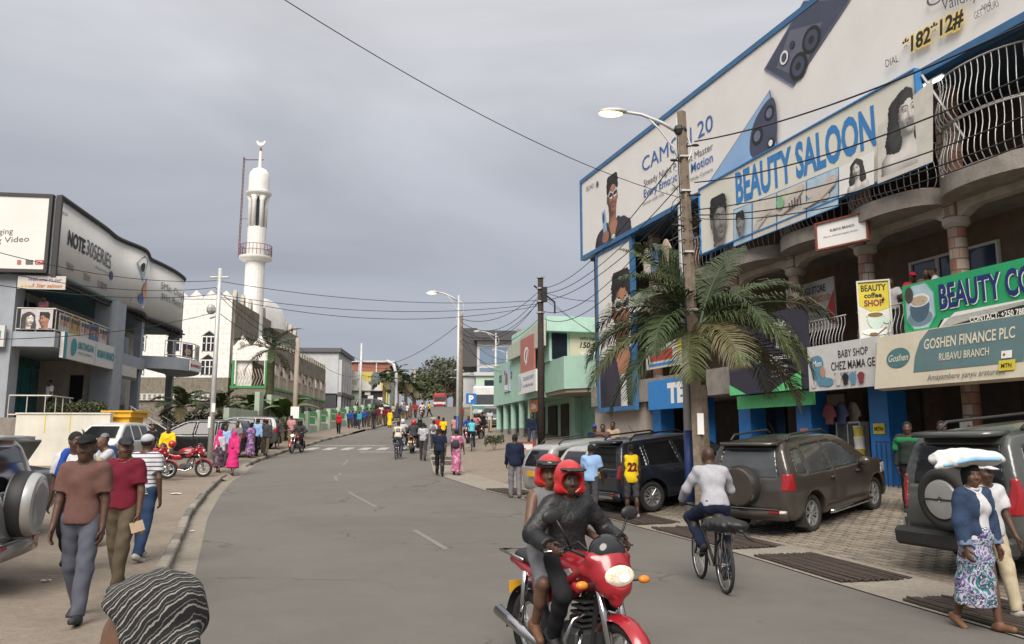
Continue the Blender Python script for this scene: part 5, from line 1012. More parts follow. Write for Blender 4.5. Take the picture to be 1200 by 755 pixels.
for (x, lb) in ((12.6, 1), (9.3, 1)):
    for q in range(6): m = MB(); m.bx(x + .3 * (q % 3), x + .25 + .3 * (q % 3), .0, .02, 5.9 + .28 * (q // 3), 6.12 + .28 * (q // 3)); m.build('vent_block', [mat('vent_dark', (.08, .15, .12), .9)], mi_)
# balcony wing toward the camera
m = MB(); m.prism([(-3.2, -12), (-3.2, -2.2), (-1.6, -.4), (2.4, -.4), (2.4, -12)], 4.55, 6.3); m.build('balcony_wing', [M_MINT], mi_)
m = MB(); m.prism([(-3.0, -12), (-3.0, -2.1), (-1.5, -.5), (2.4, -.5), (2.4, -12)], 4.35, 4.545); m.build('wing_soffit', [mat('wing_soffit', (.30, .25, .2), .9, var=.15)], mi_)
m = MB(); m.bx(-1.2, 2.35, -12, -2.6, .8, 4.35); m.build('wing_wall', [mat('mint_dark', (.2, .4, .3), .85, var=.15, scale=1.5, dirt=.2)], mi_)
for k in range(2):
    s_ = mkobj('shutter', None, mi_)
    for r_ in range(12): m = MB(); m.bx(-1.24, -1.205, -5.0 + k * 1.3, -3.85 + k * 1.3, 1.2 + r_ * .25, 1.41 + r_ * .25); m.build('slat', [mat('shutter_grey', (.26, .24, .21), .8, var=.15)], s_)
for q in range(16): m = MB(); m.bx(-1.225, -1.2, -8.2 + .2 * (q % 8), -8.06 + .2 * (q % 8), 3.5 + .18 * (q // 8), 3.63 + .18 * (q // 8)); m.build('vent_block', [M_BLACK], mi_)
m = MB(); m.bx(1.0, 9, -13, -.3, 6.3, 8.4); m.build('upper_storey', [M_MINT2], mi_)
m = MB(); m.bx(.4, 9.4, -13, .0, 7.95, 8.8); m.build('upper_parapet', [M_MINT2], mi_)
m = MB(); m.bx(.94, .99, -1.35, -.45, 6.4, 7.9); m.build('upper_window', [M_GLASSD], mi_)
m = MB(); m.prism([(0, 0), (9.0, 0), (9.0, .8), (0, 1.5)], 0, .25, mx=Matrix.Translation((.4, .3, 7.1)) @ Matrix.Rotation(math.pi / 2, 4, 'X')); m.build('gable_parapet', [mat('gable_cream', (.46, .5, .42), .85, var=.1, dirt=.2)], mi_)
s1 = Panel('speed_sign', 'cream internet advertisement on the upper storey of the mint building', 'sign', GW(.9, -1.5), GW(.9, -4.9), 6.4, 7.93, mat('sign_sand', (.55, .50, .38), .6, var=.05), .06); s1.text('WITH OVER', .6, 1.12, .17, M_TK, width=1.0, bold=.02); s1.text('150 MPBS', .6, .68, .32, M_TK, width=1.8, bold=.03, shear=.2); s1.text('YOU CAN STREAM', .6, .22, .24, M_TW, width=2.1, bold=.03); s1.ell(3.0, 1.1, .3, .34, M_TK); s1.ell(3.0, 1.1, .18, .24, M_SK1)
s2 = Panel('red_sign', 'red banner sign with a white swirl on the mint facade', 'sign', GW(5.4, .35), GW(2.0, .35), 5.9, 8.0, mat('airtel_red', (.42, .15, .12), .6, var=.06), .1); s2.ell(1.6, 1.0, .62, .5, M_TW); s2.ell(1.7, .95, .48, .38, MATS['airtel_red']); s2.poly(smooth_poly([(1.5, .3), (1.7, .6), (2.0, 1.2), (1.8, 1.3), (1.4, .6)], 1), M_TW)
s3 = Panel('white_shop_sign', 'white shop sign below the red banner', 'sign', GW(5.5, .45), GW(1.2, .45), 4.6, 5.85, M_TW, .1); s3.text('TUGANE SHOP', 1.2, .75, .24, M_TB, width=2.6); s3.text('Tel 0788 300 400', 1.1, .35, .16, M_TB, width=2.6); s3.poly([(.1, .2), (.1, 1.1), (.5, 1.15), (.95, .6), (.6, .2)], M_PBL)
s4 = Panel('wall_poster', 'framed poster in the middle of the mint facade', 'poster', GW(11.6, .08), GW(9.7, .08), 5.1, 6.8, M_PBL, .06); s4.ell(.9, .8, .4, .5, M_SK1); s4.rect(.3, 1.5, .1, .45, M_TW); s4.rect(.2, .6, 1.2, 1.5, M_LIP)
s5 = Panel('arcade_banner', 'small red and yellow banner hanging in the arcade', 'banner', GW(4.9, -.1), GW(2.7, -.1), 3.5, 4.2, MATS['print_orange'], .03); s5.text('DStv', .5, .2, .3, M_TW, width=1.2, bold=.03)
ss = Panel('street_board', 'small white and red board standing at the arcade foot', 'sign', at(606, 520, 40)[:2], at(625, 520, 39)[:2], 1.15, 1.7, M_TW, .05, MATS['print_red'], .05); ss.rect(.1, .7, .2, .3, MATS['print_red'])
# ------------------------------------------------------------------ far right of the street
fg = root('far_green_house', 'far pale green building behind the parking sign', 'building', (-4.2, 92, 0), rad(2)); m = MB(); m.bx(0, 12, 0, 14, 3, 9.2); m.build('wall', [mat('far_mint', (.42, .55, .43), .85, var=.1)], fg); m = MB(); m.bx(-.2, 12.2, -.3, 14.2, 9.2, 9.6); m.build('roof', [M_OG], fg)
for k in range(3): m = MB(); m.bx(1 + k * 2.2, 2.2 + k * 2.2, -.06, -.005, 7.4, 8.7); m.build('window', [M_GLASSD], fg)
m = MB(); m.bx(-.35, 4, -2.2, -.4, 3, 7.6); m.build('grey_wall', [mat('far_grey_wall', (.25, .23, .2), .9, var=.2)], fg)
gl_ = root('glass_block', 'far glass fronted office with a dark roof above the mint building', 'building', (-5.4, 122, 0), rad(2)); m = MB(); m.bx(0, 12, 0, 16, 5, 17); m.build('wall', [M_OG], gl_); m = MB(); m.bx(-.5, 12.5, -1, 16.5, 17, 18.5); m.bx(-2.2, 0, 0, 10, 13, 19); m.build('roof', [mat('far_dark', (.06, .06, .065), .7)], gl_)
for r_ in range(3):
    for k in range(4): m = MB(); m.bx(.4 + k * 2.6, 2.7 + k * 2.6, -.06, -.005, 7 + r_ * 3.2, 9.6 + r_ * 3.2); m.build('pane', [mat('far_glass', (.16, .22, .30), .2, var=.1)], gl_)
fr = root('far_white_house', 'far white row building on the right of the hill', 'building', (-8.6, 140, 0), rad(3)); m = MB(); m.bx(0, 10, 0, 30, 6, 13); m.build('wall', [M_OG], fr)
for k in range(6): m = MB(); m.bx(-.06, -.005, 1 + k * 4.6, 3.6 + k * 4.6, 9.6, 12); m.build('window', [M_GLASSD], fr)
m = MB(); m.bx(-.4, 10.4, -.4, 30.4, 13, 13.5); m.build('roof', [M_OG], fr)
# ------------------------------------------------------------------ poles, lamps, cables
M_GALV = mat('galvanised_white', (.52, .52, .51), .5, .3, var=.12, scale=4, dirt=.12); M_WOODP = mat('weathered_pole', (.20, .155, .115), .95, var=.35, scale=5, bump=.5, bscale=18, dirt=.4); M_DPOLE = mat('dark_creosote_pole', (.035, .024, .02), .9, var=.3, scale=4, bump=.3); M_CABLE = mat('black_cable', (.012, .012, .012), .6, var=0)
M_LAMPON = mat('lamp_glow_warm', (1.0, .72, .28), .5, emit=2.4, var=0); M_LAMPOFF = mat('lamp_lens', (.6, .62, .64), .2, var=0)
def street_lamp(label, x, y, top, reach, side=-1, on=None, blue=False, rz=0.):
    z0 = Z(x, y) - .05; o = root('street_lamp', label, 'street lamp', (x, y, z0), rz, 'street lamps'); h = top - z0
    m = MB(); m.tube([(0, 0, 0), (0, 0, h * .5), (0, 0, h)], [.10, .085, .06], 10); m.build('pole', [M_GALV], o, True)
    if blue: m = MB(); m.tube([(0, 0, .3), (0, 0, 1.9)], [.105, .1], 10); m.build('blue_band', [mat('pole_band_blue', (.03, .06, .2), .5)], o, True)
    s = side; m = MB(); m.tube([(0, 0, h - .35), (s * reach * .3, 0, h - .1), (s * reach * .65, 0, h + .1), (s * reach, 0, h + .18)], [.05, .045, .04, .04], 8); m.build('arm', [M_GALV], o, True)
    m = MB(); m.tube([(s * reach * .55, 0, h + .03), (s * reach * .35, 0, h - .25), (s * .12, 0, h - .75), (0, 0, h - 1.1)], .022, 6); m.tube([(0, 0, h - .25), (-s * .22, 0, h - .45), (-s * .32, 0, h - .8), (-s * .2, 0, h - 1.1), (s * .1, 0, h - 1.3), (s * .22, 0, h - 1.6), (0, 0, h - 1.85)], .022, 6); m.build('scroll', [M_GALV], o, True)
    m = MB(); m.ball((s * (reach + .22), 0, h + .18), (.36, .15, .085), 14); m.build('lamp_head', [M_GALV], o, True)
    m = MB(); m.ball((s * (reach + .27), 0, h + .13), (.3, .13, .085), 14); m.build('lamp_lens', [on or M_LAMPOFF], o, True)
    return o
street_lamp('lit white street lamp beside the palm and the timber pole', 4.02, 18.3, 9.55, 1.35, -1, M_LAMPON, True)
street_lamp('lit white street lamp by the parking sign', -3.0, 44, 9.9, 1.25, -1, mat('lamp_glow_pale', (1., .85, .55), .5, emit=.9, var=0), True)
for (px, d, top, lb) in ((581, 80, 12.6, 'first'), (594, 120, 15.2, 'second'), (556, 150, 15.6, 'third'), (549, 170, 16.6, 'fourth'), (541, 195, 16.8, 'fifth'), (533, 225, 16.6, 'sixth')):
    street_lamp('white street lamp up the hill, %s beyond the parking sign' % lb, (px - 600) / 930 * d, d, top, 1.7 if d < 125 else 2.4, -1)
def pole(name, label, px, d, top, r0, r1, m, n=10, lean=0., crossarm=False, square=False):
    x = (px - 600) / 930 * d; z0 = Z(x, d) - .1; o = root(name, label, 'pole', (x, d, z0)); b = MB()
    if square: b.box((0, 0, 0), (1, 1, 1), mx=Matrix.Identity(4)); b = MB(); k = []; b.tube([(0, 0, 0), (lean * .5, 0, (top - z0) * .5), (lean, 0, top - z0)], [r0 * 1.3, r0 * 1.15, r1 * 1.2], 4)
    else: b.tube([(0, 0, 0), (lean * .5, 0, (top - z0) / 2), (lean, 0, top - z0)], [r0, (r0 + r1) / 2, r1], n)
    b.build('shaft', [m], o, not square)
    return o
tp = pole('utility_pole', 'weathered square timber pole carrying cables beside the palm', 817.5, 17.2, 9.25, .10, .085, M_WOODP, lean=-.16, square=True)
tz = tp.location.z
for (z, w_) in ((4.6, .36), (5.9, .36), (7.3, .36), (8.1, .34)):
    m = MB(); m.box((-.16 * z / 9.2, 0, z), (w_ * .62, .25, .04)); m.build('steel_band', [M_STEEL], tp)
for (z, s) in ((8.35, 1), (8.0, -1), (7.2, 1), (6.6, 1), (6.5, -1)):
    m = MB(); m.tube([(-.14, 0, z), (-.14 + .2 * s, -.08, z)], .02, 6); m.ball((-.14 + .25 * s, -.1, z), (.09, .035, .035), 8); m.build('insulator', [M_BLACK], tp)
m = MB()
for k in range(5): m.tube([(-.15 + .32 * math.cos(a), -.05 + .1 * math.sin(a * 2), 6.9 - k * .25 + .28 * math.sin(a)) for a in [2 * math.pi * i / 14 for i in range(15)]], .009, 4)
m.tube([(-.3, -.12, 8.6), (-.26, -.1, 6), (-.2, -.1, 2.2)], .015, 5); o = m.build('slack_cable', [M_CABLE], tp)
m = MB(); m.ball((-.2, 0, 8.75), (.16, .12, .14), 8); m.build('cable_tangle', [M_CABLE], tp)
m = MB(); m.bx(-.07, .07, -.14, -.13, 1.9, 2.35); m.build('paper_notice', [M_TW], tp)
dp = pole('utility_pole', 'dark creosoted cable pole in front of the mint building', 634, 41.5, 10.4, .2, .15, M_DPOLE)
m = MB(); m.box((.2, -.1, 8.0), (.3, .2, .8)); m.build('junction_box', [M_BLACK], dp)
for z in (8.9, 8.3, 7.6, 7.0): m = MB(); m.tube([(0, 0, z)] * 1 + [(0, 0, z + .08)], .22, 8); m.build('steel_band', [M_STEEL], dp)
m = MB(); m.tube([(-.35, 0, 8.5), (.75, 0, 7.6), (.75, 0, 7.0)], .05, 5); m.build('bracket', [M_BLACK], dp)
lp = pole('utility_pole', 'grey steel cable pole in front of the mosque', 251, 36, 9.7, .13, .085, M_GALV)
m = MB(); m.tube([(-.45, 0, 8.4), (.4, 0, 8.4)], .05, 5); m.build('cross_arm', [M_GALV], lp); m = MB(); m.ball((-.32, 0, 6.9), (.22, .2, .24), 10); m.tube([(-.35, 0, 6.5), (0, 0, 6.6)], .05, 6); m.build('meter', [M_STEEL], lp); m = MB(); m.bx(.0, .16, -.14, -.12, 2.2, 2.6); m.bx(-.12, .0, -.15, -.13, 1.5, 2.0); m.build('paper_notice', [M_TW], lp)
cp = pole('utility_pole', 'plain concrete cable pole before the mosque arcade', 347, 48, 8.0, .16, .12, mat('concrete_pole', (.33, .28, .22), .9, var=.15)); m = MB(); m.bx(-.2, .3, -.2, -.17, 1.6, 2.3); m.build('paper_notice', [M_TW], cp)
pole('utility_pole', 'thin pole before the patterned building', 422.5, 92, 13.0, .17, .12, M_GALV); pole('utility_pole', 'far thin pole at the crest of the hill', 486, 150, 15.5, .2, .15, MATS['concrete_pole']); pole('utility_pole', 'wooden pole standing above the roof of the mint building', 608, 62, 10.5, .2, .18, M_WOODP); pole('utility_pole', 'second lamp side cable pole near the parking sign', 540, 45.2, 9.0, .12, .1, M_WOODP)
def cable(label, a, b, sag, r=.014, group='overhead cables'):
    P = []; a = Vector(a); b = Vector(b)
    for i in range(21): t = i / 20; p = a.lerp(b, t); p.z -= sag * 4 * t * (1 - t); P.append(p)
    m = MB(); m.tube(P, r, 4); o = m.build('overhead_cable', [M_CABLE], None, True); tag(o, label, 'cable', group); return o
T = lambda z, dx=0: (3.86 + dx, 17.15, z)
D = at(634, 345, 41.4)
cable('thin cable crossing the open sky from the upper left', at(290, -28, 9), at(802, 233, 17.1), .35, .008)
for k, (y0, x1, y1, d1, sg, r) in enumerate(((166, 1260, 0, 9, .25, .016), (214, 1260, 62, 9, .3, .014), (246, 1260, 112, 9, .25, .012), (252, 1270, 128, 9, .35, .012), (256, 1270, 140, 9, .4, .010))):
    cable(['topmost', 'second', 'third', 'fourth', 'lowest'][k] + ' cable running right from the timber pole past the saloon sign', at(814, y0, 17.1), at(x1, y1, d1), sg, r)
for k, (y0, y1, sg) in enumerate(((168, 338, .8), (206, 344, .7), (229, 352, .6), (224, 364, 1.0), (240, 372, 1.1))):
    cable(['topmost', 'second', 'third', 'fourth', 'lowest'][k] + ' cable sagging between the timber pole and the dark pole', at(806, y0, 17.1), at(634, y1, 41.4), sg, .016)
for k, (y0, y1, sg) in enumerate(((345, 378, 1.1), (350, 384, 1.3), (352, 392, .9), (372, 398, .9), (340, 374, .7))):
    cable(['topmost', 'second', 'third', 'fourth', 'lowest'][k] + ' cable between the dark pole and the lamp by the parking sign', at(633, y0, 41.4), at(541, y1, 45), sg, .016)
for k, (y0, x1, y1, sg) in enumerate(((388, 608, 418, .8), (394, 600, 430, 1.0), (402, 596, 428, .6))):
    cable(['upper', 'middle', 'lower'][k] + ' cable from the parking sign lamp to the mint building', at(541, y0, 45), at(x1, y1, 61), sg, .014)
for k, (y0, y1, sg) in enumerate(((329, 352, .5), (345, 356, .6), (347, 358, .9))):
    cable(['topmost', 'middle', 'lowest'][k] + ' long cable crossing the sky between the steel pole and the dark pole', at(254, y0, 36), at(633, y1, 41.4), sg, .014)
for k, (x0, y0, d0, y1, sg) in enumerate(((-30, 288, 24, 329, .4), (-30, 312, 24, 337, .4), (-30, 330, 22, 345, .3), (-20, 398, 26, 366, .3))):
    cable(['topmost', 'second', 'third', 'lowest'][k] + ' cable from the left picture edge to the steel pole', at(x0, y0, d0), at(253, y1, 36), sg, .013)
for k, (y0, y1, sg) in enumerate(((338, 402, .3), (342, 404, .5), (364, 408, .4))): cable(['upper', 'middle', 'lower'][k] + ' cable from the steel pole down to the concrete pole', at(253, y0, 36), at(347, y1, 48), sg, .018)
cable('cable from the concrete pole to the thin pole', at(347, 404, 48), at(422, 440, 92), .8, .016); cable('sagging cable from the far left buildings to the parking sign lamp', at(415, 418, 95), at(538, 380, 45), 1.6, .02); cable('far cable low across the road toward the hill', at(422, 440, 92), at(590, 432, 100), .8, .02); cable('far upper cable low across the road', at(422, 430, 92), at(594, 424, 100), .6, .02)
cable('cable from the dark pole to the portrait banner', at(636, 342, 41.4), at(712, 352, 37), .2, .014); cable('thin cable slanting from the dark pole to the mint building', at(637, 346, 41.4), at(702, 396, 44), .1, .012); cable('second thin cable slanting from the dark pole to the mint wall', at(637, 350, 41.4), at(712, 400, 44), .1, .012)
# parking sign
ps = root('parking_sign', 'blue square parking sign on a post at the road corner', 'sign', (*at(552, 500, 43)[:2], Z(-2.2, 43))); m = MB(); m.tube([(0, 0, 0), (0, 0, 3.0)], .035, 8); m.build('post', [M_GALV], ps)
m = MB(); m.bx(-.28, .28, -.06, -.03, 2.45, 3.01); m.build('plate', [mat('parking_blue', (.02, .13, .42), .4)], ps); v, f, tw, cap, lo = text_geo('P', .05); mkobj('letter', mesh_from('letter', [(p[0] * .5 - .13, -.065, 2.55 + p[1] * .5) for p in v], f, [M_TW]), ps)
# ------------------------------------------------------------------ palms and trees
M_FR = [mat('frond_%d' % i, c, .55, var=.3, scale=6, spec=.4) for i, c in enumerate([(.045, .068, .024), (.062, .085, .03), (.075, .085, .03), (.115, .10, .045), (.035, .055, .02)])]
def frond(L, droop, lift, leaf, n=34, mi=0, flat=.25, wd=.02, twist=0.):
    """one feather leaf along +X; lift = start elevation, droop = bend"""
    m = MB(); K = 14; pts = []; a = lift; p = Vector((0, 0, 0)); dirs = []
    for i in range(K + 1):
        pts.append(p.copy()); d = Vector((math.cos(a), 0, math.sin(a))); dirs.append(d); p = p + d * (L / K); a -= droop / K * (.5 + 1.1 * i / K)
    m.tube(pts, [.028 * (1 - .85 * i / K) * (L / 2.6) for i in range(K + 1)], 4)
    for i in range(n):
        t = .12 + .88 * (i + .5) / n; q = t * K; j = min(int(q), K - 1); c = pts[j].lerp(pts[j + 1], q - j); d = dirs[j]; up = Vector((-d.z, 0, d.x)); ll = leaf * (math.sin(math.pi * min(1, .18 + t * .85)) ** .6) * random.uniform(.85, 1.1)
        for s in (1, -1):
            side = Vector((0, s, 0)); dr = (d * random.uniform(.55, .75) + side * .85 + up * (flat + random.uniform(-.15, .12))).normalized(); nn = dr.cross(d).normalized(); b_ = d * wd
            P0 = c; P1 = c + dr * ll * .5; P2 = c + dr * ll * .85 + Vector((0, 0, -ll * .16)); P3 = c + dr * ll + Vector((0, 0, -ll * .34))
            m.add([P0 - b_ * .5, P0 + b_ * .5, P1 - b_, P1 + b_, P2 - b_ * .7, P2 + b_ * .7, P3], [(0, 1, 3, 2), (2, 3, 5, 4), (4, 5, 6)])
    return m
def palm(label, x, y, zc, trunk_r, L, nfr, leaf, n=34, seed=1, group='palms', shaft=0., wd=.02, trunkm=None, lean=(0, 0), specs=None, lifts=(-.5, 1.25)):
    random.seed(seed); z0 = Z(x, y) - .1; o = root('palm_tree', label, 'palm', (x, y, z0), 0, group); h = zc - z0; b = MB()
    K = 16; P = [(lean[0] * (i / K) ** 1.5, lean[1] * (i / K) ** 1.5, (h - shaft) * i / K) for i in range(K + 1)]
    b.tube(P, [trunk_r * (1.15 - .2 * i / K + (.07 if i % 2 else 0)) for i in range(K + 1)], 12); b.build('trunk', [trunkm or M_WOODP], o, True)
    top = Vector((lean[0], lean[1], h))
    if shaft: b = MB(); b.tube([P[-1], (lean[0], lean[1], h - shaft * .4), (lean[0], lean[1], h + .05)], [trunk_r * .85, trunk_r * .95, trunk_r * .5], 12); b.build('crown_shaft', [mat('palm_crown_shaft', (.07, .085, .03), .5, var=.25)], o, True)
    S = specs or [(i * 2.399 + random.uniform(-.2, .2), lifts[0] + (lifts[1] - lifts[0]) * (1 - (i + .5) / nfr), random.uniform(.9, 1.7), random.uniform(.85, 1.1), (3 if i >= nfr - 2 else random.choice((0, 0, 1, 2, 4)))) for i in range(nfr)]
    for (az, lift, dr, ls, mi) in S:
        f = frond(L * ls, dr, lift, leaf, n, wd=wd); fo = f.build('frond', [M_FR[mi]], o); fo.location = top; fo.rotation_euler = (random.uniform(-.25, .25), 0, az)
    return o
# the palm by the lamp: fronds laid out as seen (0 = right, pi/2 = away, pi = left)
SP = [(3.4, 1.0, 1.5, .8, 4), (2.6, .35, 1.6, 1.0, 4), (.5, -.05, 1.5, 1.0, 2), (2.0, 1.25, .8, .95, 0), (.75, 1.12, .8, 1.0, 4), (2.5, 1.15, .9, .95, 1), (2.75, .7, 1.9, .9, 0), (.2, .85, 1.4, .95, 0), (-.2, .55, 1.5, 1.05, 1), (.35, .3, 1.6, 1.0, 1), (3.0, .3, 1.8, 1.0, 1), (3.3, .05, 1.6, 1.0, 2), (2.85, .0, 1.4, 1.02, 0), (-.45, .15, 1.8, 1.0, 2), (-.8, .4, 2.2, .85, 1), (4.0, .4, 2.2, .85, 0), (-1.4, .1, 2.0, .7, 3), (.1, -.15, 1.6, .98, 3), (2.95, -.35, 1.2, .98, 0), (1.2, .5, 1.6, 1.0, 4), (3.8, .85, 2.0, .8, 0), (5.6, .2, 1.9, .9, 2), (3.15, 1.35, 1.0, .85, 1), (3.6, -.2, 1.5, .9, 4), (-.25, -.35, 1.1, .95, 3), (.9, .75, 1.3, 1.0, 1), (-1.0, .65, 2.3, .75, 0), (4.2, -.1, 1.9, .7, 2)]
palm('palm tree with drooping fronds beside the lit street lamp', 4.22, 17.75, 4.35, .14, 3.15, len(SP), .76, 72, 3, 'palms', 1.3, .017, specs=SP)
palm('tall shaggy palm in front of the mosque porch', -16.6, 54.5, 8.0, .26, 2.7, 13, .6, 20, 5, wd=.05, trunkm=mat('shaggy_trunk', (.055, .06, .025), .95, var=.4, scale=6, bump=.6), lifts=(-.4, 1.2))
palm('low fan of a palm at the foot of the mosque left of the pole', -18.4, 44.5, 3.6, .18, 1.9, 11, .55, 20, 8, wd=.06, lifts=(0, 1.3)); palm('low palm behind the black minivan', -21.2, 58, 4.0, .2, 2.4, 11, .8, 20, 9, wd=.07, lifts=(.1, 1.4)); palm('bushy palm clump between the minivan and the shaggy palm', -19.0, 60, 4.0, .2, 2.3, 10, .8, 18, 10, wd=.07, lifts=(.2, 1.4)); palm('small palm at the foot of the shaggy palm', -17.4, 56, 3.4, .2, 2.1, 12, .7, 18, 16, wd=.07, lifts=(.1, 1.4))
for k, (x, y, zc, lb) in enumerate(((-18.0, 112, 12.3, 'leftmost'), (-17.0, 116, 13.6, 'second'), (-16.0, 120, 12.6, 'third'), (-15.4, 126, 11.8, 'fourth'), (-18.4, 128, 14.0, 'hindmost'))):
    palm('far roadside palm, %s of the row before the hill' % lb, x, y, zc - 2.2, .22, 2.5, 12, .8, 14, 20 + k, 'far palms', wd=.11, lifts=(-.5, 1.2))
# broad-leaved plants
def banana(label, x, y, h, n, seed):
    random.seed(seed); o = root('banana_plant', label, 'plant', (x, y, Z(x, y)), 0, 'banana plants')
    m = MB(); m.tube([(0, 0, 0), (.03, 0, h * .45)], [.12, .08], 8); m.build('stem', [M_FR[2]], o)
    for k in range(n):
        az = k * 2.4; L = h * random.uniform(.6, .75); m = MB(); lift = random.uniform(.8, 1.3); K = 6; p = Vector((0, 0, h * .42)); a = lift; pr = []
        for i in range(K + 1): pr.append(p.copy()); p = p + Vector((math.cos(a), 0, math.sin(a))) * (L / K); a -= .28
        v = []; f = []
        for i, q in enumerate(pr):
            wd = .26 * math.sin(math.pi * min(1, .12 + i / K * .86)) * h / 2.5; v += [(q.x, -wd, q.z - wd * .3), (q.x, 0, q.z), (q.x, wd, q.z - wd * .3)]
        for i in range(K): f += [(3 * i, 3 * i + 1, 3 * i + 4, 3 * i + 3), (3 * i + 1, 3 * i + 2, 3 * i + 5, 3 * i + 4)]
        m.add(v, f); fo = m.build('leaf', [mat('banana_leaf', (.10, .15, .04), .5, var=.25, scale=2)], o, True); fo.rotation_euler = (0, 0, az)
    return o
for k, (px, d, h, lb) in enumerate(((330, 52, 3.4, 'banana plant left of the concrete pole'), (338, 51, 3.7, 'tallest banana plant beside the concrete pole'), (322, 53, 2.9, 'banana plant right of the shaggy palm'), (300, 57, 3.8, 'banana plant left of the shaggy palm'))): banana(lb, (px - 600) / 930 * d, d, h, 8, 40 + k)
def leaf_cloud(c, r, n, s, m):
    for _ in range(n):
        u = np.array([random.gauss(0, 1) for _ in range(3)]); u /= np.linalg.norm(u); p = Vector(c) + Vector(u * np.array(r) * random.random() ** .4)
        a = Vector([random.gauss(0, 1) for _ in range(3)]).normalized(); b_ = a.orthogonal().normalized(); q = a.cross(b_); k = s * random.uniform(.6, 1.3)
        m.add([p + b_ * k, p + q * k * .55, p - b_ * k, p - q * k * .55], [(0, 1, 2, 3)])
M_LF = [mat('leaf_%d' % i, c, .6, var=.3, scale=.6) for i, c in enumerate([(.045, .06, .022), (.065, .08, .03), (.07, .072, .045), (.05, .058, .03)])]
def tree(label, x, y, h, w_, nc, seed, mi=0, ls=.3, base=None, group=None):
    random.seed(seed); z0 = (base if base is not None else Z(x, y)) - .2; o = root('broadleaf_tree', label, 'tree', (x, y, z0), 0, group)
    b = MB(); b.tube([(0, 0, 0), (.1, 0, h * .3), (0, .1, h * .62)], [.035 * h, .028 * h, .012 * h], 8); 
    cs = []
    for k in range(nc):
        a = k * 2.4; r = w_ * .5 * math.sqrt((k + .5) / nc) * random.uniform(.7, 1.05); zc = h * random.uniform(.5, .92) - r * .15; c = (r * math.cos(a), r * math.sin(a), zc); cs.append(c); b.tube([(0, 0, h * random.uniform(.25, .5)), (c[0] * .5, c[1] * .5, c[2] * .75), c], [.014 * h, .009 * h, .004 * h], 5)
    b.build('trunk', [M_WOODP], o); m = MB()
    for c in cs: leaf_cloud(c, (w_ * .2, w_ * .2, h * .13), 130, ls, m)
    m.build('crown', [M_LF[mi]], o); return o
for k, (px, d, h, w_, mi, lb) in enumerate(((497, 205, 11, 10, 1, 'small leafy tree at the left of the hill crest'), (512, 228, 14, 12, 0, 'dark tree left in the clump at the hill crest'), (522, 215, 16, 13, 2, 'purplish tree in the clump at the hill crest'), (533, 222, 17, 13, 1, 'tallest green tree in the clump at the hill crest'), (544, 236, 14, 12, 0, 'dark tree right in the clump at the hill crest'), (484, 175, 7, 8, 1, 'low tree behind the far roadside palms'))):
    tree(lb, (px - 600) / 930 * d, d, h, w_, 14, 60 + k, mi, .42, group='trees at the hill crest')
def shrub(label, x, y, z, w_, h, seed, mi=1, n=500, ls=.06, cat='shrub'):
    random.seed(seed); o = root('shrub', label, cat, (x, y, z)); b = MB()
    for k in range(6): a = k * 1.05; b.tube([(0, 0, 0), (w_ * .3 * math.cos(a), w_ * .12 * math.sin(a), h * .7)], .015, 4)
    b.build('stems', [M_WOODP], o); m = MB()
    for k in range(9): leaf_cloud((w_ * (k / 8 - .5) * .9, random.uniform(-.2, .2), h * random.uniform(.5, .75)), (w_ * .12, .3, h * .3), n // 9, ls, m)
    m.build('leaves', [M_LF[mi]], o)
shrub('green hedge planted on the podium edge', *at(92, 475, 34.5)[:2], 2.75, 2.4, .85, 90, 1, 1500, .06); shrub('small potted shrub at the mint arcade corner', *at(579, 520, 41)[:2], Z(-.9, 41), .9, .8, 91, 0, 500, .06)
shrub('dark foliage behind the entrance stairs', *at(225, 478, 46)[:2], 2.0, 3.2, 1.8, 92, 0, 1200, .09); shrub('pale shrub by the compound wall', *at(318, 490, 50)[:2], 1.7, 3.0, 1.6, 93, 1, 1200, .1)
random.seed(11)
# ------------------------------------------------------------------ vehicles
def poly2(poly, A, B):
    """signed distance to a 2-D polygon on the grid A x B"""
    X = A[:, None]; Y = B[None, :]; d = np.full((len(A), len(B)), 1e9); ins = np.zeros((len(A), len(B)), bool); n = len(poly)
    for i in range(n):
        (x0, y0), (x1, y1) = poly[i], poly[(i + 1) % n]; ex, ey = x1 - x0, y1 - y0; L = max(ex * ex + ey * ey, 1e-12)
        t = np.clip(((X - x0) * ex + (Y - y0) * ey) / L, 0, 1); d = np.minimum(d, (X - x0 - t * ex) ** 2 + (Y - y0 - t * ey) ** 2)
        if abs(ey) > 1e-12: ins ^= ((y0 > Y) != (y1 > Y)) & (X < x0 + (Y - y0) * ex / ey)
    d = np.sqrt(d); return np.where(ins, -d, d)
def smax(a, b, k):
    h = np.maximum(k - np.abs(a - b), 0) / k; return np.maximum(a, b) + h * h * k * .25
def mirror(p): return p + [(x, -y) for x, y in p[::-1]]
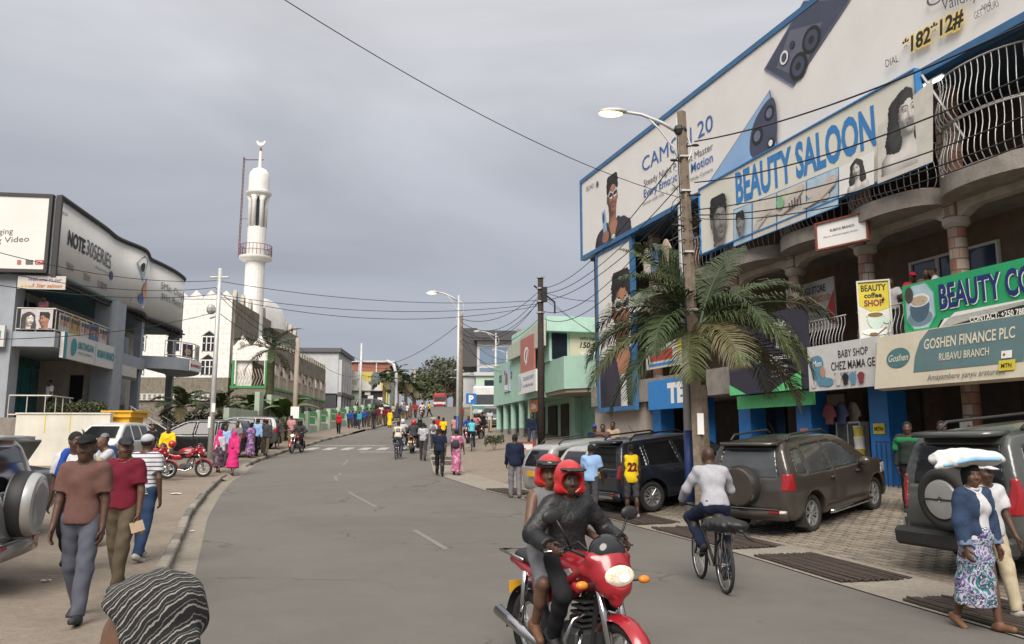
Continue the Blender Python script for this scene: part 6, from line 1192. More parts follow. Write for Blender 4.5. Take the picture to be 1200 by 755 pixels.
class Car:
    """x forward from the rear axle, y left, z up; shape = side profile ^ plan ^ cross section"""
    def __init__(s, side, plan, sec, wb, tr, rw, k=.09, arch=.07, kz=.07):
        s.side, s.plan, s.wb, s.tr, s.rw, s.k, s.arch, s.kz = smooth_poly(side, 1), mirror(plan), wb, tr, rw, k, arch, kz
        s.sec = mirror([(a, b) for a, b in sec]) if False else sec; s.lo = np.array([min(x for x, _ in side), -max(abs(y) for _, y in plan), .12]); s.hi = np.array([max(x for x, _ in side), max(abs(y) for _, y in plan), max(z for _, z in side)])
    def field(s, X, Y, Zz):
        a = poly2(s.side, X, Zz)[:, None, :]; b = poly2(s.plan, X, Y)[:, :, None]; q = [(y, z) for y, z in s.sec] + [(-y, z) for y, z in s.sec[::-1]]; c = poly2(q, Y, Zz)[None, :, :]
        F = smax(smax(a, b, s.k), c, s.kz)
        return F
    def arches(s, F, X, Y, Zz):
        for ax in (0, s.wb):
            r = np.sqrt((X[:, None] - ax) ** 2 + (Zz[None, :] - s.rw) ** 2)[:, None, :] - (s.rw + s.arch); yy = (s.tr - .17) - np.abs(Y)[None, :, None]; F = np.maximum(F, -np.maximum(r, yy))
        return F
    def grid(s, lo, hi, h): return [np.arange(lo[i] - 2 * h, hi[i] + 3 * h, h) for i in range(3)]
    def body(s, h, cuts, groove=.028):
        X, Y, Zz = s.grid(s.lo, s.hi, h); B = s.field(X, Y, Zz); F = s.arches(B.copy(), X, Y, Zz)
        for c in cuts:
            w_ = s.region(c, X, Y, Zz); F = np.maximum(F, -np.maximum(w_, -(B + groove)))
        V, Q = surfnet(F.astype(np.float32), np.array([X[0], Y[0], Zz[0]]), h); return V, Q
    def region(s, c, X, Y, Zz):
        kind, poly = c[0], c[1]
        if kind == 'side':
            r = poly2(poly, X, Zz)[:, None, :] + 0 * Y[None, :, None]; sg = c[2]; return np.maximum(r, .45 - sg * Y[None, :, None])
        r = poly2(poly, Y, Zz)[None, :, :] + 0 * X[:, None, None]; return np.maximum(r, (c[2] - X)[:, None, None] if c[3] > 0 else (X - c[2])[:, None, None])
    def patch(s, c, off, depth, h):
        """a shell piece of the body inside a region: off metres proud (negative = inset)"""
        p = np.array(c[1])
        if c[0] == 'side':
            lo = np.array([p[:, 0].min(), .4 if c[2] > 0 else -1.1, p[:, 1].min()]); hi = np.array([p[:, 0].max(), 1.1 if c[2] > 0 else -.4, p[:, 1].max()])
        else:
            lo = np.array([c[2] if c[3] > 0 else s.lo[0] - .05, p[:, 0].min(), p[:, 1].min()]); hi = np.array([s.hi[0] + .05 if c[3] > 0 else c[2], p[:, 0].max(), p[:, 1].max()])
        X, Y, Zz = s.grid(lo, hi, h); B = s.field(X, Y, Zz); F = np.maximum(np.maximum(B - off, s.region(c, X, Y, Zz)), -(B + depth))
        return surfnet(F.astype(np.float32), np.array([X[0], Y[0], Zz[0]]), h)
def paint(name, col, metal=.25, rough=.32): return mat('car_paint_' + name, col, rough, metal, var=.1, scale=2, coat=.7, dirt=.14)
M_CGL = mat('car_glass', (.012, .013, .014), .12, 0, var=0, spec=.4); M_CGR = mat('car_glass_reflecting', (.05, .055, .058), .06, 0, var=.3, scale=1.2, spec=.9); M_TYRE = mat('tyre_rubber', (.022, .021, .02), .85, var=.2, bump=.2); M_RIM = mat('alloy_rim', (.36, .36, .36), .35, .7, var=.1); M_RED = mat('tail_lamp_red', (.26, .012, .015), .15, var=.1, coat=.5); M_BUMP = mat('black_plastic_trim', (.022, .022, .022), .6, var=.2); M_CHR = mat('chrome', (.55, .55, .55), .15, 1., var=0); M_PLY = mat('yellow_plate', (.72, .36, .02), .5); M_PLW = mat('white_plate', (.6, .6, .6), .5); M_HLG = mat('headlamp_glass', (.55, .56, .57), .1, .3, var=.1)
def wheel_meshes(R, wd, spokes=6, dbl=True, rimr=.66):
    t = MB(); k = wd / 2
    t.lathe([(R * rimr, -k * .8), (R * .8, -k), (R * .95, -k * .92), (R, -k * .6), (R, k * .6), (R * .95, k * .92), (R * .8, k), (R * rimr, k * .8), (R * rimr, -k * .8)], 36, cap=False, mx=TR(rx=math.pi / 2))
    tm = mesh_from('tyre', t.v, t.f, [M_TYRE], None, True)
    r = MB(); q = R * rimr
    r.lathe([(q * 1.0, -k * .8), (q * 1.0, k * .82), (q * .9, k * .82), (q * .88, k * .3), (q * .3, k * .2), (.01, k * .2)], 30, mi=0, cap=False, mx=TR(rx=math.pi / 2)); r.lathe([(q * .86, k * .24), (.02, k * .22)], 30, mi=1, cap=False, mx=TR(rx=math.pi / 2))
    for i in range(spokes):
        a = 2 * math.pi * i / spokes
        for da in ((-.16, .16) if dbl else (0,)):
            r.tube([(math.cos(a + da * .5) * q * .12, -k * .5, math.sin(a + da * .5) * q * .12), (math.cos(a + da) * q * .92, -k * .66, math.sin(a + da) * q * .92)], [q * .085, q * .06], 5)
    r.lathe([(.01, k * .66), (q * .2, k * .6), (q * .22, k * .4)], 14, cap=False, mx=TR(rx=math.pi / 2))
    rm = mesh_from('rim', r.v, r.f, [M_RIM, M_BUMP], r.m, False); return tm, rm
_WM = {}
def add_wheel(parent, x, y, R, wd, left, key=None, **k):
    key = key or (R, wd, tuple(sorted(k.items())))
    if key not in _WM: _WM[key] = wheel_meshes(R, wd, **k)
    w_ = mkobj('wheel', None, parent, (x, y, R)); w_.rotation_euler = (0, random.uniform(0, 6), math.pi if left else 0)
    mkobj('tyre', _WM[key][0], w_); mkobj('rim', _WM[key][1], w_); return w_
_SH = {}
def V2o(name, vq, m, parent):             # alike pieces share one mesh; the paint sits on the object
    k = id(vq[0])
    if k not in _SH: _SH[k] = mesh_from(name, vq[0], vq[1], [m], None, True)
    o = mkobj(name, _SH[k], parent); o.material_slots[0].link = 'OBJECT'; o.material_slots[0].material = m; return o
CARS = {}
def car_geo(key, car, h, sides, rear, front, lamps, hl):
    """cache meshes: body, panes, lamps"""
    if key in CARS: return CARS[key]
    cuts = [('side', p, sg) for p in sides for sg in (1, -1)] + [('end', rear[0], rear[1], -1), ('end', front[0], front[1], 1)]
    d = {'body': car.body(h, cuts), 'panes': [car.patch(c, -.012, .09, max(.024, h * .9)) for c in cuts], 'lamps': [car.patch(c, .008, .03, max(.014, h * .6)) for c in lamps], 'hl': [car.patch(c, .006, .03, max(.016, h * .7)) for c in hl]}
    CARS[key] = d; return d
def line_on(V, Q, pts):  # polyline raised on the body surface
    from mathutils.bvhtree import BVHTree
    bv = BVHTree.FromPolygons([tuple(p) for p in V], [tuple(q) for q in Q]); out = []
    for p, d in pts:
        hit = bv.ray_cast(Vector(p), Vector(d)); 
        if hit[0] is not None: out.append(hit[0] + hit[1] * .001)
    return out
def build_car(name, label, cat, geo, car, pos, heading, pm, group=None, rim=None, spare=None, bumper=None, plate=None, plate_txt=None, rails=True, doors=None, mirror_at=None, mudflap=False, steps=False, glass=None):
    """pos = ground point under the middle of the rear axle, heading in degrees clockwise from straight ahead"""
    x, y = pos; rz = math.pi / 2 - rad(heading); c_, s_ = math.cos(rz), math.sin(rz); z0 = Z(x, y); z1 = Z(x + c_ * car.wb, y + s_ * car.wb)
    o = root(name, label, cat, (x, y, z0), 0, group); o.rotation_euler = (0, -math.atan2(z1 - z0, car.wb), rz)
    V, Q = geo['body']; V2o('body', geo['body'], pm, o)
    for p in geo['panes']: V2o('window', p, glass or M_CGL, o)
    for p in geo['lamps']: V2o('tail_lamp', p, M_RED, o)
    for p in geo['hl']: V2o('headlamp', p, M_HLG, o)
    k = dict(rim or {}); wd = k.pop('wd', .22)
    for ax in (0, car.wb):
        for sg in (1, -1): add_wheel(o, ax, sg * (car.tr - wd * .35), car.rw, wd, sg > 0, **k)
    if doors:
        for (xa, za, xb, zb) in doors:
            for sg in (1, -1):
                n = 9; P = line_on(V, Q, [((xa + (xb - xa) * i / n, sg * 1.6, za + (zb - za) * i / n), (0, -sg, 0)) for i in range(n + 1)])
                if len(P) > 1: m = MB(); m.tube(P, .006, 4); m.build('door_seam', [M_BUMP], o)
    if mirror_at:
        for sg in (1, -1): m = MB(); m.ball((mirror_at[0], sg * mirror_at[1], mirror_at[2]), (.09, .13, .09), 10); m.build('door_mirror', [pm], o, True)
    if rails:
        xs, zt, yy = rails
        for sg in (1, -1):
            m = MB(); m.tube([(xs[0], sg * yy, zt - .05), (xs[0] + .15, sg * yy, zt + .05), (xs[1] - .15, sg * yy, zt + .05), (xs[1], sg * yy, zt - .03)], .024, 6); m.build('roof_rail', [M_BUMP], o, True)
    if plate:
        m = MB(); m.bx(plate[0] - .02, plate[0], -.2, .2, plate[1] - .07, plate[1] + .07); pl = m.build('number_plate', [plate[2]], o)
        if plate_txt: v, f, tw, cap, lo = text_geo(plate_txt, .03); mkobj('plate_lettering', mesh_from('plate_lettering', [(plate[0] - .024, .17 - p[0] * .34 / tw, plate[1] - .04 + p[1] * .11) for p in v], f, [M_TK]), pl)
    return o
# --- compact SUV
SUVS = [(-.80, .34), (-.89, .52), (-.88, .80), (-.80, 1.02), (-.74, 1.3), (-.60, 1.64), (-.35, 1.70), (.6, 1.73), (1.35, 1.69), (1.72, 1.58), (2.3, 1.2), (2.5, 1.10), (3.05, 1.03), (3.36, .92), (3.47, .72), (3.46, .42), (3.3, .26), (2.9, .25), (-.5, .29)]
SUVP = [(-.9, .0), (-.9, .70), (-.72, .87), (-.1, .915), (1.3, .905), (2.7, .915), (3.2, .82), (3.46, .55), (3.48, 0)]
SUVC = [(.0, .2), (.80, .22), (.90, .48), (.915, .82), (.875, 1.03), (.64, 1.66), (.48, 1.74), (0, 1.76)]
suv = Car(SUVS, SUVP, SUVC, 2.66, .78, .35)
ssd = [[(-.50, 1.13), (-.36, 1.52), (-.12, 1.54), (-.10, 1.08), (-.3, 1.08)], [(-.03, 1.07), (-.03, 1.55), (.72, 1.57), (.84, 1.05)], [(.92, 1.05), (.80, 1.57), (1.28, 1.54), (1.56, 1.42), (1.96, 1.10), (1.9, 1.05)]]
srear = ([(-.62, 1.06), (.62, 1.06), (.52, 1.56), (-.52, 1.56)], 0.); sfront = ([(-.68, 1.1), (.68, 1.1), (.52, 1.6), (-.52, 1.6)], 1.5)
slamp = [('end', [(.69, .84), (.95, .84), (.95, 1.14), (.69, 1.14)], -.64, -1), ('end', [(-.69, .84), (-.95, .84), (-.95, 1.14), (-.69, 1.14)], -.64, -1)]
shl = [('end', [(.5, .72), (.95, .76), (.95, .96), (.55, .9)], 2.9, 1), ('end', [(-.5, .72), (-.95, .76), (-.95, .96), (-.55, .9)], 2.9, 1)]
gs_ = car_geo('suv', suv, .026, ssd, srear, sfront, slamp, shl)
DOORS = [(-.07, 1.05, .1, .62), (.87, 1.05, .87, .42), (1.95, 1.05, 1.98, .45), (.1, .42, 1.98, .42)]
def suv_trim(o, pm, spare='cover', mud=False, steps=False):
    m = MB(); m.prism([(-.905, -.80), (-.93, -.5), (-.94, 0), (-.93, .5), (-.905, .80), (-.86, .80), (-.86, -.80)], .34, .52); m.build('rear_bumper', [pm], o, True); m = MB(); m.bx(-.95, -.90, -.66, .66, .53, .545); m.build('bumper_trim', [M_CHR], o)
    for sg in (1, -1):
        m = MB(); m.bx(-.945, -.9, sg * .56 - .1, sg * .56 + .1, .47, .51); m.build('reflector', [M_RED], o)
        if mud: m = MB(); m.box((-.42, sg * .78, .3), (.03, .22, .26)); m.build('mud_flap', [M_BUMP], o)
        if steps: m = MB(); m.tube([(.42, sg * .93, .33), (.5, sg * .97, .33), (2.1, sg * .97, .33), (2.2, sg * .93, .33)], .04, 8); m.build('side_step', [M_CHR], o, True)
        for x in (.72, 1.78): m = MB(); m.ball((x, sg * .915, .93), (.1, .025, .022), 8); m.build('door_handle', [pm], o, True)
    m = MB(); m.prism([(-.68, -.58), (-.80, -.5), (-.80, .5), (-.68, .58), (-.5, .58), (-.5, -.58)], 1.64, 1.69); m.build('roof_spoiler', [pm], o, True)
    m = MB(); m.tube([(.2, -.1, 1.74), (.0, -.1, 2.0)], .006, 4); m.build('aerial', [M_BUMP], o)
    if spare:
        m = MB(); m.lathe([(.345, -.02), (.36, .05), (.355, .2), (.33, .25), (.26, .265), (.22, .255), (.01, .27)], 36, cap=False, mx=TR(-.84, .06, .93, 0, 0, -math.pi / 2)); smooth_auto(m.build('spare_wheel_cover', [pm if spare == 'cover' else spare], o), 35); m = MB(); m.lathe([(.36, .0), (.37, .04), (.37, .14), (.36, .16)], 36, cap=False, mx=TR(-.84, .06, .93, 0, 0, -math.pi / 2)); m.build('cover_band', [M_BUMP], o, True)
PB = paint('brown', (.052, .044, .037)); PN = paint('navy', (.012, .017, .028)); PS = paint('silver', (.42, .42, .41), .5); PG = paint('dark_grey', (.07, .075, .07)); PW = paint('white', (.62, .62, .60), 0); PGR = paint('dark_green', (.02, .04, .04)); PK = paint('black', (.008, .008, .009))
o = build_car('parked_car', 'brown compact SUV with a covered spare wheel beside the palm', 'car', gs_, suv, (4.97, 15.45), 47.5, PB, 'parked cars', dict(spokes=6, dbl=True), plate=None, rails=((-.3, 1.2), 1.74, .58), doors=DOORS, mirror_at=(1.85, 1.02, 1.1), glass=M_CGR); suv_trim(o, PB, 'cover', True, True)
# --- newer crossover
o = build_car('parked_car', 'dark navy SUV with a yellow plate parked behind the palm', 'car', gs_, suv, (2.98, 19.6), 66, PN, 'parked cars', dict(spokes=10, dbl=False), plate=(-.9, .93, M_PLY), plate_txt='RAE 502 L', rails=((-.3, 1.2), 1.74, .58), doors=DOORS, mirror_at=(1.85, 1.02, 1.1)); suv_trim(o, PN, None); m = MB(); m.bx(-.96, -.9, -.6, .6, .4, .46); m.build('bumper_trim', [M_CHR], o)
# --- silver SUV at the left edge
o = build_car('parked_car', 'silver SUV cut by the left picture edge with its spare wheel cover', 'car', gs_, suv, (-6.55, 9.1), -105, PS, 'parked cars', dict(spokes=5, dbl=False), rails=((-.3, 1.2), 1.74, .58), doors=DOORS, mirror_at=(1.85, 1.02, 1.1)); suv_trim(o, PS, 'cover')
o = build_car('parked_car', 'second SUV behind the silver one at the left edge', 'car', gs_, suv, (-8.6, 11.4), -104, PN, 'parked cars', dict(spokes=5, dbl=False), rails=((-.3, 1.2), 1.74, .58), doors=None, mirror_at=(1.85, 1.02, 1.1)); suv_trim(o, PN, None)
# --- big off-roader
BIGS = [(-.95, .42), (-1.05, .6), (-1.03, .9), (-.95, 1.12), (-.90, 1.4), (-.78, 1.78), (-.5, 1.86), (.8, 1.89), (1.5, 1.86), (1.85, 1.74), (2.35, 1.32), (2.55, 1.22), (3.2, 1.14), (3.45, 1.02), (3.56, .8), (3.55, .5), (3.35, .36), (2.9, .34), (-.5, .38)]
BIGP = [(-1.06, 0), (-1.06, .78), (-.9, .90), (-.1, .94), (1.3, .93), (2.8, .94), (3.3, .86), (3.55, .6), (3.57, 0)]
BIGC = [(.0, .3), (.84, .32), (.93, .55), (.945, .9), (.91, 1.14), (.70, 1.80), (.52, 1.89), (0, 1.92)]
bigc = Car(BIGS, BIGP, BIGC, 2.79, .80, .385)
bsd = [[(-.72, 1.24), (-.60, 1.66), (.10, 1.68), (.10, 1.2)], [(.18, 1.2), (.18, 1.68), (.95, 1.70), (1.05, 1.18)], [(1.13, 1.18), (1.03, 1.70), (1.45, 1.68), (1.68, 1.56), (2.1, 1.24), (2.05, 1.18)]]
brear = ([(-.70, 1.16), (.70, 1.16), (.60, 1.70), (-.60, 1.70)], 0.); bfront = ([(-.72, 1.24), (.72, 1.24), (.58, 1.75), (-.58, 1.75)], 1.5)
blamp = [('end', [(.74, .86), (.97, .86), (.97, 1.3), (.78, 1.3)], -.86, -1), ('end', [(-.74, .86), (-.97, .86), (-.97, 1.3), (-.78, 1.3)], -.86, -1)]
bhl = [('end', [(.5, .85), (.95, .88), (.95, 1.08), (.55, 1.02)], 3., 1), ('end', [(-.5, .85), (-.95, .88), (-.95, 1.08), (-.55, 1.02)], 3., 1)]
gb_ = car_geo('big', bigc, .026, bsd, brear, bfront, blamp, bhl)
o = build_car('parked_car', 'dark grey off-roader with an exposed spare wheel at the right edge', 'car', gb_, bigc, (6.72, 10.8), 71, PG, 'parked cars', dict(spokes=6, dbl=False), plate=(-1.1, .74, M_PLW), plate_txt='7810AB', rails=((-.4, 1.4), 1.9, .62), doors=[(.14, 1.2, .3, .7), (1.08, 1.18, 1.08, .5), (2.1, 1.2, 2.12, .55), (.3, .5, 2.1, .5)], mirror_at=(2.0, 1.05, 1.25))
sw = mkobj('spare_wheel', None, o, (-1.2, -.1, 1.05)); sw.rotation_euler = (0, 0, -math.pi / 2); tm, rm = wheel_meshes(.39, .24, 3, False, .6); mkobj('tyre', tm, sw); m = MB(); m.lathe([(.25, .10), (.24, .13), (.15, .145), (.04, .14), (.035, .12), (.01, .12)], 32, cap=False, mx=TR(rx=math.pi / 2)); smooth_auto(m.build('hub_cover', [PS], sw)); m = MB()
m.bx(-.25, .25, -.148, -.142, -.012, .012); m.build('hub_slot', [M_BUMP], sw); m = MB(); m.box((-1.12, 0, .5), (.2, 1.78, .24), ch=.05); m.build('rear_bumper', [M_BUMP], o)
m = MB(); m.bx(-1.075, -1.05, -.6, .25, .58, .86); m.build('plate_recess', [M_BUMP], o)
m = MB(); m.prism([(-.86, -.62), (-1.02, -.52), (-1.02, .52), (-.86, .62), (-.6, .62), (-.6, -.62)], 1.80, 1.86); m.build('roof_spoiler', [PG], o, True)
for sg in (1, -1):
    P = [(bigc.wb * 0 + .50 * math.cos(a), sg * .955, .385 + .50 * math.sin(a)) for a in np.linspace(-.15, math.pi + .15, 12)]; m = MB(); m.tube(P, .05, 6, flat=.6); m.build('wheel_arch_trim', [PS], o, True)
    m = MB(); m.bx(-.95, 0 - .46, sg * .93 - .015, sg * .93 + .015, .45, .7); m.build('silver_cladding', [PS], o)
# --- silver estate, white saloon
ESTS = [(-.85, .33), (-.95, .5), (-.93, .78), (-.86, .98), (-.78, 1.2), (-.55, 1.48), (-.3, 1.53), (.7, 1.56), (1.4, 1.52), (1.8, 1.4), (2.35, 1.04), (2.55, .97), (3.1, .9), (3.4, .78), (3.5, .6), (3.48, .36), (3.2, .22), (-.5, .26)]
ESTC = [(.0, .18), (.76, .2), (.86, .45), (.87, .72), (.83, .92), (.62, 1.46), (.46, 1.55), (0, 1.57)]
ESTP = [(a, b * .95) for a, b in SUVP]; est = Car(ESTS, ESTP, ESTC, 2.6, .74, .31)
esd = [[(-.6, .98), (-.42, 1.36), (-.05, 1.39), (-.03, .95)], [(.03, .95), (.03, 1.40), (.72, 1.42), (.84, .92)], [(.92, .92), (.80, 1.42), (1.35, 1.40), (1.62, 1.28), (2.02, .97), (1.95, .92)]]
eg = car_geo('est', est, .032, esd, ([(-.6, .95), (.6, .95), (.5, 1.40), (-.5, 1.40)], 0.), ([(-.66, .98), (.66, .98), (.52, 1.46), (-.52, 1.46)], 1.5), [('end', [(.62, .7), (.95, .7), (.95, .92), (.66, .92)], -.3, -1), ('end', [(-.62, .7), (-.95, .7), (-.95, .92), (-.66, .92)], -.3, -1)], shl)
EDO = [(0, .93, .1, .5), (.88, .93, .88, .38), (2.0, .95, 2.02, .4)]
o = build_car('parked_car', 'silver estate car with roof rails parked left of the navy SUV', 'car', eg, est, (1.45, 22.3), 64, PS, 'parked cars', dict(spokes=6, dbl=False, wd=.2), plate=(-.96, .8, M_PLY), rails=((-.3, 1.2), 1.57, .52), doors=EDO, mirror_at=(1.85, .95, .98))
o = build_car('parked_car', 'white car half hidden between the silver estate and the navy SUV', 'car', eg, est, (2.35, 20.9), 66, paint('pale', (.45, .44, .42), .3), 'parked cars', dict(spokes=6, dbl=False, wd=.2), plate=(-.96, .8, M_PLY), rails=None, doors=EDO, mirror_at=(1.85, .95, .98))
SALS = [(-.95, .34), (-1.02, .55), (-1.0, .9), (-.92, 1.0), (-.45, 1.06), (-.3, 1.1), (.25, 1.40), (.7, 1.44), (1.3, 1.42), (1.75, 1.3), (2.35, 1.0), (2.55, .95), (3.1, .88), (3.4, .76), (3.5, .6), (3.48, .36), (3.2, .22), (-.5, .26)]
SALC = [(.0, .18), (.76, .2), (.86, .45), (.87, .72), (.83, .94), (.60, 1.36), (.44, 1.44), (0, 1.46)]
sal = Car(SALS, ESTP, SALC, 2.6, .74, .31); sg_ = car_geo('sal', sal, .034, [[(.0, 1.02), (.3, 1.3), (.72, 1.32), (.84, .96)], [(.92, .95), (.82, 1.32), (1.3, 1.31), (1.58, 1.2), (1.95, .97)]], ([(-.6, 1.08), (.6, 1.08), (.48, 1.33), (-.48, 1.33)], .5), ([(-.66, .98), (.66, .98), (.5, 1.36), (-.5, 1.36)], 1.4), [('end', [(.5, .72), (.95, .72), (.95, .9), (.55, .9)], -.5, -1), ('end', [(-.5, .72), (-.95, .72), (-.95, .9), (-.55, .9)], -.5, -1)], shl)
o = build_car('parked_car', 'dark green saloon with its boot open behind the pedestrians on the left', 'car', sg_, sal, (-8.9, 13.6), -101, PGR, 'parked cars', dict(spokes=5, dbl=False, wd=.2), rails=None, doors=EDO, mirror_at=(1.85, .92, .98))
m = MB(); m.box((0, 0, 0), (.5, 1.1, .05), ch=.02, mx=TR(-.5, 0, 1.3, 0, 0, rad(62))); m.build('open_boot_lid', [PGR], o)
# --- black minivan and grey car behind
VANS = [(-.80, .34), (-.88, .55), (-.86, .9), (-.78, 1.3), (-.62, 1.66), (-.3, 1.72), (1.2, 1.75), (1.9, 1.68), (2.4, 1.42), (3.1, 1.02), (3.5, .86), (3.66, .66), (3.65, .38), (3.4, .24), (-.5, .26)]
van = Car(VANS, [(x * 1.04, b) for x, b in SUVP], SUVC, 2.85, .76, .33); vg = car_geo('van', van, .036, [[(-.55, 1.05), (-.4, 1.55), (.35, 1.58), (.35, 1.03)], [(.43, 1.03), (.43, 1.58), (1.3, 1.6), (1.38, 1.0)], [(1.46, 1.0), (1.38, 1.6), (1.8, 1.56), (2.3, 1.32), (2.75, 1.05)]], ([(-.62, 1.0), (.62, 1.0), (.54, 1.58), (-.54, 1.58)], 0.), ([(-.7, 1.1), (.7, 1.1), (.54, 1.58), (-.54, 1.58)], 2.0), slamp, shl)
build_car('parked_car', 'long black minivan seen side on in front of the mosque', 'car', vg, van, (-13.15, 37.5), -93, PK, 'parked cars', dict(spokes=5, dbl=False, wd=.2), rails=None, doors=[(.39, 1.0, .39, .4), (1.42, 1.0, 1.42, .4)], mirror_at=(2.5, 1.0, 1.1))
build_car('parked_car', 'dark grey SUV behind the black minivan', 'car', vg, van, (-13.4, 43.5), -95, PG, 'parked cars', dict(spokes=5, dbl=False, wd=.2), rails=None, doors=[(.39, 1.0, .39, .4)], mirror_at=(2.5, 1.0, 1.1)); build_car('parked_car', 'black car right of the minivan behind the walking group', 'car', sg_, sal, (-14.6, 41.5), -92, PK, 'parked cars', dict(spokes=5, dbl=False, wd=.2), rails=None)
# white pickup cab facing the camera
o = build_car('parked_car', 'white van with a square windscreen facing us behind the pedestrians', 'van', vg, van, (-16.1, 33.4), 174, PW, 'parked cars', dict(spokes=5, dbl=False, wd=.2), rails=None, mirror_at=(2.5, 1.0, 1.1))
build_car('parked_car', 'far dark car behind the green fence', 'car', vg, van, (-18.3, 98), 100, PK, 'parked cars', dict(spokes=5, dbl=False, wd=.2), rails=None)
build_car('parked_car', 'dark SUV parked facing us beyond the parking sign', 'car', vg, van, (-1.7, 70), 182, PG, 'parked cars', dict(spokes=5, dbl=False, wd=.2), rails=None, mirror_at=(2.5, 1.0, 1.1))
def bus(name, label, cat, x, y, heading, cols, w_=2.3, L=6.5, h=2.8):
    rz = math.pi / 2 - rad(heading); o = root(name, label, cat, (x, y, Z(x, y)), rz); m = MB(); m.box((0, 0, .45 + h / 2), (L, w_, h), ch=.18); m.build('body', [cols[0]], o)
    m = MB(); m.box((L / 2 - .02, 0, 1.9), (.08, w_ - .3, 1.0), ch=.02); m.build('windscreen', [M_CGR], o); m = MB(); m.box((-L / 2 + .02, 0, 1.95), (.08, w_ - .3, .8), ch=.02); m.build('rear_window', [M_CGL], o); m = MB(); m.box((0, 0, 1.1), (L + .03, w_ + .03, .35)); m.build('stripe', [cols[1]], o)
    for sg in (1, -1):
        for k in range(4): m = MB(); m.box((-L * .36 + k * L * .23, sg * (w_ / 2), 2.05), (L * .2, .05, .7)); m.build('window', [M_CGL], o)
        for ax in (-L * .3, L * .3): add_wheel(o, ax, sg * (w_ / 2 - .15), .42, .25, sg > 0, spokes=5, dbl=False)
        m = MB(); m.box((L / 2 + .02, sg * (w_ / 2 - .35), .85), (.06, .35, .2)); m.build('headlamp', [M_HLG], o); m = MB(); m.box((-L / 2 - .02, sg * (w_ / 2 - .25), .95), (.06, .2, .35)); m.build('tail_lamp', [M_RED], o)
    return o
bus('minibus', 'white minibus parked beyond the parking sign', 'bus', -2.6, 82, 183, [PW, paint('teal_stripe', (.1, .25, .25))]); bus('far_truck', 'red and white truck far up at the crest of the road', 'truck', -14.9, 165, 178, [paint('signal_red', (.42, .03, .03), 0), PW], 2.4, 4.8, 2.6)
# ------------------------------------------------------------------ two-wheelers
M_MRED = mat('motorcycle_red', (.30, .012, .02), .28, .1, var=.1, coat=.6); M_SEAT = mat('black_vinyl', (.015, .015, .015), .5, var=.1); M_ENG = mat('engine_grey', (.09, .09, .09), .5, .5, var=.2); M_AMB = mat('indicator_amber', (.65, .2, .02), .3, var=0); M_HLON = mat('headlight_lit', (1., .93, .74), .4, emit=2.5, var=0); M_RIMW = mat('rim_pale', (.5, .5, .49), .35, .5, var=.1)
def ring(m, R, r, c=(0, 0, 0), n=36, k=8, mi=0, flat=1.):
    m.tube([(c[0], c[1] + R * math.cos(2 * math.pi * i / n), c[2] + R * math.sin(2 * math.pi * i / n)) for i in range(n)], r, k, mi, closed=True, flat=flat)
def moto_wheel(parent, y, R=.30, wd=.05, spokes=5, name='wheel'):
    w_ = mkobj(name, None, parent, (0, y, R)); m = MB(); ring(m, R - wd, wd); m.build('tyre', [M_TYRE], w_, True)
    m = MB(); ring(m, R - 2 * wd + .005, .02, n=30, k=6)
    for i in range(spokes): a = 2 * math.pi * i / spokes; m.tube([(0, .03 * math.cos(a), .03 * math.sin(a)), (0, (R - 2 * wd) * math.cos(a), (R - 2 * wd) * math.sin(a))], [.022, .014], 5)
    m.lathe([(.01, -.06), (.06, -.06), (.06, .06), (.01, .06)], 14, mx=TR(ry=math.pi / 2)); m.build('rim', [M_RIMW], w_, True); return w_
def sdfobj(name, s, h, m, parent, fold=0., ff=18., label=None):
    v, f = s.mesh(h, fold, ff); return mkobj(name, mesh_from(name, v, f, [m], None, True), parent, None, label)
